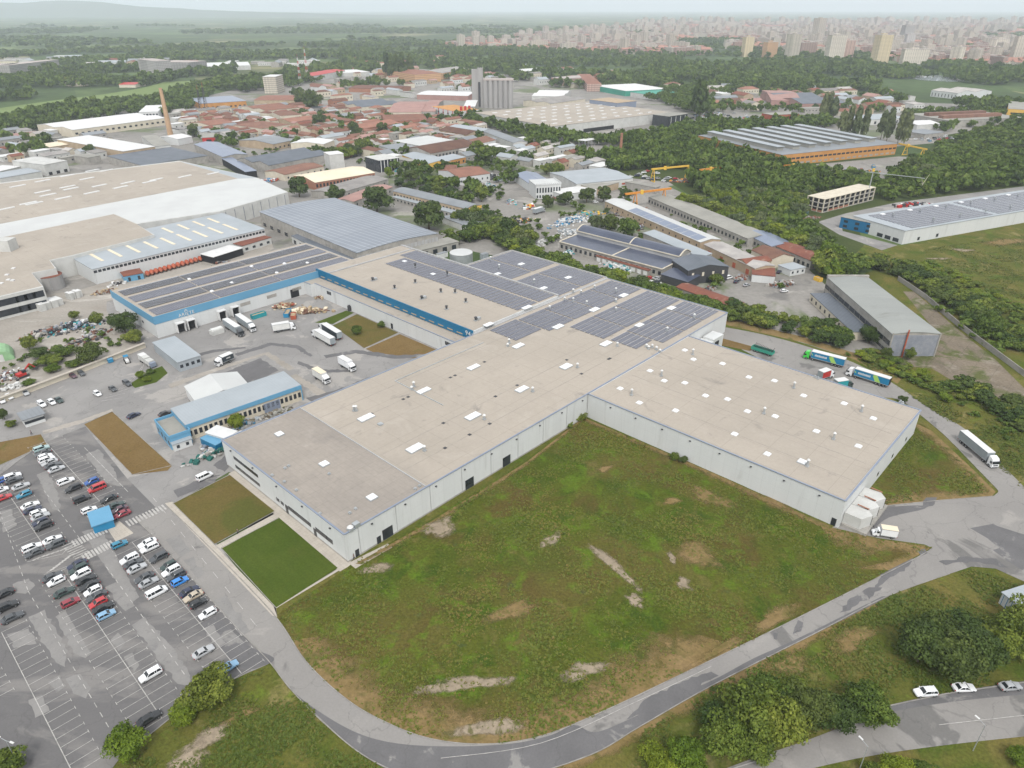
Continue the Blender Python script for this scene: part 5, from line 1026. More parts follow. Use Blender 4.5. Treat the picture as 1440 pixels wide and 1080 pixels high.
# --- black arched solar hall with lower aisle and end building
ar = building('arched_black_hall', 'long hall with two tiers of black solar roof and white trim', rect3((932, 379), (787, 340), (802, 330), 5), 5, 'concrete_wall', 'dark_solar_roof', 'shed', .8, cat='building', win=[(0, 20, 1.6, 1.6, 2)])
q = rect3((932, 379), (787, 340), (802, 330), 5); n_ = (q[3]-q[0]).normalized(); e_ = (q[1]-q[0]).normalized(); Dq = (q[3]-q[0]).length; Lq = (q[1]-q[0]).length
up = [q[3]+n_*.1, q[2]+n_*.1, q[2]+n_*11, q[3]+n_*11]
b = MB(); b.prism(up, 0, 8.2, 'coping_grey'); child(b, 'wall', ar)
child(roof_mb(up, 8.2, 'barrel', 'dark_solar_roof', 2.4, 'concrete_wall', over=.2), 'roof', ar); occupy(up)
for (a_, z_) in ((q[0]-n_*.3, 5.2), (q[3]-n_*.1, 8.3)):
    b = MB(); b.beam((*a_, z_), (*(a_+e_*Lq), z_), .5, .5, 'cream_wall'); child(b, 'gutter', ar)
for t in (0, .46, 1):
    b = MB(); a_ = q[0]+e_*Lq*t; b.beam((*a_, 5.4), (*(a_+n_*Dq), 6.2), .7, .35, 'cream_wall'); child(b, 'roof_trim', ar)
    prof = [(8.2+2.4*math.sin(math.pi*i/8)+.35, 11*i/8) for i in range(9)]; b = MB()
    for i in range(8): b.beam((*(up[0]+e_*Lq*t+n_*prof[i][1]), prof[i][0]), (*(up[0]+e_*Lq*t+n_*prof[i+1][1]), prof[i+1][0]), .7, .3, 'cream_wall')
    child(b, 'roof_trim', ar)
building('black_end_building', 'dark grey gabled building with black side at the end of the black arched hall', rect3((968, 381), (945, 366), (985, 352), 7.5), 7.5, 'steel_dark', 'slate_roof', 'gable', 2.2, win=[(3, 3, 1.6, .2, 3), (3, 4, 1.2, 4, 2, 'cream_wall', 'panel')])
building('black_lean_to', 'low black roofed lean-to in front of the dark gabled building', rect3((967, 397), (930, 386), (942, 378), 4), 4, 'steel_dark', 'dark_solar_roof', 'shed', 1)
building('rust_shed_row', 'long low shed with rusty orange roof and white doors before the black arched hall', rect3((912, 381), (838, 360), (846, 355), 3), 3, 'concrete_wall', 'rust_roof', 'shed', .6, win=[(0, 9, 2.4, .2, 2.2, 'white_plain', 'door')])
building('metal_side_shed', 'pale metal roofed shed behind the black arched hall', rect3((985, 362), (905, 328), (930, 330), 5), 5, 'concrete_wall', 'pale_metal_roof', 'shed', 1)
# --- red and white block
rb = building('striped_block', 'white block with red vertical stripes, orange roof and red towers near the silo', rect3((607, 150), (640, 157), (652, 150), 11), 11, 'white_wall', 'orange_wall', over=0, win=[(0, 5, 3.2, 2, 2), (0, 5, 3.2, 6, 2), (1, 2, 5, 2, 1.6), (1, 2, 5, 5, 1.6), (1, 2, 5, 8, 1.6), (0, 5, 1.8, 0, 11.3, 'red_paint', 'stripe'), (1, 3, 1.8, 0, 11.3, 'red_paint', 'stripe')])
q = rect3((607, 150), (640, 157), (652, 150), 11); cc = (q[1]+q[2])/2
for k in (-1, 0, 1):
    b = MB(); p_ = cc+(q[2]-q[1]).normalized()*k*6+(q[3]-q[2]).normalized()*4; b.box(p_.x-1.5, p_.y-1.5, 11, p_.x+1.5, p_.y+1.5, 16, 'red_paint'); child(b, 'tower', rb)
# --- grain silo: bank of concrete cells and lift tower
c0 = P(700, 152); sl_ = empty('grain_silo', (*c0, 0), 0, 'grey concrete grain silo of ribbed cells with taller square lift tower', 'silo')
for i in range(6):
    for j in range(3):
        b = MB(); b.cyl((c0.x-17+i*7, c0.y+j*7), 3.6, 0, 36, 'silo_concrete', 18); child(b, 'cell', sl_)
b = MB(); b.box(c0.x-20, c0.y-3.6, 36, c0.x+22, c0.y+17.5, 37.6, 'city_roof_grey'); child(b, 'roof', sl_)
b = MB(); b.box(c0.x-36, c0.y, 0, c0.x-28, c0.y+10, 50, 'silo_concrete'); child(b, 'lift_tower', sl_)
b = MB(); b.box(c0.x-28, c0.y+1, 0, c0.x-20.5, c0.y+12, 51.5, 'silo_concrete'); child(b, 'lift_tower', sl_)
b = MB(); b.box(c0.x-27, c0.y-.3, 2, c0.x-24, c0.y+.99, 34, 'steel_dark'); child(b, 'shaft', sl_)
for k in range(5): b = MB(); b.tube((c0.x-34+k*3, c0.y+4, 50), (c0.x-34+k*3, c0.y+4, 56), .25, 'steel_dark'); child(b, 'aerial', sl_)
# --- chimneys, masts, tanks, frames
def chimney(u, v, h, r0, r1, label, m='chimney_brick'):
    c = P(u, v); b = MB(); b.cyl((c.x, c.y), r0, 0, h, m, 18, r1); b.cyl((c.x, c.y), r1*1.15, h, h+.8, m, 18)
    o = empty('brick_chimney', (*c, 0), 0, label, 'chimney'); child(b, 'shaft', o)
    b = MB(); b.cyl((c.x, c.y), r0*1.25, 0, 1.5, 'concrete_wall', 18); child(b, 'base', o)
chimney(241, 195, 50, 3.0, 1.6, 'tall tan brick chimney at left behind the halls')
chimney(872, 223, 22, 1.6, 1.1, 'short brick chimney standing alone in the wood', 'brick_wall')
def mast(u, v, h, label, bands=True):
    c = P(u, v); o = empty('radio_mast', (*c, 0), 0, label, 'mast')
    n = 9; b = MB()
    for i in range(n):
        z0, z1 = h*i/n, h*(i+1)/n; w0, w1 = 2.2*(1-.8*i/n), 2.2*(1-.8*(i+1)/n); m = ('red_paint' if i % 2 else 'white_plain') if bands else 'steel_dark'
        for sx in (-1, 1):
            for sy in (-1, 1):
                b.tube((c.x+sx*w0, c.y+sy*w0, z0), (c.x+sx*w1, c.y+sy*w1, z1), .22, m, 4)
            b.tube((c.x+sx*w0, c.y-w0, z0), (c.x-sx*w1, c.y-w1, z1), .14, m, 4)
            b.tube((c.x-w0, c.y+sx*w0, z0), (c.x-w1, c.y-sx*w1, z1), .14, m, 4)
    child(b, 'lattice', o); b = MB(); b.tube((c.x, c.y, h), (c.x, c.y, h+6), .15, 'red_paint'); child(b, 'aerial', o)
mast(423, 120, 46, 'red and white lattice mast, left of the pair'); mast(433, 112, 54, 'red and white lattice mast, right and farther of the pair')
mast(284, 160, 30, 'dark lattice mast left of the pair in the old quarter', False); mast(292, 162, 34, 'dark lattice mast right of the pair in the old quarter', False)
def tank(name, u, v, r, h, m, mtop, label, rim=True):
    c = P(u, v); o = empty(name, (*c, 0), 0, label, 'tank'); b = MB(); b.cyl(c, r, 0, h, m, 32); child(b, 'shell', o)
    b = MB(); b.cyl(c, r+.15, h, h+.25, mtop, 32, r*.97); child(b, 'lid', o); occupy([(c.x-r, c.y-r), (c.x+r, c.y-r), (c.x+r, c.y+r), (c.x-r, c.y+r)])
    b = MB()
    for k in range(6): b.tube((c.x+(r+.06)*math.cos(k*1.047), c.y+(r+.06)*math.sin(k*1.047), 0), (c.x+(r+.06)*math.cos(k*1.047), c.y+(r+.06)*math.sin(k*1.047), h), .08, 'galvanised', 5)
    child(b, 'rib', o)
tank('metal_tank', 649, 373, 6.2, 7.4, 'galvanised', 'white_roof', 'round galvanised water tank behind the solar hall')
tank('concrete_tank', 75, 405, 5.6, 7.0, 'silo_concrete', 'rust_roof', 'round concrete tank with rusty lid at the textile works')
for (u, v, s_, m_, lb) in ((622, 362, 3.2, 'white_plain', 'white container beside the galvanised water tank'), (681, 363, 2.2, 'pale_metal_roof', 'small pale box right of the galvanised water tank')):
    c = P(u, v); b = MB(); b.box(-s_, -1.3, 0, s_, 1.3, 2.7, m_); o = empty('container', (*c, 0), ANG, lb, 'container'); o2 = b.build('shell', o); b = MB(); b.box(-s_-.05, -1.35, 2.7, s_+.05, 1.35, 2.82, 'grey_metal_roof'); b.build('lid', o)
cb = P(587, 355); o = empty('storage_kiosk', (*cb, 0), R(-30), 'dark blue kiosk with white roof at the grey hall end', 'kiosk'); b = MB(); b.box(-4, -2, 0, 4, 2, 3.2, 'deep_blue_wall'); b.build('wall', o); b = MB(); b.box(-4.3, -2.3, 3.2, 4.3, 2.3, 3.5, 'white_plain'); b.build('roof', o)
# concrete building frame
q = rect3((1137, 275), (1160, 280), (1246, 266), 9.6); fr_ = empty('concrete_frame_building', (*((q[0]+q[2])/2), 0), 0, 'unfinished three storey concrete frame with open floors and brick infill', 'building')
ex = (q[1]-q[0]).normalized(); ey = (q[3]-q[0]).normalized(); L_ = (q[1]-q[0]).length; D_ = (q[3]-q[0]).length; f_ = lambda p: (*(q[0]+ex*p[0]+ey*p[1]), p[2])
if L_ > D_: pass
for k in range(4): b = MB(); b.box(-.4, -.4, 3.1*k+(-.0), L_+.4, D_+.4, 3.1*k+.35, 'cream_wall' if k == 3 else 'concrete_wall', f_); child(b, 'slab', fr_)
nx, ny = 3, 10
for k in range(3):
    for i in range(nx+1):
        for j in range(ny+1):
            if i in (0, nx) or j in (0, ny):
                b = MB(); x = L_*i/nx; y = D_*j/ny; b.box(x-.35, y-.35, 3.1*k+.35, x+.35, y+.35, 3.1*k+3.1, 'cream_wall', f_); child(b, 'pillar', fr_)
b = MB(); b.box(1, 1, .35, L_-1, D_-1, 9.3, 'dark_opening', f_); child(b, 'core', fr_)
b = MB(); b.box(-.2, 0, .36, 0, D_*.8, 1.9, 'brick_wall', f_); b.box(0, -.2, .36, L_, 0, 1.6, 'brick_wall', f_); b.box(L_, D_*.1, .36, L_+.2, D_*.5, 1.7, 'brick_wall', f_); child(b, 'brick_infill', fr_); occupy(q)
c = P(1218, 283); o = empty('tower_crane', (*c, 0), R(-8), 'slim yellow tower crane standing at the concrete frame', 'crane')
b = MB(); b.tube((0, 0, 0), (0, 0, 22), .35, 'galvanised', 5); b.build('mast', o); b = MB(); b.tube((-5, 0, 21), (36, 0, 17.5), .25, 'galvanised', 4); b.build('jib', o); b = MB(); b.box(-.7, -.7, 21.4, .7, .7, 23.6, 'crane_yellow'); b.build('cab', o)
# gantry cranes: two portal legs and a bridge girder
def gantry(p, q_, z, m, label, over=.12, legs=(.0, 1.), trestle=False):
    a = P(*p, z); c = P(*q_, z); o = empty('gantry_crane', (*((a+c)/2), 0), 0, label, 'crane'); d = (c-a); n = Vector((-d.y, d.x)).normalized()
    b = MB(); b.beam((*a, z), (*c, z), .8, 1.3, m); b.beam((*(a+n*1.2), z), (*(c+n*1.2), z), .3, .9, m); child(b, 'girder', o)
    for t in legs:
        s = a+d*t; b = MB()
        for k in (-1, 1): b.beam((*(s+n*k*3.2), 0), (*(s+n*k*.6), z-.5), .5, .5, m)
        b.beam((*(s-n*3.2), .4), (*(s+n*3.2), .4), .6, .6, m); b.beam((*(s-n*2), z*.45), (*(s+n*2), z*.45), .3, .3, m)
        child(b, 'leg', o)
    b = MB(); s = a+d*.35; b.box(s.x-1, s.y-1, z-1.4, s.x+1, s.y+1, z+1.4, 'crane_yellow'); child(b, 'trolley', o)
gantry((880, 273), (944, 265), 11, 'crane_orange', 'orange gantry crane across the yard of the long rows', legs=(.22, .85))
gantry((917, 238), (969, 233), 10, 'crane_yellow', 'yellow gantry crane at the edge of the wood, nearer the scrap cars', legs=(.04, .98))
gantry((985, 239), (1026, 234), 10, 'crane_orange', 'orange crane girder showing between the trees of the wood', legs=(.5, .98))
gantry((1264, 202), (1303, 210), 9, 'crane_yellow', 'yellow crane runway at the right end of the orange factory', legs=(.3, .9))
gantry((1103, 233), (1140, 232), 9, 'crane_orange', 'orange portal crane at the left end of the orange factory', legs=(.1, .9))
# open steel frame
c = P(825, 205); o = empty('steel_frame', (*c, 0), ANG, 'open pale steel frame in the clearing behind the short chimney', 'frame'); b = MB()
for i in range(4):
    for s in (-4, 4): b.beam((-8+i*5.3, s, 0), (-8+i*5.3, s, 6), .4, .4, 'galvanised')
b.build('post', o); b = MB(); b.box(-9, -5, 6, 9, 5, 6.4, 'white_plain'); b.build('roof', o)
# rooftop light rows
# ---------------------------------------------------------------- sheds filling the crowded quarter (nothing tells them apart but their roofs)
def random_sheds(poly, n, ang, sizes, mats_, label, group, seed, gap=.7, hs_=(4, 7), name='small_shed'):
    rr = random.Random(seed); pw = [P(*p) for p in poly]; xs = [p.x for p in pw]; ys = [p.y for p in pw]; k = 0; tries = 0
    while k < n and tries < n*40:
        tries += 1; x = rr.uniform(min(xs), max(xs)); y = rr.uniform(min(ys), max(ys))
        if not inpoly(x, y, pw): continue
        lx = rr.uniform(*sizes[0]); ly = rr.uniform(*sizes[1]); an = ang+rr.choice((0, 0, math.pi/2))+rr.uniform(-.08, .08)
        ex = Vector((math.cos(an), math.sin(an))); ey = Vector((-ex.y, ex.x)); c = Vector((x, y))
        pts = [c-ex*lx/2-ey*ly/2, c+ex*lx/2-ey*ly/2, c+ex*lx/2+ey*ly/2, c-ex*lx/2+ey*ly/2]
        if any(hit(p.x, p.y, gap) for p in pts+[c]+[(pts[i]+pts[(i+1) % 4])/2 for i in range(4)]): continue
        wm, rm, kind = rr.choice(mats_); h = rr.uniform(*hs_)
        building(name, label, pts, h, wm, rm, kind, ly*.2 if kind != 'shed' else 1, group=group, win=[(0, max(2, int(lx/5)), 1.5, h*.4, h*.25)])
        k += 1
RED = [('cream_wall', 'terracotta_roof', 'gable'), ('white_wall', 'terracotta_roof', 'gable'), ('brick_wall', 'brown_roof', 'gable'), ('cream_wall', 'brown_roof', 'hip'), ('tan_wall', 'pink_roof', 'gable'), ('cream_wall', 'terracotta_roof', 'hip')]
GREY = [('grey_white_wall', 'pale_metal_roof', 'gable'), ('concrete_wall', 'grey_metal_roof', 'gable'), ('grey_white_wall', 'white_plain', 'flat'), ('cream_wall', 'mixed_roof', 'gable'), ('concrete_wall', 'grey_felt_roof', 'flat'), ('grey_white_wall', 'mixed_roof', 'shed'), ('tan_wall', 'rust_roof', 'gable')]
aq = R(52)
random_sheds([(330, 158), (440, 150), (600, 160), (680, 180), (600, 222), (490, 225), (430, 200), (330, 190), (290, 165)], 95, aq, ((10, 26), (8, 12)), RED, 'small red or brown tiled house crowded into the old quarter left of the silo', 'tiled houses of the old quarter', 1, name='tiled_house')
random_sheds([(250, 160), (430, 150), (640, 170), (720, 200), (690, 230), (560, 235), (490, 215), (350, 200), (245, 190)], 100, aq, ((10, 30), (8, 14)), GREY, 'small grey, white or rusty roofed shed wedged between the old quarter halls', 'small sheds of the old quarter', 2)
random_sheds([(0, 190), (130, 190), (180, 215), (150, 236), (60, 222), (0, 232)], 30, R(60), ((10, 26), (7, 12)), GREY, 'small shed behind the textile works at far left', 'sheds behind the textile works', 3)
random_sheds([(500, 100), (680, 100), (720, 125), (700, 150), (660, 130), (560, 140), (470, 150), (430, 120)], 60, R(45), ((12, 34), (9, 16)), RED+GREY, 'distant small building before and around the grain silo', 'buildings around the silo', 4, hs_=(5, 9), name='distant_building')
random_sheds([(690, 190), (790, 210), (850, 240), (790, 240), (730, 232), (690, 230)], 22, R(48), ((10, 24), (7, 12)), GREY, 'small metal roofed shed before the wood, right of the brown roofs', 'sheds before the wood', 5)
random_sheds([(1000, 125), (1240, 130), (1300, 150), (1220, 165), (1130, 160), (1000, 150)], 44, R(20), ((14, 40), (10, 18)), RED+GREY, 'distant low building between the orange factory and the wood of the city edge', 'buildings beyond the orange factory', 6, hs_=(5, 9), name='distant_building')
random_sheds([(735, 95), (900, 105), (960, 130), (900, 130), (820, 125), (735, 122)], 16, R(40), ((14, 34), (10, 18)), RED+GREY, 'distant building among trees above the logistics hall', 'buildings above the logistics hall', 7, hs_=(6, 12), name='distant_building')
random_sheds([(0, 84), (300, 86), (480, 90), (470, 98), (300, 96), (0, 96)], 26, R(10), ((24, 70), (14, 24)), GREY, 'distant pale building in the countryside before the hills', 'pale buildings in the countryside', 8, hs_=(6, 12), name='distant_building')
random_sheds([(490, 85), (640, 82), (640, 92), (490, 96)], 26, R(30), ((16, 34), (12, 18)), RED, 'distant red roofed house beyond the dark poplars', 'red houses beyond the poplars', 9, hs_=(6, 10), name='distant_house')
# ---------------------------------------------------------------- cars
def loft(b, rings, m, cap=True):
    n = len(rings[0]); vs = [p for r in rings for p in r]; fs = []
    for k in range(len(rings)-1):
        for i in range(n): fs.append((k*n+i, k*n+(i+1) % n, (k+1)*n+(i+1) % n, (k+1)*n+i))
    if cap: fs += [tuple(range(n))[::-1], tuple(range((len(rings)-1)*n, len(rings)*n))]
    b.add(vs, fs, m)
CARK = {  # body stations x: (z low, z top, half width); glass: base front/rear x, top front/rear x, roof z
 'hatchback': ([(2.02, .38, .60, .62), (1.92, .24, .72, .80), (1.2, .2, .90, .87), (.75, .2, .98, .88), (-1.2, .2, 1.0, .88), (-1.75, .24, .98, .84), (-1.98, .4, .86, .70)], (.95, -1.85, .15, -1.45), 1.50, .88),
 'saloon': ([(2.3, .38, .58, .62), (2.18, .24, .70, .82), (1.35, .2, .86, .89), (.85, .2, .93, .90), (-1.3, .2, .96, .90), (-2.1, .24, .93, .86), (-2.32, .42, .80, .72)], (.95, -1.75, .2, -1.0), 1.45, .90),
 'estate': ([(2.3, .40, .66, .64), (2.18, .26, .82, .84), (1.4, .22, 1.0, .91), (.95, .22, 1.06, .92), (-1.5, .22, 1.08, .92), (-2.1, .26, 1.06, .88), (-2.28, .45, .92, .76)], (1.05, -2.15, .3, -1.85), 1.66, .92),
 'minivan': ([(2.4, .42, .74, .70), (2.3, .26, .92, .88), (1.75, .22, 1.12, .95), (1.4, .22, 1.2, .96), (-1.6, .22, 1.22, .96), (-2.3, .26, 1.2, .93), (-2.44, .45, 1.0, .84)], (1.55, -2.35, .85, -2.2), 1.92, .96),
}
CARM = {}
wheel_mb = MB(); 
vs = []
for y in (-.11, .11): vs += [(.32*math.cos(t*math.pi/8), y, .32*math.sin(t*math.pi/8)) for t in range(16)]
wheel_mb.add(vs, [(i, (i+1) % 16, 16+(i+1) % 16, 16+i) for i in range(16)]+[tuple(range(16)), tuple(range(16, 32))[::-1]], 'tyre_rubber')
for y in (-.115, .115): wheel_mb.add([(.19*math.cos(t*math.pi/5), y, .19*math.sin(t*math.pi/5)) for t in range(10)], [tuple(range(10))], 'wheel_rim')
WHEEL = wheel_mb.mesh('wheel')
BIGW = bpy.data.meshes.new('wheel')
wb = MB(); vs = []
for y in (-.16, .16): vs += [(.5*math.cos(t*math.pi/8), y, .5*math.sin(t*math.pi/8)) for t in range(16)]
wb.add(vs, [(i, (i+1) % 16, 16+(i+1) % 16, 16+i) for i in range(16)]+[tuple(range(16)), tuple(range(16, 32))[::-1]], 'tyre_rubber')
for y in (-.165, .165): wb.add([(.28*math.cos(t*math.pi/5), y, .28*math.sin(t*math.pi/5)) for t in range(10)], [tuple(range(10))], 'wheel_rim')
BIGW = wb.mesh('wheel')
def car_parts(kind):
    if kind in CARM: return CARM[kind]
    st, (gb0, gb1, gt0, gt1), zr, hw = CARK[kind]
    b = MB(); rings = []
    for x, zl, zh, w_ in st:
        rings.append([(x, -w_*.86, zl), (x, -w_, zl+(zh-zl)*.3), (x, -w_, zl+(zh-zl)*.72), (x, -w_*.9, zh), (x, 0, zh+.03), (x, w_*.9, zh), (x, w_, zl+(zh-zl)*.72), (x, w_, zl+(zh-zl)*.3), (x, w_*.86, zl)])
    loft(b, rings, 'paint')
    zb = st[3][2]; wt = hw*.76; wbs = hw*.92
    # roof skin and pillars in body colour
    roof = []
    for x, dz, k in ((gt0+.12, -.05, .95), (gt0-.1, .02, 1), ((gt0+gt1)/2, .05, 1), (gt1+.1, .02, 1), (gt1-.1, -.05, .95)):
        roof.append([(x, -wt*k, zr-.07+dz*.3), (x, -wt*.85*k, zr+dz), (x, 0, zr+.03+dz), (x, wt*.85*k, zr+dz), (x, wt*k, zr-.07+dz*.3)])
    loft(b, roof, 'paint', False)
    for s in (-1, 1):
        b.tube((gb0, s*wbs, zb-.02), (gt0, s*wt, zr-.04), .06, 'paint', 5)
        b.tube((gb1, s*wbs, zb-.02), (gt1, s*wt, zr-.04), .08, 'paint', 5)
        xm = (gt0+gt1)/2+.1; b.tube((xm, s*(wbs+.01), zb-.02), (xm, s*(wt+.01), zr-.04), .05, 'paint', 5)
        if kind in ('estate', 'minivan'): xm = gt1+.75; b.tube((xm, s*(wbs+.01), zb-.02), (xm, s*(wt+.01), zr-.04), .06, 'paint', 5)
    body = b.mesh('body'); g = MB()
    vs = [(gb0, -wbs, zb-.04), (gb0, wbs, zb-.04), (gb1, wbs, zb-.04), (gb1, -wbs, zb-.04), (gt0, -wt, zr-.06), (gt0, wt, zr-.06), (gt1, wt, zr-.06), (gt1, -wt, zr-.06)]
    g.add(vs, [(0, 4, 5, 1), (1, 5, 6, 2), (2, 6, 7, 3), (3, 7, 4, 0)], 'car_glass')
    glass = g.mesh('windows')
    l = MB(); x0, zl, zh, w_ = st[1]; l.box(x0-.05, -.16, zh-.18, x0+.09, .16, zh-.04, 'head_lamp'); hl = l.mesh('headlight')
    l = MB(); l.box(-.09, -.13, -.12, .06, .13, .12, 'tail_lamp'); tl = l.mesh('taillight')
    l = MB(); l.box(-.08, -.1, -.06, .08, .1, .08, 'paint'); mi = l.mesh('mirror')
    CARM[kind] = (body, glass, hl, tl, mi, st, hw, gb0, zb); return CARM[kind]
mat('paint', (.5, .5, .5), None, 1, .28, .5, grain=0)
def set_paint(o, m):
    o.material_slots[0].link = 'OBJECT'; o.material_slots[0].material = m
def car(kind, colour, pos, ang, label, group=None, name='parked_car', detail=True, roofcol=None):
    body, glass, hl, tl, mi, st, hw, gb0, zb = car_parts(kind); m = paint(colour)
    r = empty(name, (pos[0], pos[1], .19), ang, label, 'car' if kind != 'minivan' else 'van', group)
    set_paint(put('body', body, r), m); put('windows', glass, r)
    if detail:
        xw = st[2][0]+.05, st[-3][0]+.1 if len(st) > 6 else -1.3
        xw = (st[2][0]+.12, st[4][0]-.05)
        for x in xw:
            for s in (-1, 1): put('wheel', WHEEL, r, (x, s*(hw-.12), .32))
        for s in (-1, 1):
            put('headlight', hl, r, (0, s*.55, 0)); put('taillight', tl, r, (st[-1][0]+.06, s*(st[-1][3]-.05), st[-1][2]-.1))
            set_paint(put('mirror', mi, r, (gb0-.25, s*(hw+.1), zb+.04)), m)
    else:
        for x in (st[2][0]+.12, st[4][0]-.05): put('wheels', AXLE, r, (x, 0, .32))
    return r
ab = MB(); 
for s in (-.78, .78): ab.add([(.32*math.cos(t*math.pi/4), s+dy, .32*math.sin(t*math.pi/4)) for dy in (-.1, .1) for t in range(8)], [(i, (i+1) % 8, 8+(i+1) % 8, 8+i) for i in range(8)]+[tuple(range(8)), tuple(range(8, 16))[::-1]], 'tyre_rubber')
AXLE = ab.mesh('wheels')
ASD = math.atan2(SD.y, SD.x)
def P4(x, y, oy): return (x/4, oy+y/4)
ORD = ['first', 'second', 'third', 'fourth', 'fifth', 'sixth', 'seventh', 'eighth', 'ninth', 'tenth', 'eleventh', 'twelfth']
def row(desc, cars, oy, flip=False):
    """cars listed from the far end to the near end of a row"""
    n = len(cars); rr = random.Random(n*3+oy)
    for i, c_ in enumerate(cars):
        x, y, kind, colour = c_[:4]
        pos = P(*P4(x, y+7, oy))
        if n <= 2: lb = '%s %s %s' % (colour, kind, desc)
        else: lb = '%s %s, %s from back %s' % (colour, kind, ORD[i], desc)
        if kind == 'minivan': lb = lb.replace('minivan', 'van')
        f = flip ^ (rr.random() < .25)
        car(kind, colour, pos, ASD+(math.pi if f else 0)+rr.uniform(-.025, .025), lb, 'cars in the works car park')
row('in the seven-car block by the dry grass', [(237, 48, 'estate', 'pale teal'), (245, 72, 'saloon', 'dark grey'), (258, 92, 'hatchback', 'white'), (268, 110, 'estate', 'white'), (283, 125, 'saloon', 'silver'), (300, 143, 'saloon', 'dark grey'), (322, 163, 'saloon', 'silver')], 620)
row('in the loose row behind the blue shelter', [(375, 233, 'estate', 'white'), (417, 273, 'estate', 'black'), (465, 333, 'estate', 'black'), (505, 395, 'hatchback', 'white')], 620)
row('in the front row beside the blue shelter', [(520, 233, 'hatchback', 'blue'), (550, 272, 'minivan', 'red'), (615, 332, 'saloon', 'black'), (655, 368, 'saloon', 'dark green'), (672, 393, 'saloon', 'plum'), (688, 418, 'saloon', 'dark red')], 620, True)
row('in the far left row', [(75, 205, 'estate', 'white'), (80, 225, 'saloon', 'dark grey'), (122, 260, 'saloon', 'silver'), (140, 307, 'hatchback', 'teal blue'), (175, 368, 'saloon', 'white'), (188, 393, 'saloon', 'navy'), (220, 410, 'hatchback', 'white'), (232, 430, 'saloon', 'silver'), (232, 462, 'hatchback', 'navy'), (250, 485, 'estate', 'black')], 620)
row('in the trio cut by the left edge', [(2, 232, 'hatchback', 'blue'), (8, 282, 'hatchback', 'white'), (20, 325, 'saloon', 'red')], 620)
row('left of the line beside the striped hatching', [(185, 607, 'estate', 'white'), (200, 635, 'saloon', 'dark grey')], 620)
row('right of the line beside the striped hatching', [(300, 562, 'saloon', 'white'), (320, 588, 'estate', 'dark grey')], 620)
row('on the sparse side of the middle block', [(300, 770, 'saloon', 'dark grey'), (322, 795, 'hatchback', 'white'), (365, 858, 'saloon', 'dark green'), (402, 915, 'hatchback', 'dark red')], 620)
row('on the packed side of the middle block', [(438, 702, 'saloon', 'navy'), (447, 728, 'estate', 'dark green'), (460, 757, 'estate', 'white'), (488, 787, 'saloon', 'black'), (507, 820, 'saloon', 'black'), (528, 850, 'hatchback', 'white'), (548, 880, 'saloon', 'dark grey'), (557, 918, 'hatchback', 'red'), (585, 945, 'saloon', 'black'), (602, 985, 'hatchback', 'pale blue')], 620, True)
row('in the dark trio at the lower left edge', [(25, 868, 'saloon', 'black'), (45, 938, 'estate', 'black'), (75, 1000, 'saloon', 'dark grey')], 620)
row('in the row just left of the lawn-side row', [(675, 588, 'hatchback', 'teal blue'), (733, 670, 'estate', 'white'), (755, 695, 'saloon', 'dark grey'), (775, 722, 'saloon', 'silver'), (817, 775, 'saloon', 'dark grey'), (840, 803, 'saloon', 'light grey'), (887, 860, 'minivan', 'white')], 620)
row('in the row nearest the green lawn', [(832, 580, 'saloon', 'white'), (845, 607, 'estate', 'white'), (897, 662, 'estate', 'dark grey'), (952, 708, 'hatchback', 'dark green'), (968, 738, 'estate', 'white'), (995, 765, 'estate', 'dark grey'), (1015, 797, 'hatchback', 'bright blue'), (1070, 852, 'saloon', 'navy'), (1090, 880, 'saloon', 'beige'), (1118, 920, 'hatchback', 'black'), (1173, 977, 'hatchback', 'white')], 620, True)
for (u, v, kind, colour, a, lb) in [
 (287, 920, 'saloon', 'silver', ASD, 'lone silver saloon in the stalls above the round bush'), (213, 952, 'estate', 'white', ASD+math.pi, 'lone white estate with dark windows in the empty lower stalls'),
 (321, 942, 'saloon', 'pale blue', ASD, 'pale blue saloon half hidden by the bush at the car park corner'), (211, 1014, 'saloon', 'black', ASD, 'black saloon parked against the bright bush at the car park end')]:
    car(kind, colour, P(u, v), a, lb)
def adir(p, q): d = P(*q)-P(*p); return math.atan2(d.y, d.x)
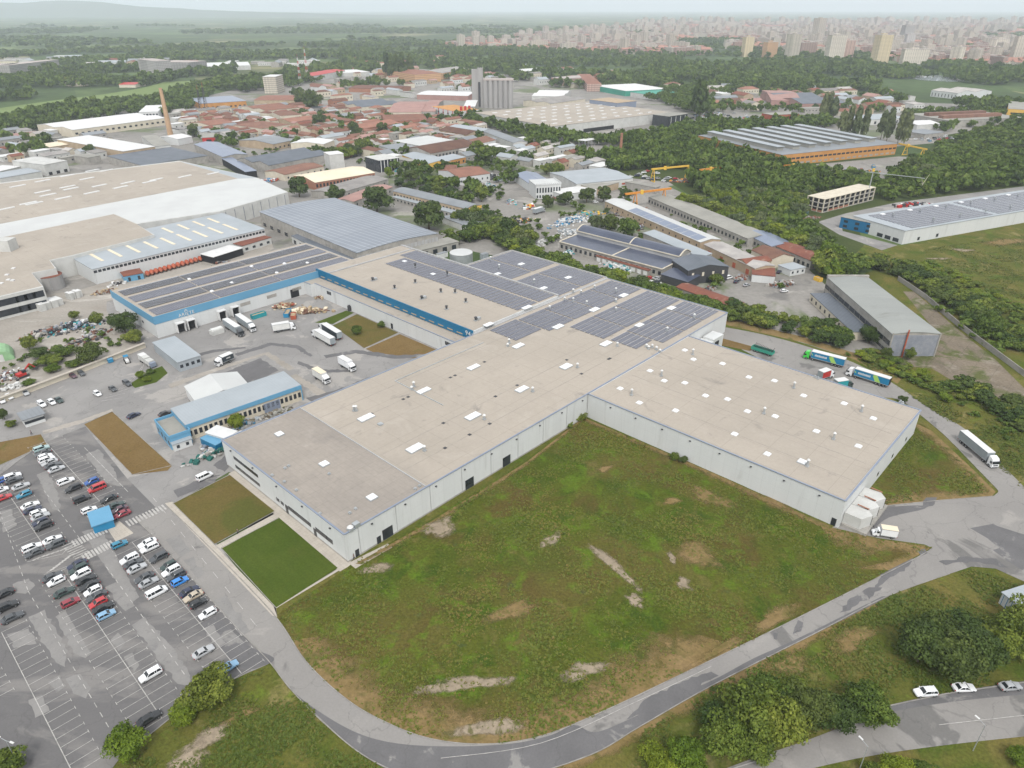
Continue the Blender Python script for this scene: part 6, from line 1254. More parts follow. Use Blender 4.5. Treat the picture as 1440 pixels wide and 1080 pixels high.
for (p, q, kind, colour, lb) in [((280, 677), (297, 669), 'minivan', 'white', 'white people carrier driving past the brown lawn'), ((181, 590), (196, 583), 'saloon', 'navy', 'dark blue car on the lane by the dry lawn'), ((228, 586), (238, 582), 'saloon', 'black', 'dark car tucked behind the sky blue annex'),
 ((-2, 562), (8, 570), 'hatchback', 'white', 'white hatchback by the boundary wall, cut by the photo edge'), ((9, 557), (19, 564), 'hatchback', 'white', 'white hatchback by the boundary wall, next to the edge one'), ((32, 550), (41, 559), 'saloon', 'silver', 'silver car by the boundary wall behind the guard hut'),
 ((54, 567), (65, 575), 'estate', 'white', 'white estate, nearest of three beside the guard hut'), ((68, 564), (79, 572), 'hatchback', 'white', 'white hatchback, middle of three beside the guard hut'), ((78, 561), (89, 569), 'saloon', 'dark green', 'dark green car, last of three beside the guard hut'),
 ((131, 552), (144, 560), 'hatchback', 'white', 'white hatchback alone beside the entrance road'), ((154, 545), (164, 553), 'saloon', 'dark grey', 'grey car on the road edge left of the grass island'), ((174, 538), (185, 545), 'estate', 'dark grey', 'dark grey estate touching the grass island'),
 ((97, 528), (108, 533), 'saloon', 'plum', 'plum coloured car by the boundary wall hatching'), ((110, 523), (120, 531), 'saloon', 'dark grey', 'dark car by the boundary wall, right of the plum one'),
 ((1316, 976), (1284, 978), 'estate', 'white', 'white hatchback car in the lay-by nearest the bushes'), ((1338, 971), (1370, 970), 'saloon', 'white', 'white saloon in the lay-by between white and grey cars'), ((1402, 970), (1436, 967), 'saloon', 'light grey', 'grey saloon in the lay-by at the right edge'),
 ((1018, 394), (1030, 391), 'minivan', 'white', 'white van in the dirt yard behind the solar hall'), ((1031, 400), (1040, 395), 'saloon', 'navy', 'dark car beside the white van in the dirt yard'), ((1045, 404), (1054, 401), 'saloon', 'light grey', 'grey car at the end of the dirt yard row'), ((1092, 386), (1099, 382), 'saloon', 'navy', 'navy car between the white cabin and the broken roof shed'),
 ((1108, 386), (1119, 385), 'saloon', 'black', 'black car in front of the small white cabin'), ((1095, 412), (1110, 410), 'hatchback', 'white', 'white car in the dirt yard by the lone shrub'), ((940, 313), (950, 310), 'hatchback', 'white', 'white car in the lane between the long rows'), ((833, 286), (842, 285), 'hatchback', 'white', 'white car under the trees left of the orange gantry')]:
    c = (P(*p)+P(*q))/2; car(kind, colour, c, adir(p, q), lb)
FARC = ['white', 'silver', 'dark grey', 'black', 'light grey', 'navy', 'red', 'white', 'pale blue']
def car_yard(poly, n, ang, label, group, seed):
    rr = random.Random(seed); pw = [P(*p) for p in poly]; xs = [p.x for p in pw]; ys = [p.y for p in pw]; k = 0; tries = 0; used = []
    while k < n and tries < n*60:
        tries += 1; x = rr.uniform(min(xs), max(xs)); y = rr.uniform(min(ys), max(ys))
        if not inpoly(x, y, pw) or hit(x, y, 2) or any(abs(x-a)+abs(y-b_) < 4.8 for a, b_ in used): continue
        used.append((x, y)); kk = rr.choice(('hatchback', 'saloon', 'estate', 'minivan'))
        car(kk, rr.choice(FARC), (x, y), ang+rr.choice((0, math.pi))+rr.uniform(-.15, .15), label, group, detail=False); k += 1
car_yard([(962, 168), (985, 158), (1040, 160), (1075, 168), (1030, 172), (985, 178)], 60, R(20), 'small distant car in the crowded car yard right of the logistics hall', 'cars in the yard by the logistics hall', 1)
car_yard([(1280, 190), (1300, 186), (1330, 192), (1345, 196), (1310, 200), (1278, 198)], 22, R(30), 'small distant car around the grey car workshop at right', 'cars around the car workshop', 2)
car_yard([(530, 205), (555, 206), (560, 213), (530, 218), (515, 215)], 20, R(40), 'small distant car in the yard behind the glass office', 'cars behind the glass office', 3)
car_yard([(650, 252), (690, 246), (720, 248), (715, 258), (660, 258)], 16, R(40), 'small distant car in the lot before the red roofed villas', 'cars before the red roofed villas', 4)
car_yard([(885, 250), (905, 240), (930, 246), (960, 255), (930, 258)], 18, R(10), 'small scrap car in the yard under the yellow gantry crane', 'scrap cars under the gantry', 5)
car_yard([(912, 392), (936, 395), (930, 400), (908, 396)], 4, R(-30), 'white car in the row before the black lean-to', 'cars before the black lean-to', 6)

# ---------------------------------------------------------------- lorries
def lorry(p, q, label, cabcol, side, Lbox, semi=True, roof='white_plain', z0=1.15, hb=2.75, box_w=2.5, small=False, lime=False, mark=None, open_rear=False):
    """p = front bumper pixel, q = tail pixel, both on the ground"""
    a, c = P(*p), P(*q); d = (a-c); ang = math.atan2(d.y, d.x); mid = (a+c)/2
    m = paint(cabcol); Lc_ = 2.2 if not small else 1.7; gap = .75 if semi else .25
    Lt = Lbox+gap+Lc_
    r = empty('lorry' if not small else 'box_van', (mid.x, mid.y, .13), ang, label, 'lorry'); X = Lt/2
    s = .82 if small else 1; hc = 2.9*s if not semi else 3.15
    b = MB(); rings = []
    w_ = 1.2*s
    for x, zl, zh, k in ((X, .5, 1.15, .92), (X-.05, .4, 1.5, .97), (X-.35, .4, hc*.76, 1), (X-.75, .45, hc, .98), (X-Lc_, .5, hc+.35*(1 if not small else 0), .98)):
        rings.append([(x, -w_*k, zl), (x, -w_*k, zl+(zh-zl)*.6), (x, -w_*k*.93, zh), (x, 0, zh+.05), (x, w_*k*.93, zh), (x, w_*k, zl+(zh-zl)*.6), (x, w_*k, zl)])
    if small:
        rings = []
        for x, zl, zh, k in ((X, .45, .8, .8), (X-.1, .35, 1.0, .95), (X-.7, .35, 1.25, 1), (X-1.25, .35, 2.15, .9), (X-Lc_, .4, 2.2, .93)):
            rings.append([(x, -w_*k, zl), (x, -w_*k, zl+(zh-zl)*.5), (x, -w_*k*.88, zh), (x, 0, zh+.04), (x, w_*k*.88, zh), (x, w_*k, zl+(zh-zl)*.5), (x, w_*k, zl)])
    loft(b, rings, m); b.build('cab', r)
    g = MB()
    if small: g.add([(X-.72, -w_*.88, 1.27), (X-.72, w_*.88, 1.27), (X-1.22, w_*.78, 2.12), (X-1.22, -w_*.78, 2.12)], [(0, 1, 2, 3)], 'car_glass')
    else: g.add([(X+.0, -w_*.9, 1.62), (X+.0, w_*.9, 1.62), (X-.30, w_*.9, hc*.80), (X-.30, -w_*.9, hc*.80)], [(0, 1, 2, 3)], 'car_glass'); g.box(X-.32, -w_*.92, 1.6, X-.02, w_*.92, hc*.78, 'car_glass')
    g.build('windscreen', r)
    for sd_ in (-1, 1):
        g = MB(); y = sd_*w_*(1.012 if not small else 1.0)
        xs0, xs1, zz0, zz1 = (X-1.2, X-.45, 1.65, hc*.74) if not small else (X-1.6, X-.95, 1.3, 1.95)
        g.box(xs0, min(y, y-.04*sd_), zz0, xs1, max(y, y-.04*sd_), zz1, 'car_glass'); g.build('side_window', r)
        g = MB(); g.box(X-.1, sd_*.75*s-.16, .62, X+.05, sd_*.75*s+.16, .86, 'head_lamp'); g.build('headlight', r)
        g = MB(); g.box(X-.45, sd_*(w_+.22)-.08, 1.7*s, X-.25, sd_*(w_+.22)+.08, 2.5*s, 'steel_dark'); g.build('mirror', r)
        g = MB(); g.box(-X-.03, sd_*.95-.2, .75, -X+.05, sd_*.95+.2, .95, 'tail_lamp'); g.build('taillight', r)
    g = MB(); g.box(X-.02, -w_*.85, .42, X+.06, w_*.85, .6, 'steel_dark'); g.box(X-.03, -w_*.6, .95, X+.03, w_*.6, 1.35, 'steel_dark') if not small else None; g.build('grille', r)
    xb1 = X-Lc_-gap; xb0 = -X; hw = box_w/2*s if small else box_w/2
    zb0 = z0 if not small else .75; zb1 = zb0+(hb if not small else 2.15)
    b = MB(); b.box(xb0, -hw, zb0, xb1, hw, zb1, side); bx = b.build('cargo_box', r)
    b = MB(); b.box(xb0-.02, -hw-.03, zb1, xb1+.02, hw+.03, zb1+.08, roof); b.build('roof', r)
    b = MB(); b.box(xb0-.06, -hw+.06, zb0+.05, xb0-.005, hw-.06, zb1-.05, 'curtain_grey' if not open_rear else 'dark_opening'); b.build('rear_door', r)
    for sd_ in (-1, 1):
        b = MB(); y0, y1 = sorted((sd_*hw, sd_*(hw+.04))); b.box(xb0, y0, zb0-.05, xb1, y1, zb0+.14, 'galvanised'); b.box(xb0, y0, zb1-.12, xb1, y1, zb1+.02, 'coping_blue' if side == 'curtain_grey' else 'galvanised'); b.build('side_rail', r)
        if lime:
            b = MB(); y = sd_*(hw+.03); x0 = xb0+Lbox*.22; f3 = lambda x, z: (x, y, zb0+.15+z*(hb-.3))
            b.add([f3(x0, 0), f3(x0+2.0, 0), f3(x0+3.1, .75), f3(x0+2.9, 1), f3(x0+1.6, 1)], [(0, 1, 2, 3, 4)], 'lime_paint')
            for k in range(11):   # unreadable white lettering: a line of short upright strokes
                xx = x0+3.9+k*.42; b.box(xx, min(y, y+.02*sd_), zb0+1.05, xx+.3, max(y, y+.02*sd_), zb0+1.05+(.75 if k % 3 else .85), 'white_plain')
            xx = x0+9.0; b.add([f3(xx, .45), f3(xx+.35, .4), f3(xx+.8, .7), f3(xx+.5, .72), f3(xx+.35, .6)], [(0, 1, 2, 3, 4)], 'lime_paint'); b.build('livery', r)
        if mark:
            b = MB(); y = sd_*(hw+.03); xm = (xb0+xb1)/2
            for k in range(5): b.box(xm-.9+k*.38, min(y, y+.02*sd_), zb0+1.0, xm-.9+k*.38+.26, max(y, y+.02*sd_), zb0+1.45, mark)
            b.build('livery', r)
    b = MB(); b.box(xb0+.3, -.45, .55, X-.6, .45, zb0-.02, 'steel_dark'); b.build('chassis', r)
    if semi: xw = [X-1.35, X-Lc_-1.6, xb0+1.6, xb0+2.9, xb0+4.2]
    elif small: xw = [X-.85, xb0+1.1]
    else: xw = [X-1.3, xb0+2.0]
    for x in xw:
        for sd_ in (-1, 1): put('wheel', WHEEL if small else BIGW, r, (x, sd_*(hw-.18 if not small else w_-.12), .32 if small else .5))
    return r
lorry((1395, 657), (1353, 622), 'articulated lorry with white cab and long grey curtain sides on the right-hand road', 'white', 'curtain_grey', 13.2)
lorry((1131, 503), (1185, 517), 'articulated lorry with bright green cab and blue-green trailer', 'green', 'curtain_teal', 12.6, lime=True)
lorry((1191, 527), (1248, 545), 'articulated lorry with white cab and blue-green trailer open at the rear', 'white', 'curtain_teal', 12.6, lime=True, open_rear=True)
lorry((345, 477), (315, 457), 'articulated lorry with dark cab backed to the left dock of the blue banded hall', 'dark grey', 'curtain_grey', 12.8)
lorry((362, 471), (332, 450), 'articulated lorry with white cab backed to the right dock of the blue banded hall', 'white', 'curtain_grey', 12.8)
lorry((440, 471), (471, 489), 'articulated lorry with white trailer, front one of the pair beside the courtyard lawn', 'white', 'curtain_white', 12.6)
lorry((447, 460), (484, 483), 'articulated lorry with dark sided trailer behind the white trailer by the courtyard lawn', 'white', 'curtain_dark', 13.2)
lorry((415, 463), (385, 468), 'white box lorry alone in the upper courtyard', 'white', 'curtain_white', 7.2, False)
lorry((502, 526), (476, 511), 'white box lorry, right of the two near the factory edge', 'white', 'white_panel', 6.6, False)
lorry((465, 543), (441, 528), 'beige roofed box lorry, left of the two near the factory edge', 'white', 'curtain_white', 6.4, False, roof='cream_roof')
lorry((303, 517), (329, 506), 'small lorry with white cab and black box on the entrance road', 'white', 'curtain_dark', 5.0, False, hb=2.3, mark='white_plain')
lorry((1170, 529), (1150, 536), 'white roofed lorry with red side behind the wing roof edge', 'white', 'red_paint', 4.6, False)
lorry((1194, 545), (1174, 548), 'white roofed lorry with green cab behind the wing roof edge', 'dark green', 'teal_paint', 4.6, False)
lorry((1222, 751), (1262, 757), 'white box van parked beside the dock shelters', 'white', 'white_panel', 4.0, False, small=True, roof='cream_roof')
lorry((768, 297), (748, 303), 'grey box lorry parked in the scrap-bag yard', 'light grey', 'curtain_grey', 8.5, False)
# green flatbed with frames
c = P(1072, 497); o = empty('flatbed_trailer', (*c, .1), ANG-math.pi/2, 'green flatbed trailer stacked with dark frames behind the wing', 'trailer')
b = MB(); b.box(-4.5, -1.25, .9, 4.5, 1.25, 1.2, 'green_roof'); b.box(-4.5, -1.25, 1.2, 4.5, -1.15, 2.2, 'green_roof'); b.box(-4.5, 1.15, 1.2, 4.5, 1.25, 2.2, 'green_roof'); b.box(-4.6, -1.25, .9, -4.5, 1.25, 2.2, 'green_roof'); b.build('bed', o)
b = MB()
for k in range(14): x = -4+k*.6; b.beam((x, -1.1, 1.3), (x+.5, 1.1, 3.4-.08*k % 1), .14, .14, 'steel_dark'); b.beam((x, 1.1, 1.4), (x+.7, -1.0, 3.2), .14, .14, 'steel_dark')
b.build('frame_load', o)
for x in (-3, -1.8, 3):
    for s in (-1, 1): put('wheel', BIGW, o, (x, s*1.0, .5))
# covered trucks by the boundary wall
c = P(208, 512); o = empty('tarpaulin_truck', (*c, .1), adir((196, 500), (221, 516)), 'pale grey covered truck at the end of the boundary wall', 'truck')
b = MB(); b.box(-5, -1.2, .9, .6, 1.2, 3.0, 'grey_white_wall'); b.build('cargo_box', o); b = MB(); b.box(1.0, -1.15, .6, 4.2, 1.15, 2.7, 'grey_white_wall'); b.build('rear_box', o); b = MB(); b.box(4.3, -1.1, .5, 5.6, 1.1, 2.3, 'coping_blue'); b.build('cab', o)
b = MB(); b.box(-5.05, -1.25, 3.0, -2, 1.25, 3.2, 'white_plain'); b.build('roof_cover', o)
for x in (-4, -2.6, 2, 4.8):
    for s in (-1, 1): put('wheel', BIGW, o, (x, s*1.0, .5))
c = P(179, 509); o = empty('small_tractor', (*c, .1), adir((176, 500), (184, 514)), 'small tractor with bright blue canopy by the boundary wall', 'tractor')
b = MB(); b.box(-.3, -.6, .5, 2.2, .6, 1.3, 'white_plain'); b.build('bonnet', o); b = MB(); b.box(-1.8, -.9, 2.2, .2, .9, 2.4, 'cyan_paint'); b.build('canopy', o)
b = MB()
for x in (-1.7, .1):
    for y in (-.8, .8): b.tube((x, y, .6), (x, y, 2.2), .06, 'steel_dark', 5)
b.build('post', o)
for x in (-1.2, 1.7):
    for s in (-1, 1): put('wheel', BIGW, o, (x, s*.85, .5))
c = P(156, 510); o = empty('blue_bin', (*c, .1), ANG, 'bright blue bin against the boundary wall', 'bin'); b = MB(); b.box(-.9, -.7, .2, .9, .7, 1.6, 'cyan_paint'); b.build('body', o); b = MB(); b.box(-.95, -.75, 1.6, .95, .75, 1.75, 'sky_blue_fascia'); b.build('lid', o)
c = P(306, 469); o = empty('covered_skip', (*c, .1), ANG, 'grey covered skip beside the dark-cabbed lorry', 'skip'); b = MB(); b.prism([(-2.6, -1.4), (2.6, -1.4), (2.9, 1.4), (-2.9, 1.4)], 0, 2.0, 'grey_white_wall'); b.build('body', o); b = MB(); b.box(-2.4, -1.2, 2.0, 2.4, 1.2, 2.5, 'curtain_white'); b.build('cover', o)
def skip(u, v, m, lb, a=0.0, L=3.4):
    c = P(u, v); o = empty('skip_container', (*c, .1), ANG+a, lb, 'skip'); b = MB(); h = 1.9
    b.box(-L, -1.2, 0, L, 1.2, .2, m)
    for y in (-1.2, 1.1): b.box(-L, y, .2, L, y+.1, h, m)
    for x in (-L, L-.1): b.box(x, -1.1, .2, x+.1, 1.1, h, m)
    b.build('body', o); b = MB(); b.box(-L+.1, -1.1, .2, L-.1, 1.1, h*.75, 'timber'); b.build('load', o)
skip(364, 446, 'teal_paint', 'green-teal skip under the blue banded wall'); skip(405, 443, 'cyan_paint', 'blue skip beside the timber heaps', .8); skip(413, 447, 'rusty_red', 'rusty brown container with grey lid beside the blue skip', 1.0, 2.4)
skip(955, 328, 'cyan_paint', 'blue skip in the lane between the long rows', -1.6); skip(1131, 302, 'cyan_paint', 'pale blue container near the concrete frame building', 0); skip(1228, 236, 'cyan_paint', 'turquoise container in the yard of the orange factory', .4, 4.5); skip(1150, 395, 'crane_yellow', 'yellow skip beside the dirt yard', 1.2, 2.0)
# ---------------------------------------------------------------- drums, heaps, odds and ends
rr = random.Random(5)
k = 0
for i in range(13):
    t = i/12; c = P(208+74*t, 388-21*t)
    o = empty('mixer_drum', (*c, 0), R(-60), 'rusty orange mixer drum in the long row before the metal roofed hall', 'drum', 'orange drums in a row')
    b = MB(); vs = []
    prof = [(-2.6, .7), (-1.6, 1.15), (.6, 1.2), (2.0, .8), (2.5, .45)]
    rings = [[(x, r_*math.cos(s*math.pi/6), 1.35+r_*math.sin(s*math.pi/6)) for s in range(12)] for x, r_ in prof]; loft(b, rings, 'rusty_red'); b.build('drum', o)
    b = MB(); b.box(-1.8, -.8, 0, -1.4, .8, .5, 'steel_dark'); b.box(1.2, -.7, 0, 1.6, .7, .7, 'steel_dark'); b.build('cradle', o)
    b = MB(); rings = [[(x, r_*math.cos(s*math.pi/6), 1.35+r_*math.sin(s*math.pi/6)) for s in range(12)] for x, r_ in ((2.5, .46), (2.7, .36))]; loft(b, rings, 'brick_wall'); b.build('mouth', o)
def heap(name, u, v, rx, ry, ang, n, cols, label, s=(.4, 1.4), hmax=2.2, flat=False, cat='heap'):
    c = P(u, v); b = MB(); rq = random.Random(int(u*3+v))
    for i in range(n):
        x = rq.gauss(0, .45)*rx; y = rq.gauss(0, .45)*ry; k_ = max(0, 1-(x/rx)**2-(y/ry)**2); z = k_*hmax*rq.random()
        l = rq.uniform(*s); w_ = rq.uniform(*s)*.7; h = rq.uniform(.25, .8)*min(l, w_)+.1; an = rq.uniform(0, 6.28); tl = rq.uniform(-.5, .5)
        px = x*math.cos(ang)-y*math.sin(ang); py = x*math.sin(ang)+y*math.cos(ang)
        f_ = lambda p: (px+p[0]*math.cos(an)-p[1]*math.sin(an), py+p[0]*math.sin(an)+p[1]*math.cos(an), max(0, z)+p[2]+p[0]*tl*(0 if flat else 1))
        b.box(-l/2, -w_/2, 0, l/2, w_/2, h, rq.choice(cols), f_)
    return tag(b.build(name, None, (c.x, c.y, .05)), label, cat)
WOODC = ['timber', 'timber', 'cream_roof', 'brown_roof']; SCR = ['steel_dark', 'rust_roof', 'concrete_wall', 'concrete_wall', 'blue_block_wall', 'brown_roof']
BAGS = ['white_plain', 'white_plain', 'white_roof', 'pale_metal_roof', 'cyan_paint']; MIX = BAGS+['teal_paint', 'coping_blue', 'rusty_red', 'concrete_wall', 'green_roof']
heap('timber_heap', 432, 439, 9, 3, 0, 150, WOODC, 'long heap of pale broken timber in the courtyard corner', (.5, 2.2), 1.6)
heap('timber_heap', 400, 432, 6, 3, .3, 90, WOODC+['rusty_red'], 'heap of mixed timber and pallets left of the blue skip', (.5, 1.8), 1.8)
heap('timber_heap', 455, 419, 4, 2, .3, 50, WOODC, 'small heap of yellow timber by the white courtyard wall', (.4, 1.5), 1.2)
heap('scrap_heap', 108, 460, 12, 6, .6, 300, ['steel_dark', 'blue_block_wall', 'steel_dark', 'coping_blue', 'teal_paint', 'white_plain'], 'dark mound of scrap with a yellow piece on top in the scrapyard', (.4, 1.6), 2.4)
heap('scrap_heap', 60, 470, 10, 3.5, .9, 150, SCR, 'rusty scrap pile on the left side of the scrapyard', (.6, 2.4), 1.8)
heap('scrap_heap', 133, 470, 5, 2.6, .9, 300, SCR+['grey_white_wall', 'coping_grey'], 'colourful scrap heap left of the large dark bush', (.4, 1.6), 1.5)
heap('scrap_heap', 115, 482, 10, 2.5, .9, 150, ['steel_dark', 'brown_roof', 'concrete_wall'], 'low dark scrap ridge in the middle of the scrapyard', (.5, 2), 1.3)
heap('scrap_heap', 12, 530, 6, 6, 0, 120, SCR+['white_plain'], 'scattered scrap at the left edge of the scrapyard', (.4, 1.6), 1.2)
heap('scrap_heap', 20, 545, 7, 2, .8, 50, ['white_plain', 'grey_white_wall'], 'row of white debris along the boundary wall', (.6, 1.6), 1)
heap('bag_heap', 800, 312, 16, 6, .8, 420, BAGS+['coping_blue'], 'broad heap of white and blue bulk bags, upper one beside the rutted yard', (.8, 1.8), 2.4)
heap('bag_heap', 800, 328, 5, 8, .8, 160, ['white_plain', 'pale_metal_roof'], 'white bulk bags at the left end of the black arched hall', (.8, 1.8), 2.2)
heap('bag_heap', 770, 340, 14, 3, .9, 220, ['white_plain', 'grey_white_wall', 'white_roof'], 'long stack of pale sacks left of the black arched hall', (.8, 1.8), 2.2)
heap('bag_heap', 805, 355, 10, 3, .8, 160, ['white_plain', 'white_plain', 'teal_paint', 'coping_blue'], 'white and teal sacks before the lower black roof', (.8, 1.8), 2)
heap('bag_heap', 868, 377, 10, 2.5, -.7, 130, ['white_plain', 'white_roof', 'teal_paint'], 'white sacks in front of the rusty shed row', (.8, 1.8), 1.8)
heap('bag_heap', 903, 399, 8, 4, .2, 170, ['white_plain', 'white_roof'], 'bright white sacks at the hedge near the black lean-to', (.8, 1.6), 1.6)
heap('bag_heap', 825, 303, 12, 5, .4, 200, ['teal_paint', 'green_roof', 'blue_block_wall', 'concrete_wall', 'pale_metal_roof', 'crane_yellow'], 'teal and grey junk beside the brown tree', (.8, 2.2), 1.8)
heap('junk_heap', 735, 312, 9, 3, .6, 90, ['crane_orange', 'steel_dark', 'white_plain', 'cream_roof'], 'orange and dark machinery junk at the hedge left of the bags', (.8, 2.4), 1.6)
heap('junk_heap', 745, 293, 4, 2, .4, 160, ['red_paint', 'white_plain', 'steel_dark', 'crane_yellow', 'curtain_grey'], 'red and yellow truck parts at the head of the yard', (.8, 3), 1.8)
heap('junk_heap', 965, 255, 14, 4, .2, 200, SCR+['crane_orange'], 'rusty scrap below the yellow gantry crane', (.6, 2.4), 1.6)
heap('junk_heap', 1195, 242, 26, 4, .1, 200, SCR+['coping_blue', 'crane_orange'], 'scrap strewn in the yard before the orange factory', (.8, 3), 1.5)
heap('junk_heap', 1140, 307, 6, 3, .1, 80, ['pink_roof', 'concrete_wall', 'rust_roof'], 'brick rubble beside the concrete frame building', (.5, 1.6), 1)
heap('junk_heap', 905, 295, 12, 2, -1.1, 120, SCR, 'dark steel scrap in the lane below the orange gantry', (.5, 2), 1.2)
heap('junk_heap', 1290, 290, 18, 3, .1, 90, ['red_paint', 'white_plain', 'steel_dark', 'cyan_paint'], 'red and white lorry parts behind the modern white hall', (1, 3.4), 1.8)
heap('junk_heap', 300, 640, 8, 2, .75, 120, ['netting_green', 'netting_green', 'concrete_wall', 'grey_white_wall'], 'green netted junk along the factory lane', (.5, 1.6), 1.2)
heap('junk_heap', 295, 632, 4, 3, .75, 60, ['white_plain', 'coping_blue', 'concrete_wall', 'steel_dark'], 'small clutter in the yard beside the blue container', (.4, 1.4), .9)
heap('junk_heap', 345, 597, 6, 2, .75, 60, ['cyan_paint', 'concrete_wall', 'old_concrete', 'pale_metal_roof'], 'blue sheeting and rubble beside the office tree', (.6, 2), .8)
heap('junk_heap', 385, 583, 9, 2, .75, 90, ['concrete_wall', 'old_concrete', 'grey_felt_roof'], 'rubble strip along the office wall', (.4, 1.4), .6)
heap('junk_heap', 165, 400, 5, 2, .8, 40, ['white_plain', 'concrete_wall', 'steel_dark'], 'white debris beside the pale blue hut', (.6, 2), 1.0)
heap('junk_heap', 380, 255, 9, 6, .8, 120, ['white_plain', 'cyan_paint', 'coping_blue', 'rusty_red'], 'blue and white clutter left of the brown roofed shed', (.8, 2.4), 1.6)
for i, (u, v, rx, ry, cols, lb) in enumerate([(1100, 400, 8, 3, SCR+['white_plain'], 'scattered scrap around the cars in the dirt yard'), (1040, 392, 5, 2, SCR, 'dark scrap strip beside the tan garages'), (870, 300, 9, 3, SCR+['timber'], 'steel and timber offcuts before the white roofed row'), (720, 285, 8, 3, MIX, 'mixed rubbish by the junction of the yard road'), (690, 262, 8, 3, MIX, 'bright rubbish behind the lot of the red roofed villas'), (780, 280, 7, 2, SCR, 'dark rubble beside the battlemented office'), (320, 372, 8, 2.5, SCR+['white_plain'], 'rubble and scrap at the end of the drum row'), (250, 398, 6, 2, SCR, 'low scrap pile behind the blue banded hall'), (150, 412, 7, 2.5, ['concrete_wall', 'brown_roof', 'timber'], 'broken concrete beside the smaller white panel stack'), (1000, 405, 6, 2, SCR, 'scrap beside the shrub clump in the dirt yard'), (900, 320, 7, 2, SCR+['coping_blue'], 'engine parts along the tan garage wall'), (560, 240, 7, 3, MIX, 'clutter beside the glass office road'), (440, 240, 6, 3, MIX, 'clutter at the end of the brown roofed shed'), (610, 350, 6, 2, ['bare_earth', 'timber', 'concrete_wall'], 'sandy heap beside the galvanised tank')]):
    heap('junk_heap', u, v, rx, ry, .5+i*.4, 110, cols, lb, (.5, 2.0), 1.2)
# white panel stacks
for i, (u, v, L_, w_, lb) in enumerate(((70, 432, 11, 6.5, 'large white panel stack before the textile works'), (106, 419, 6.5, 4.0, 'smaller white panel stack right of the large one'))):
    c = P(u, v); o = empty('panel_stack', (*c, .08), adir((40, 440), (88, 425)), lb, 'stack'); n = 4
    for k in range(n):
        b = MB(); x = -L_/2+k*L_/n; b.box(x+.1, -w_/2+(k % 2)*.7, 0, x+L_/n-.1, w_/2, 3.4-.3*(k % 2), 'grey_white_wall'); b.build('stack', o); b = MB(); b.box(x+.1, -w_/2+(k % 2)*.7, 3.4-.3*(k % 2), x+L_/n-.1, w_/2, 3.5-.3*(k % 2), 'white_plain'); b.build('top_sheet', o)
# green tent, excavator
c = P(0, 503); o = empty('storage_tent', (*c, .05), R(-55), 'pale green arched storage tent at the left edge', 'tent'); b = MB()
ringA = [(-5, 5*math.cos(t*math.pi/10), 4.5*math.sin(t*math.pi/10)) for t in range(11)]; ringB = [(5, y, z) for _, y, z in ringA]
b.add(ringA+ringB, [(i, i+1, 12+i, 11+i) for i in range(10)]+[tuple(range(11)), tuple(range(11, 22))[::-1]], 'tent_green'); b.build('cover', o)
b = MB(); b.box(5.02, -1.5, 0, 5.1, 1.5, 3, 'grey_white_wall'); b.build('door', o)
def excavator(u, v, m, lb, a):
    c = P(u, v); o = empty('excavator', (*c, .05), a, lb, 'excavator'); b = MB()
    for s in (-1, 1): b.box(-1.8, s*1.0-.3, 0, 1.8, s*1.0+.3, .8, 'steel_dark')
    b.build('track', o); b = MB(); b.box(-2, -1.2, .9, 1.0, 1.2, 1.9, m); b.build('body', o); b = MB(); b.box(-.2, -1.2, 1.9, 1.1, -.1, 3.0, 'car_glass'); b.build('cab', o)
    b = MB(); b.beam((.8, .4, 1.8), (3.6, .4, 4.0), .35, .5, m); b.beam((3.5, .4, 4.1), (5.2, .4, 1.8), .3, .4, m); b.build('boom', o); b = MB(); b.box(4.8, 0, .9, 5.6, .8, 1.9, 'steel_dark'); b.build('bucket', o)
excavator(33, 530, 'red_paint', 'red excavator in the scrapyard', R(60)); excavator(1010, 263, 'crane_yellow', 'yellow excavator in the clearing by the wood', R(170)); excavator(1116, 300, 'crane_yellow', 'yellow digger before the concrete frame building', R(10))
# street lamps
def lamp(u, v, h, a, label, double=False):
    c = P(u, v); o = empty('street_lamp', (*c, 0), a, label, 'street lamp'); b = MB(); b.tube((0, 0, 0), (0, 0, h), .09, 'galvanised', 8, .06); b.build('pole', o)
    b = MB()
    for s in ((1, -1) if double else (1,)): b.tube((0, 0, h-.05), (s*1.5, 0, h+.25), .045, 'galvanised', 6)
    b.build('arm', o)
    for s in ((1, -1) if double else (1,)):
        b = MB(); b.box(s*1.3-.1, -.16, h+.18, s*1.3+s*.7+.1 if s > 0 else s*1.3+.1, .16, h+.34, 'white_plain') if s > 0 else b.box(-2.1, -.16, h+.18, -1.3, .16, h+.34, 'white_plain'); b.build('lamp_head', o)
lamp(1368, 1056, 7.5, R(115), 'street lamp on the lower road, right one'); lamp(1207, 1086, 7.5, R(115), 'street lamp on the lower road, left one at the frame bottom')
lamp(26, 1075, 7, R(-20), 'twin-headed white car park lamp at the lower left corner', True)
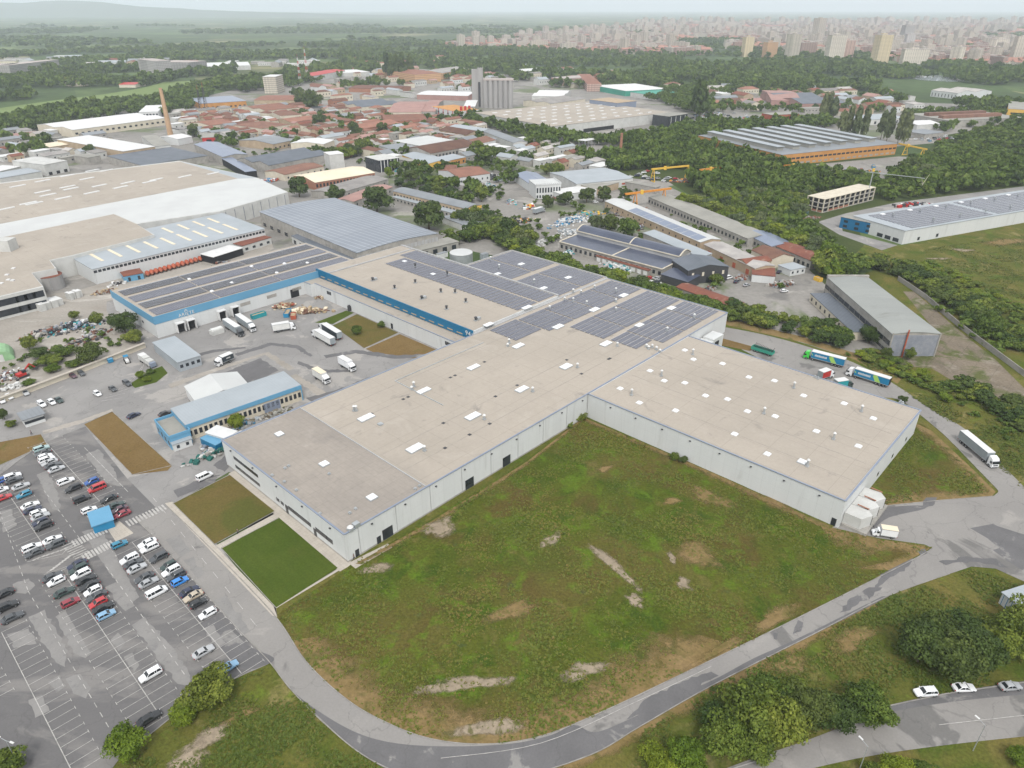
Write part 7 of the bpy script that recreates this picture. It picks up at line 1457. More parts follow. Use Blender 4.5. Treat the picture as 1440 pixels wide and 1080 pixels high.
# people
def person(u, v, ang, shirt, trousers, label):
    c = P(u, v); o = empty('person', (*c, .12), ang, label, 'person')
    J = [(0, 0, .95), (0, 0, 1.2), (0, 0, 1.42), (0, .0, 1.54), (.02, 0, 1.66), (.03, 0, 1.76), (0, .19, 1.40), (.03, .26, 1.12), (.14, .27, .90), (0, -.19, 1.40), (-.05, -.26, 1.12), (.02, -.27, .88), (.05, .1, .88), (.18, .1, .50), (.10, .1, .08), (.26, .1, .05), (-.05, -.1, .88), (-.12, -.1, .50), (-.28, -.1, .10), (-.14, -.1, .04)]
    E_ = [(0, 1), (1, 2), (2, 3), (3, 4), (4, 5), (2, 6), (6, 7), (7, 8), (2, 9), (9, 10), (10, 11), (0, 12), (12, 13), (13, 14), (14, 15), (0, 16), (16, 17), (17, 18), (18, 19)]
    RAD = [.15, .145, .16, .06, .10, .085, .07, .05, .038, .07, .05, .038, .10, .065, .045, .04, .10, .065, .045, .04]
    def skinned(nm, idx, grow, m):
        mp = {j: i for i, j in enumerate(idx)}; ed = [(mp[a], mp[b_]) for a, b_ in E_ if a in mp and b_ in mp]
        me = bpy.data.meshes.new(nm); me.from_pydata([J[j] for j in idx], ed, []); me.materials.append(M[m]); ob = put(nm, me, o)
        ob.modifiers.new('skin', 'SKIN'); ob.modifiers.new('smooth', 'SUBSURF').render_levels = 1
        for i, j in enumerate(idx):
            sv = me.skin_vertices[0].data[i]; sv.radius = (RAD[j]+grow, (RAD[j]+grow)*(.8 if j < 3 else 1)); sv.use_root = (i == 0)
    skinned('body', list(range(20)), 0, 'skin'); skinned('jacket', [0, 1, 2, 6, 7, 9, 10], .018, shirt); skinned('trousers', [0, 12, 13, 14, 16, 17, 18], .016, trousers)
    b = MB(); 
    rings = [[(-.01+r_*math.cos(t*math.pi/4), r_*math.sin(t*math.pi/4), z) for t in range(8)] for r_, z in ((.105, 1.70), (.12, 1.76), (.10, 1.83), (.04, 1.87))]; loft(b, rings, 'hair'); b.build('hair', o)
person(335, 751, adir((335, 751), (345, 745)), 'cloth_dark', 'cloth_dark', 'person in dark clothes walking on the path between the two lawns')
person(498, 787, R(40), 'cloth_dark', 'cloth_dark', 'person in dark clothes standing at the white factory corner'); person(45, 612, R(200), 'cloth_blue', 'cloth_dark', 'person in blue walking on the entrance road by the dry grass')
# balustrade / low objects in the court
c = P(455+37, 437); o = empty('gas_tank', (*c, .1), ANG, 'dark cylindrical tank against the white courtyard wall', 'tank'); b = MB(); b.cyl((0, 0), 1.0, 0, 2.4, 'steel_dark', 16); b.build('shell', o); b = MB(); b.cyl((0, 0), .5, 2.4, 2.8, 'steel_dark', 12); b.build('cap', o)
# rear fence of the abandoned yard
b = MB(); fp = [P(1262, 394), P(1300, 420), P(1350, 462), P(1440, 530)]
for i in range(3): b.beam((*fp[i], 1.2), (*fp[i+1], 1.2), .25, 2.4, 'concrete_wall')
tag(b.build('concrete_fence'), 'long weathered concrete fence behind the abandoned hall', 'fence')
# ---------------------------------------------------------------- foliage meshes
def quads_mesh(name, V, tone, m, m_idx=None):
    """V: (n,4,3) leaf quads, tone: (n,)"""
    n = len(V); me = bpy.data.meshes.new(name)
    me.vertices.add(n*4); me.vertices.foreach_set('co', np.ascontiguousarray(V, dtype=np.float32).ravel())
    me.loops.add(n*4); me.loops.foreach_set('vertex_index', np.arange(n*4, dtype=np.int32))
    me.polygons.add(n); me.polygons.foreach_set('loop_start', np.arange(0, n*4, 4, dtype=np.int32)); me.polygons.foreach_set('loop_total', np.full(n, 4, dtype=np.int32))
    at = me.attributes.new('tone', 'FLOAT', 'FACE'); at.data.foreach_set('value', np.ascontiguousarray(tone, dtype=np.float32))
    me.update(); me.validate(); me.materials.append(M[m]); return me
def leaf_cloud(r_, n, lumps, rx, rz, zc, leaf, conif=False):
    """leaf quads on the surfaces of many lumps that make up a crown of radius rx, half height rz about zc"""
    P_, T_, N_ = [], [], []
    cs = []
    for k in range(lumps):
        while True:
            q = r_.uniform(-1, 1, 3)
            if .15 < np.linalg.norm(q) < 1: break
        q = q/np.linalg.norm(q)*r_.uniform(.35, .86)
        if conif: q[:2] *= max(.12, .5*(1-q[2]))
        cs.append((q, r_.uniform(.24, .46), r_.uniform(0, 1)))
    per = n//lumps
    for q, rad, tone in cs:
        d = r_.normal(size=(per, 3)); d /= np.linalg.norm(d, axis=1)[:, None]
        d[:, 2] = np.where(d[:, 2] < -.45, -d[:, 2], d[:, 2])
        rr = rad*(r_.uniform(.72, 1.08, (per, 1)))
        p = q+d*rr; P_.append(p*np.array([rx, rx, rz])+np.array([0, 0, zc])); N_.append(d)
        T_.append(np.clip(.22+.5*tone+r_.normal(0, .17, per), 0, 1))
    p = np.concatenate(P_); nn = np.concatenate(N_); t = np.concatenate(T_)
    nn = nn+r_.normal(0, .45, nn.shape); nn /= np.linalg.norm(nn, axis=1)[:, None]
    a = np.cross(nn, r_.normal(size=nn.shape)); a /= np.linalg.norm(a, axis=1)[:, None]; b = np.cross(nn, a)
    s = leaf*r_.uniform(.6, 1.35, (len(p), 1)); e = r_.uniform(.5, .9, (len(p), 1))
    V = np.stack([p-a*s-b*s*e*.6, p+a*s*.5-b*s*e, p+a*s+b*s*e*.6, p-a*s*.5+b*s*e], 1)
    return V, t
def trunk_mesh(h, r, seed):
    q = random.Random(seed); b = MB(); b.tube((0, 0, -.1), (.1, 0, h*.55), r, 'bark', 8, r*.6)
    for k in range(6):
        an = k*1.05+q.uniform(-.3, .3); l = h*q.uniform(.28, .45)
        b.tube((.1*.8, 0, h*q.uniform(.3, .55)), (math.cos(an)*l*.8, math.sin(an)*l*.8, h*q.uniform(.62, .85)), r*.45, 'bark', 5, r*.12)
    return b.mesh('trunk')
def crown_set(n, lumps, leaf, variants, m, rz=.62, conif=False, seed=0):
    out = []
    for k in range(variants):
        g = np.random.default_rng(seed+k); V, t = leaf_cloud(g, n, lumps, 1.0, rz, 1.0 if not conif else 1.1, leaf, conif); out.append(quads_mesh('crown', V, t, m))
    return out
CR = {}
for nm in ('mid', 'bright', 'dark', 'grey'):
    CR[nm, 'near'] = crown_set(8600, 40, .046, 3, 'leaves_'+nm, .68, seed=hash(nm) % 7*0+{'mid': 1, 'bright': 11, 'dark': 21, 'grey': 31}[nm])
    CR[nm, 'far'] = crown_set(2200, 26, .088, 3, 'leaves_'+nm, .70, seed={'mid': 41, 'bright': 51, 'dark': 61, 'grey': 71}[nm])
CR['dark', 'poplar'] = crown_set(900, 22, .15, 2, 'leaves_dark', .9, True, 81)
CR['grey', 'poplar'] = crown_set(900, 22, .15, 2, 'leaves_grey', .9, True, 91)
TR = [trunk_mesh(1.0, .07, k) for k in range(3)]
TREE_N = [0]
def tree(x, y, r, tone, label, group=None, lod='far', shape=1.0, name='tree', cat='tree', z=0):
    """r: crown radius in metres; shape: height of the crown against its width"""
    o = empty(name, (x, y, z), random.uniform(0, 6.28), label, cat, group)
    c = put('crown', random.choice(CR[tone, lod]), o, (0, 0, 0)); hh = r*shape*random.uniform(.92, 1.1)
    if lod == 'poplar': c.scale = (r*1.5, r*1.5, r*2.6*shape)
    else: c.scale = (r*random.uniform(.92, 1.08), r*random.uniform(.92, 1.08), hh); c.location.z = -hh*.14
    t = put('trunk', random.choice(TR), o, (0, 0, 0)); t.scale = (r, r, (c.scale[2])*1.05); TREE_N[0] += 1
    return o
# --- single trees and bushes near the camera, one label each
NEAR = [  # u, v base, radius, tone, shape, label
 (186, 1062, 3.6, 'bright', .95, 'bright green round bush at the end of the car park'), (300, 985, 4.2, 'mid', 1.0, 'large dark green bush at the car park corner'), (262, 1012, 2.6, 'bright', .9, 'small light bush between the two car park bushes'), (278, 1000, 2.8, 'mid', .9, 'low bush hugging the large corner bush'), (10, 1090, 3.6, 'mid', .9, 'bush cut by the lower left corner under the white lamp'),
 (925, 1085, 3.2, 'bright', 1.0, 'leftmost bright yellow-green bush of the lower thicket'), (965, 1082, 3.8, 'bright', 1.0, 'second bright yellow-green bush of the lower thicket'), (1018, 1058, 4.6, 'mid', 1.0, 'mid green bush right of the bright pair in the lower thicket'), (1050, 1022, 5.2, 'mid', 1.05, 'tall mid green bush crowning the lower thicket'), (1092, 1036, 5.4, 'mid', .95, 'broad bush in the centre of the lower thicket'), (1135, 1012, 4.6, 'dark', .95, 'dark bush at the back of the lower thicket'), (1170, 1026, 4.4, 'dark', .95, 'dark bush toward the right end of the lower thicket'), (1212, 1008, 4.6, 'mid', .9, 'rightmost bush of the lower thicket beside the road'), (1075, 990, 4.2, 'mid', .9, 'bush at the grassy upper edge of the lower thicket'), (1110, 985, 3.6, 'mid', .85, 'small bush at the upper right edge of the lower thicket'), (1010, 1035, 4.0, 'dark', .9, 'dark bush behind the bright pair of the lower thicket'), (1060, 1058, 3.6, 'mid', .9, 'bush at the lower road side of the thicket'), 
 (1290, 930, 5.2, 'dark', .95, 'left bush of the dark trio above the lay-by'), (1325, 945, 5.8, 'dark', .9, 'broad middle bush of the dark trio above the lay-by'), (1368, 935, 5.2, 'dark', .9, 'right bush of the dark trio above the lay-by'), (1310, 905, 4.6, 'dark', .95, 'rear bush behind the dark trio above the lay-by'), (1352, 903, 4.2, 'dark', .9, 'second rear bush behind the dark trio'), (1415, 915, 5.2, 'mid', 1.0, 'brighter round tree right of the dark trio'), (1442, 895, 5.2, 'mid', 1.0, 'tree cut by the right edge below the white shed'), (1395, 905, 3.8, 'mid', .95, 'small tree between the dark trio and the brighter tree'),
 (1258, 1092, 2.8, 'bright', .8, 'small bright bush below the lower road'), (1300, 1096, 2.4, 'mid', .8, 'low bush below the lower road right of the bright one'), (1432, 1074, 2.2, 'bright', .8, 'bright small bush at the lower right corner'), (1225, 1094, 2.0, 'mid', .8, 'tiny bush beside the left street lamp'),
 (334, 602, 2.6, 'bright', 1.2, 'round green tree before the office block'), (502, 470, 2.2, 'mid', 1.1, 'lone small tree on the courtyard lawn'), (537, 461, 1.7, 'mid', 1.1, 'small shrub against the white courtyard wall'), (815, 590, 2.4, 'mid', .6, 'bush filling the inner corner of the white wall'), (947, 646, 1.5, 'mid', .8, 'small bush at the foot of the wing wall, left'), (960, 650, 1.4, 'dark', .8, 'small bush at the foot of the wing wall, right'), (799, 600, 1.6, 'mid', .7, 'low weeds clump beside the inner corner of the white wall'),
 (1269, 566, 1.5, 'dark', 1.0, 'small dark bush at the far corner of the wing'), (176, 468, 5.2, 'dark', 1.1, 'large dark round tree at the corner of the blue banded hall'), (190, 482, 3.6, 'mid', .9, 'lower bush beside the large dark round tree'), (130, 510, 5.0, 'dark', .95, 'dark spreading tree behind the boundary wall'), (42, 492, 3.2, 'mid', 1.0, 'bright tree at the left of the scrapyard'), (72, 512, 4.0, 'mid', .6, 'low thicket in the middle of the scrapyard'), (90, 500, 4.4, 'mid', .55, 'second low thicket in the scrapyard'), (58, 505, 3.6, 'dark', .7, 'dark low bush left in the scrapyard thicket'), (75, 524, 2.6, 'bright', .8, 'bright bush near the boundary wall'), (105, 515, 2.6, 'mid', .6, 'low bush left of the dark spreading tree'), (42, 541, 2.2, 'mid', .6, 'small bush hugging the boundary wall'), (105, 449, 2.0, 'mid', 1.1, 'small tree behind the dark scrap mound, left'), (136, 455, 2.8, 'mid', 1.0, 'small tree behind the dark scrap mound, right'), (198, 531, 1.6, 'bright', 1.0, 'small bright shrub on the grass island'), (212, 525, 1.5, 'mid', .7, 'low shrub at the top of the grass island'), (207, 537, 1.4, 'bright', .9, 'light shrub at the low edge of the grass island'), (185, 478, 2.6, 'bright', .6, 'yellow-green bush at the hall corner lane'),
 (7, 590, 1.6, 'dark', 1.6, 'small conifer by the guard hut gate'), (17, 600, 1.6, 'mid', .8, 'round shrub by the guard hut gate'),
 (421, 277, 6.2, 'dark', 1.25, 'big round dark tree beside the cream roofed hall'), (472, 285, 5.6, 'dark', 1.0, 'round tree left of the big tree pair behind the grey ribbed hall'), (530, 298, 8.6, 'dark', 1.0, 'huge spreading tree behind the grey ribbed hall, left of two'), (603, 322, 8.6, 'dark', 1.05, 'huge spreading tree behind the grey ribbed hall, right of two'), (548, 250, 3.2, 'bright', 1.3, 'bright tree in front of the glass office'), (617, 266, 4.8, 'mid', 1.05, 'round green tree left of the long low shed'), (677, 284, 4.2, 'mid', 1.3, 'tree standing at the road junction beyond the workshop'), (577, 255, 5.0, 'dark', .9, 'dark tree right of the bright tree by the glass office'), (600, 262, 5.4, 'dark', .9, 'dark tree cluster before the red roofed villas'), (306, 293, 3.4, 'mid', .6, 'bush growing on the roof edge of the textile works'),
 (500, 195, 6.0, 'dark', 1.3, 'dark tree at the lane in the old quarter'), (539, 190, 5.6, 'dark', 1.2, 'dark tree amid the red roofs'), (685, 233, 7.5, 'mid', 1.1, 'large tree clump right of the red roofed villas'), (670, 222, 6.4, 'mid', 1.1, 'tree behind the red roofed villas'), (700, 225, 6.0, 'dark', 1.0, 'dark tree at the right of the villa clump'), (274, 193, 5.0, 'dark', 1.5, 'dark tall tree beside the red fronted building'), (127, 221, 5.6, 'dark', 1.1, 'lone round tree behind the textile works'), (450, 180, 7.0, 'dark', 1.2, 'round dark tree at the red rows'), (440, 158, 11, 'dark', 1.2, 'great dark tree mass at the cream hipped house'), (424, 150, 10, 'dark', 1.1, 'second great dark tree left of the hipped house mass'),
 (770, 292, 3.4, 'dark', 1.2, 'small dark tree before the battlemented office, left'), (795, 288, 4.4, 'dark', 1.1, 'tree before the battlemented office, right'), (825, 285, 5.0, 'dark', 1.0, 'dark tree right of the low white annex'), (848, 284, 4.6, 'dark', 1.1, 'dark tree at the end of the yard road'), (880, 282, 3.6, 'dark', 1.2, 'dark tree at the left leg of the orange gantry'), (838, 322, 4.2, 'grey', 1.1, 'brownish tree behind the black arched hall'), (857, 326, 4.4, 'dark', 1.2, 'middle tree behind the black arched hall'), (884, 334, 5.6, 'mid', 1.1, 'bright green round tree behind the black arched hall'), (784, 250, 5.4, 'mid', 1.2, 'tree behind the battlemented office'), (768, 245, 4.4, 'mid', 1.0, 'tree left behind the battlemented office'), (993, 350, 1.8, 'mid', 1.2, 'slim shrub against the tan garages'), (1006, 400, 3.2, 'mid', .9, 'shrub clump in the dirt yard'), (1245, 503, 2.2, 'dark', 1.1, 'shrub below the window wall of the abandoned hall'), (1278, 506, 1.9, 'mid', 1.6, 'slim shrub against the glass brick end wall'), (1222, 482, 4.2, 'dark', 1.0, 'dark tree between annex and abandoned hall'), (1385, 470, 5.0, 'mid', 1.1, 'round tree alone in the far field behind the fence'), (1445, 478, 4.0, 'mid', .9, 'tree at the right edge beyond the fence'), (1280, 250, 7.5, 'dark', 1.1, 'large dark tree at the right end of the orange factory'), (1300, 254, 6.5, 'grey', 1.0, 'pale tree beside the bare leaning trunk'),
]
for u, v, r, tone, shp, lb in NEAR:
    c = P(u, v); r *= 1.1 if v > 430 else 1.3
    tree(c.x, c.y, r, tone, lb, None, 'near' if v > 430 else 'far', shp, 'bush' if 'bush' in lb or 'shrub' in lb else 'tree', 'bush' if 'bush' in lb or 'shrub' in lb else 'tree')
# dead leaning trunk
c = P(1290, 275); b = MB(); b.tube((0, 0, 0), (1.5, 0, 8), .3, 'cream_wall', 7, .2); b.tube((1.5, 0, 8), (5, 0, 16), .2, 'cream_wall', 6, .08); b.tube((1.5, 0, 8), (.2, .5, 13), .14, 'cream_wall', 6, .05)
tag(b.build('dead_tree', None, (c.x, c.y, 0)), 'bare pale leaning tree trunk behind the modern white hall', 'tree')
def belt(px, step, r, tones, label, group, rows=1, shape=1.0, jit=1.0, name='tree', cat='tree'):
    pts = [P(*p) for p in px]; rr = random.Random(int(px[0][0]))
    for i in range(len(pts)-1):
        d = pts[i+1]-pts[i]; n = max(1, int(d.length/step)); nn = Vector((-d.y, d.x)).normalized()
        for k in range(n):
            for w_ in range(rows):
                p = pts[i]+d*(k+rr.random()*.6)/n+nn*(w_*step*.9+rr.uniform(-jit, jit))
                tree(p.x, p.y, r*1.18*rr.uniform(.75, 1.25), rr.choice(tones), label, group, 'far', shape*rr.uniform(.85, 1.15), name, cat)
GB = 'hedge trees behind the solar halls'
belt([(690, 335), (745, 365), (800, 384), (850, 398), (905, 414), (960, 434), (1008, 445)], 5.2, 4.0, ('mid', 'mid', 'dark', 'bright'), 'bushy green tree in the hedge row right behind the solar panel roofs', GB, 2, .8)
belt([(1012, 446), (1060, 458), (1120, 470), (1165, 486)], 5.2, 3.2, ('mid', 'dark', 'mid'), 'bushy tree in the belt between the truck yard and the ruined annex', 'trees by the truck yard', 3, .8)
belt([(1150, 470), (1190, 492)], 4.5, 3.8, ('dark', 'mid', 'bright'), 'rounded bush in the clump behind the green-cabbed lorry', 'bushes behind the green lorry', 2, .95, name='bush', cat='bush')
belt([(1205, 500), (1250, 520), (1300, 545), (1345, 570)], 4.6, 2.0, ('mid', 'bright', 'mid'), 'low shrub on the slope between lorries and abandoned hall', 'shrubs on the slope above the lorries', 3, .55, name='bush', cat='bush')
belt([(1330, 545), (1380, 565), (1440, 610)], 4.6, 3.0, ('dark', 'mid'), 'dark low bush on the bank above the grey-sided lorry', 'bushes above the grey lorry', 3, .6, name='bush', cat='bush')
belt([(640, 345), (668, 338), (700, 335), (735, 345)], 6, 4.4, ('dark', 'mid', 'mid'), 'leafy tree in the clump around the galvanised tank', 'trees around the water tank', 2, 1.0)
belt([(640, 315), (690, 320), (740, 350)], 6, 4.4, ('mid', 'dark', 'grey'), 'leafy tree in the clump behind the galvanised tank', 'trees behind the water tank', 2, 1.15)
belt([(960, 290), (1010, 305), (1060, 330), (1110, 345), (1150, 372)], 7, 4.4, ('mid', 'bright', 'grey'), 'tree in the dense belt behind the long workshop rows', 'trees behind the workshop rows', 3, 1.0)
belt([(1150, 385), (1185, 395), (1210, 380)], 6, 5.6, ('mid', 'bright', 'mid'), 'full bright tree at the near end of the abandoned hall roof', 'bright trees behind the abandoned hall', 2, 1.0)
belt([(1215, 375), (1270, 390), (1320, 420), (1370, 455)], 6.0, 3.6, ('dark', 'mid', 'mid'), 'bushy tree in the thicket right of the abandoned hall', 'thicket right of the abandoned hall', 3, .75)
belt([(1280, 372), (1330, 395), (1380, 425), (1440, 455)], 6.0, 2.6, ('bright', 'bright', 'mid'), 'low bright yellow-green bush at the edge of the far field', 'bright bushes of the far field', 3, .55, name='bush', cat='bush')
belt([(1395, 470), (1440, 500)], 5, 3.2, ('mid', 'dark'), 'bush along the concrete fence by the right edge', 'bushes along the concrete fence', 3, .7, name='bush', cat='bush')
belt([(560, 262), (620, 275), (665, 285)], 7, 3.6, ('dark', 'mid'), 'tree in the hedge behind the yellow fronted workshop', 'hedge behind the yellow workshop', 1, .9)
belt([(480, 225), (520, 215)], 7, 6, ('dark', 'mid', 'bright'), 'tree in the clump left of the glass office', 'trees left of the glass office', 2, 1.1)
belt([(550, 111), (556, 111), (566, 112), (574, 112), (580, 111)], 9, 8, ('dark',), 'tall dark poplar in the row before the orange barracks', 'poplars before the barracks', 1, 1.2)
for (u, v) in ((1180, 196), (1190, 195), (1201, 197), (1212, 196), (1238, 196), (1246, 200), (1262, 203), (1270, 205), (1155, 172), (1162, 171), (1170, 172)):
    c = P(u, v); tree(c.x, c.y, 5, 'grey', 'slender grey-green poplar around the orange factory', 'poplars around the orange factory', 'poplar', 1.2)
for (u, v) in ((551, 112), (558, 112), (567, 113), (577, 112), (545, 111), (983, 170), (979, 166)):
    c = P(u, v); tree(c.x, c.y, 8, 'dark', 'tall dark poplar before the orange barracks or beside the crowded car yard', 'dark poplars', 'poplar', 1.1)
# --- woods: the nearest trees one by one, the rest one mass
def scatter(poly, spacing, seed, avoid=1.5):
    rr = random.Random(seed); pw = [P(*p) for p in poly]; xs = [p.x for p in pw]; ys = [p.y for p in pw]; out = []
    nx = int((max(xs)-min(xs))/spacing)+1; ny = int((max(ys)-min(ys))/spacing)+1
    for i in range(nx):
        for j in range(ny):
            x = min(xs)+(i+rr.random())*spacing; y = min(ys)+(j+rr.random())*spacing
            if inpoly(x, y, pw) and not hit(x, y, avoid): out.append((x, y))
    return out
MASS = []        # x, y, r, height factor, tone shift
wood = scatter([(690, 205), (760, 200), (820, 222), (850, 225), (900, 210), (985, 195), (1040, 200), (1100, 222), (1112, 240), (1130, 245), (1160, 262), (1130, 300), (1110, 335), (1060, 312), (1000, 282), (960, 262), (990, 250), (960, 240), (900, 240), (860, 246), (800, 225), (740, 205)], 7.6, 21, 1)
wood.sort(key=lambda p: p[1])
rr = random.Random(77)
for i, (x, y) in enumerate(wood):
    if i < 70: tree(x, y, rr.uniform(3.6, 5.6), rr.choice(('mid', 'dark', 'mid', 'grey', 'grey', 'bright')), 'broadleaf tree of the wood behind the gantry cranes', 'wood behind the gantry cranes', 'far', rr.uniform(.9, 1.35))
    else: MASS.append((x, y, rr.uniform(3.8, 6.2), rr.uniform(.9, 1.4), rr.gauss(.62, .28)))
def mass(poly, sp, seed, r=(4, 6.5), h=(.85, 1.3), avoid=2, keep=None, tone=.6):
    rq = random.Random(seed)
    for x, y in scatter(poly, sp, seed, avoid):
        if keep is not None and mnoise.noise(Vector((x*keep[0], y*keep[0], seed))) < keep[1]: continue
        MASS.append((x, y, rq.uniform(*r), rq.uniform(*h), min(1, max(0, rq.gauss(tone+.35*mnoise.noise(Vector((x*.02, y*.02, 8))), .24)))))
mass([(1250, 245), (1440, 225), (1520, 240), (1520, 268), (1440, 262), (1350, 272), (1290, 275), (1250, 262)], 8, 1)
mass([(1340, 190), (1440, 175), (1520, 180), (1520, 240), (1440, 232), (1330, 240), (1290, 225)], 9, 2, (3.5, 5.5), (.6, 1.0), keep=(.012, -.15), tone=.75)
mass([(1100, 240), (1140, 248), (1240, 258), (1230, 262), (1130, 262), (1105, 258)], 8, 3)
mass([(1270, 160), (1440, 165), (1440, 180), (1340, 180), (1330, 190)], 10, 4)
mass([(660, 160), (700, 178), (770, 188), (830, 200), (900, 195), (975, 178), (985, 172), (1035, 178), (1110, 172), (1150, 172), (1180, 175), (1160, 182), (1040, 190), (985, 198), (900, 212), (830, 205), (760, 200), (690, 182), (650, 168)], 9, 5, (4.5, 7))
mass([(630, 168), (650, 160), (700, 172), (690, 182), (660, 175)], 9, 6, (4.5, 6.5))
mass([(0, 170), (60, 160), (110, 150), (200, 145), (235, 140), (250, 135), (300, 128), (290, 150), (230, 165), (180, 162), (100, 176), (60, 184), (0, 188), (-60, 190)], 11, 7, (5, 8), keep=(.006, -.25))
mass([(240, 132), (330, 112), (440, 98), (520, 92), (540, 100), (470, 110), (430, 120), (380, 128), (330, 132), (250, 150)], 12, 8, (5.5, 9), keep=(.007, -.25))
mass([(-60, 108), (0, 104), (80, 100), (180, 98), (330, 92), (330, 112), (240, 116), (150, 130), (60, 142), (0, 152), (-60, 160)], 13, 9, (5.5, 9.5), keep=(.006, .0))
mass([(600, 85), (700, 92), (760, 100), (860, 108), (960, 95), (1100, 88), (1240, 92), (1440, 95), (1440, 128), (1380, 122), (1320, 108), (1240, 115), (1230, 135), (1290, 150), (1440, 150), (1440, 165), (1290, 152), (1200, 135), (1090, 130), (1000, 128), (880, 118), (770, 112), (700, 118), (640, 112), (600, 95)], 13, 10, (5.5, 10), keep=(.007, -.12), tone=.6)
mass([(730, 112), (860, 112), (960, 122), (1000, 150), (960, 160), (960, 135), (880, 130), (820, 125), (740, 122)], 12, 11, (5, 8), keep=(.01, -.1))
mass([(900, 138), (960, 136), (1010, 160), (985, 165), (940, 150)], 11, 12, (5, 8))
mass([(400, 135), (640, 100), (720, 110), (680, 128), (600, 132), (500, 135), (420, 150)], 15, 13, (5, 8), keep=(.01, .12))
mass([(240, 200), (420, 160), (640, 170), (760, 220), (720, 270), (640, 300), (560, 250), (420, 215)], 9, 14, (2.8, 5.6), keep=(.03, .04), avoid=1.6)
mass([(480, 72), (760, 72), (960, 85), (960, 96), (640, 92), (480, 94)], 20, 27, (6, 10), keep=(.004, -.12))
mass([(1040, 262), (1105, 252), (1150, 262), (1240, 264), (1310, 276), (1250, 284), (1165, 268), (1132, 280), (1120, 300), (1150, 330), (1165, 350), (1120, 340), (1060, 300)], 8, 20, (3.5, 5.5))
mass([(1300, 226), (1340, 226), (1340, 262), (1290, 262), (1264, 240)], 8, 22, (3.5, 5.5))
mass([(0, 195), (120, 200), (60, 228), (-40, 230)], 9, 15, (3.5, 6), keep=(.02, .0))
mass([(955, 130), (1100, 125), (1240, 140), (1250, 165), (1000, 160)], 14, 16, (4, 6.5), keep=(.012, .05))
mass([(-80, 92), (480, 92), (640, 80), (640, 60), (480, 62), (-80, 70)], 24, 17, (8, 13), (.6, .9), keep=(.0025, .06))
mass([(640, 80), (1000, 80), (1440, 92), (1440, 50), (900, 45), (640, 55)], 27, 18, (7, 11), (.7, 1.0), keep=(.003, -.02))
mass([(-150, 68), (480, 60), (900, 50), (1600, 58), (1600, 40), (-150, 36)], 52, 19, (12, 26), (.35, .6), 0, keep=(.0012, .1))
mass([(250, 200), (420, 170), (620, 190), (760, 230), (880, 262), (1040, 330), (1120, 372), (1110, 410), (1010, 420), (900, 380), (760, 350), (640, 300), (560, 262), (420, 240)], 8, 23, (1.2, 3.0), (.7, 1.0), keep=(.04, .16), avoid=2)
mass([(0, 480), (100, 450), (160, 440), (200, 488), (0, 560)], 5, 24, (.7, 1.8), (.6, .9), keep=(.08, .05))
mass([(1190, 500), (1330, 560), (1440, 640), (1440, 600), (1330, 540), (1240, 508)], 4, 25, (.8, 1.9), (.5, .8), keep=(.06, -.05))
mass([(1300, 395), (1440, 440), (1440, 520), (1380, 490), (1300, 425)], 5, 26, (1.2, 3.2), (.5, .9), keep=(.05, -.1), tone=.7)
TPL = []
for k in range(8):
    g = np.random.default_rng(500+k); V, t = leaf_cloud(g, 110, 11, 1, .72, 1.02, .26); TPL.append((V, t))
TPF = []
for k in range(5):
    g = np.random.default_rng(600+k); V, t = leaf_cloud(g, 42, 7, 1, .72, .95, .40); TPF.append((V, t))
def mass_mesh(items, m):
    Vs, Ts = [], []
    g = np.random.default_rng(9)
    for x, y, r, h, tn in items:
        V, t = (TPL[g.integers(8)] if y < 1500 else TPF[g.integers(5)])
        a = g.uniform(0, 6.28); ca, sa = math.cos(a), math.sin(a)
        X = (V[..., 0]*ca-V[..., 1]*sa)*r+x; Y = (V[..., 0]*sa+V[..., 1]*ca)*r+y; Z = V[..., 2]*r*h
        Vs.append(np.stack([X, Y, Z], -1)); Ts.append(np.clip(t*.6+tn*.55-.1, 0, 1))
    return quads_mesh('woodland', np.concatenate(Vs), np.concatenate(Ts), m)
tag(put('woodland', mass_mesh(MASS, 'leaves_mid')), 'woods, tree belts and hedges beyond the works out to the horizon', 'woodland', kind='stuff')
print('TREES', TREE_N[0], 'MASS', len(MASS))
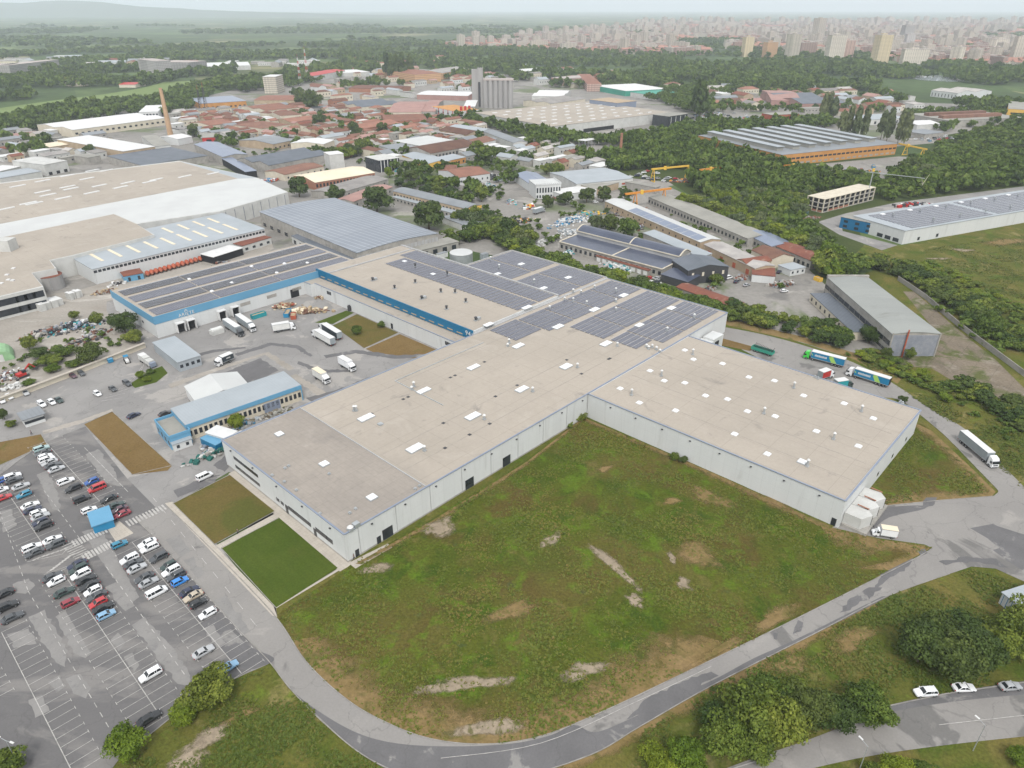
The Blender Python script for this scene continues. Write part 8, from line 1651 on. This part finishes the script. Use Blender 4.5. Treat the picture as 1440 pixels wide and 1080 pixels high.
# --- weeds and tall grass
def weeds(name, polys, n, size, seed, holes=()):
    g = np.random.default_rng(seed); P_ = []; T_ = []; S_ = []
    for poly, share in polys:
        pw = [P(*p) for p in poly]; x0, x1 = min(p.x for p in pw), max(p.x for p in pw); y0, y1 = min(p.y for p in pw), max(p.y for p in pw); k = 0; tr = 0
        while k < n*share and tr < n*20:
            tr += 1; x = g.uniform(x0, x1); y = g.uniform(y0, y1)
            f = mnoise.noise(Vector((x*.07, y*.07, 3)))+.5*mnoise.noise(Vector((x*.25, y*.25, 7)))
            if f < -.05+g.normal(0, .12) or not inpoly(x, y, pw) or hit(x, y, .6): continue
            k += 1; P_.append((x, y)); T_.append(.38+.5*mnoise.noise(Vector((x*.05, y*.05, 11)))+g.normal(0, .2)); S_.append(size*g.uniform(.5, 1.3)*(1+max(0, f)))
    Vs = []; Ts = []
    for (x, y), t, s in zip(P_, T_, S_):       # low tufts of leaves leaning outwards
        for q in range(4):
            a = g.uniform(0, 6.28); ca, sa = math.cos(a), math.sin(a); w_ = s*g.uniform(.25, .4); l = s*g.uniform(.5, .9); h = s*g.uniform(.15, .5)
            dx, dy = x+g.normal(0, .25*s), y+g.normal(0, .25*s)
            Vs.append([(dx+sa*w_, dy-ca*w_, .12), (dx-sa*w_, dy+ca*w_, .12), (dx+ca*l-sa*w_*.5, dy+sa*l+ca*w_*.5, .12+h), (dx+ca*l+sa*w_*.5, dy+sa*l-ca*w_*.5, .12+h)]); Ts.append(min(1, max(0, t+g.normal(0, .1))))
    o = put(name, quads_mesh(name, np.array(Vs), np.array(Ts), 'weed_leaves')); return o
tag(weeds('meadow_grass', [(MEADOW, 1.0), ([(1279, 595), (1340, 636), (1390, 692), (1320, 702), (1230, 710)], .12)], 15000, .36, 3), 'tall rough grass and weeds on the fenceless meadow', 'grass', kind='stuff')
tag(weeds('verge_grass', [([(910, 1025), (1000, 968), (1150, 892), (1250, 842), (1366, 800), (1440, 822), (1440, 955), (1240, 990), (1130, 1040), (960, 1080), (880, 1080)], .6), ([(378, 936), (405, 968), (520, 1075), (560, 1100), (170, 1100), (200, 1050), (310, 968)], .3), ([(1205, 505), (1262, 545), (1330, 590), (1440, 690), (1440, 600), (1380, 560), (1250, 515)], .35), ([(1290, 352), (1440, 330), (1440, 440), (1330, 372)], .3)], 11000, .42, 5), 'rough roadside grass and weeds around the outer verges', 'grass', kind='stuff')
# ---------------------------------------------------------------- the city on the horizon
def block_mesh(name, L, D, H_, m, roof='city_roof_grey', pitched=False):
    b = MB(); b.box(-L/2, -D/2, 0, L/2, D/2, H_, m)
    if pitched:
        rp = roof_mb([(-L/2, -D/2), (L/2, -D/2), (L/2, D/2), (-L/2, D/2)], H_, 'gable', roof, D*.22, m, mb=b)
    else:
        b.box(-L/2-.2, -D/2-.2, H_, L/2+.2, D/2+.2, H_+.9, roof)
        b.box(-L*.2, -D*.2, H_+.9, L*.1, D*.2, H_+3.6, m)
    return b.mesh(name)
TW = [ # u v(base) L D H facade label
 (1049, 80, 26, 20, 52, 'facade_yellow', 'yellow tower block standing alone left before the city'), (1081, 81, 36, 20, 40, 'facade_orange', 'orange slab block right of the lone yellow tower'), (1112, 83, 34, 22, 62, 'facade_cream', 'white slab tower left of the dark red block'), (1132, 80, 60, 20, 38, 'facade_pink', 'dark pink long block beside the white slab tower'), (1171, 86, 44, 22, 62, 'facade_cream', 'cream tower with orange side before the city'), (1187, 84, 40, 20, 48, 'facade_pink', 'pinkish slab right of the cream tower'), (1235, 90, 36, 24, 66, 'facade_yellow', 'bright yellow twin tower nearest the city edge'), (1148, 60, 40, 30, 88, 'facade_cream', 'tallest white tower in the middle of the city'), (1272, 62, 40, 26, 66, 'facade_grey', 'grey tower right of centre in the city'), (1275, 72, 26, 22, 50, 'facade_grey', 'slim dark grey tower in front of the grey city tower'), (1283, 90, 60, 22, 34, 'facade_cream', 'white blocks at the right wood edge of the city'), (1430, 88, 36, 24, 60, 'facade_cream', 'cream tower at the right edge of the photo'), (1400, 78, 60, 20, 44, 'facade_cream', 'cream slab left of the right-edge tower'),
]
for u, v, L, D, H_, m, lb in TW:
    c = P(u, v); tag(put('tower_block', block_mesh('tower_block', L, D, H_, m), None, (c.x, c.y, 0), R(random.uniform(-20, 30))), lb, 'tower block'); RECTS.append((c, Vector((1, 0)), Vector((0, 1)), L/2, D/2))
rr = random.Random(31)
PROTO = []
for (L, D, H_, m, roof, pt, wgt) in ((60, 13, 22, 'facade_cream', 'city_roof_grey', False, 2), (46, 13, 20, 'facade_pink', 'city_roof_grey', False, 3), (26, 18, 34, 'facade_cream', 'city_roof_grey', False, 1), (24, 20, 40, 'facade_cream', 'city_roof_grey', False, 1), (64, 14, 18, 'facade_pink', 'city_roof_grey', False, 1), (30, 14, 11, 'facade_pink', 'city_roof_red', True, 12), (20, 14, 9, 'facade_cream', 'city_roof_red', True, 12), (40, 14, 12, 'facade_pink', 'city_roof_red', True, 7)):
    PROTO += [(block_mesh('apartment_block', L, D, H_, m, roof, pt), L, D)]*wgt
pw = [P(*p) for p in [(632, 66), (700, 58), (820, 44), (960, 36), (1440, 36), (1560, 40), (1560, 88), (1440, 94), (1300, 90), (1240, 84), (1040, 76), (960, 78), (860, 76), (760, 72), (690, 68)]]
xs = [p.x for p in pw]; ys = [p.y for p in pw]; cand = []
for k in range(160000):
    y = min(ys)+(max(ys)-min(ys))*rr.random(); x = rr.uniform(min(xs), max(xs))
    if inpoly(x, y, pw) and not hit(x, y, 14): cand.append((x, y))
used = {}; keep = []
for x, y in cand:
    s = 24 if y < 4000 else 34; k = (int(x/s), int(y/s), s)
    if k in used or mnoise.noise(Vector((x*.002, y*.002, 5))) < -.22: continue
    used[k] = 1; keep.append((x, y))
keep.sort(key=lambda p: p[1])
print('CITY', len(keep))
for i, (x, y) in enumerate(keep[:260]):
    me, L, D = rr.choice(PROTO)
    tag(put('apartment_block', me, None, (x, y, 0), R(rr.choice((12, 102, 30, 120))+rr.uniform(-6, 6))), 'pale or pinkish block of the near city rows behind the long wood', 'apartment block', 'city blocks behind the wood')
Vc, Fc, Mc = [], [], []; names = []; cache = {}
big = bpy.data.meshes.new('distant_city'); mats_ = []
for x, y in keep[260:]:
    me, L, D = rr.choice(PROTO); s = 1.0 if y < 5000 else 1.35; a = R(rr.choice((12, 102, 30, 120))+rr.uniform(-6, 6)); ca, sa = math.cos(a), math.sin(a)
    if me.name not in cache: cache[me.name] = ([tuple(v.co) for v in me.vertices], [(list(p.vertices), me.materials[p.material_index]) for p in me.polygons])
    vs, fs = cache[me.name]; k = len(Vc); hz = s*rr.choice((.7, .9, 1, 1.2))
    Vc += [(x+(p[0]*ca-p[1]*sa)*s, y+(p[0]*sa+p[1]*ca)*s, p[2]*hz) for p in vs]
    for f, m_ in fs:
        if m_ not in mats_: mats_.append(m_)
        Fc.append([k+j for j in f]); Mc.append(mats_.index(m_))
big.from_pydata(Vc, [], Fc)
for m_ in mats_: big.materials.append(m_)
big.polygons.foreach_set('material_index', Mc); big.update()
tag(put('distant_city', big), 'packed roofs and blocks of the city stretching to the horizon', 'city', kind='stuff')
# pale lake at the city edge
mat('lake_water', (.40, .44, .46), None, 1, .12, .5, grain=0)
sheet('lake', smooth_px([(1276, 108), (1310, 106), (1350, 109), (1362, 112), (1345, 115), (1300, 113)], 4, True), .3, 'lake_water')
sheet('city_road', [(1335, 112), (1372, 104), (1382, 98), (1388, 98), (1380, 106), (1350, 113)], .32, 'concrete_yard')
# hills on the left horizon
hp = MB(); g = []
for j in range(7):
    for i in range(41):
        u = -220+i*24; d = 12500+j*450; x = (u-720)/FPX*d*1.0
        prof = max(0, 205*math.exp(-((u-55)/62)**2)+215*math.exp(-((u-165)/75)**2)+130*math.exp(-((u-260)/110)**2)+110*math.exp(-((u+90)/110)**2)+60*math.exp(-((u-420)/120)**2))
        k = math.sin(math.pi*min(1, (j+.0)/3.4)/2) if j <= 3 else math.cos((j-3)/3.2*math.pi/2)
        n_ = 1+.10*mnoise.noise(Vector((x*.002, d*.002, 1)))
        g.append((x, d, -1+max(0, k)*prof*0.84*n_))
hp.add(g, [(j*41+i, j*41+i+1, (j+1)*41+i+1, (j+1)*41+i) for j in range(6) for i in range(40)], 'wood_floor')
struct(hp.build('hills'))
# ---------------------------------------------------------------- haze
hm = bpy.data.materials.new('haze'); N, L = nodes(hm); N.clear()
vo = N.new('ShaderNodeVolumePrincipled'); vo.inputs['Color'].default_value = (.84, .92, 1.0, 1); vo.inputs['Density'].default_value = HAZE_D; vo.inputs['Anisotropy'].default_value = 0.0
ou = N.new('ShaderNodeOutputMaterial'); L.new(vo.outputs[0], ou.inputs['Volume'])
b = MB(); b.mats = [hm]; b.box(-24500, -950, -1.5, 24500, 29500, 300, hm)
h_ = b.build('haze'); h_['kind'] = 'stuff'; h_['label'] = 'pale haze over the far city and countryside'
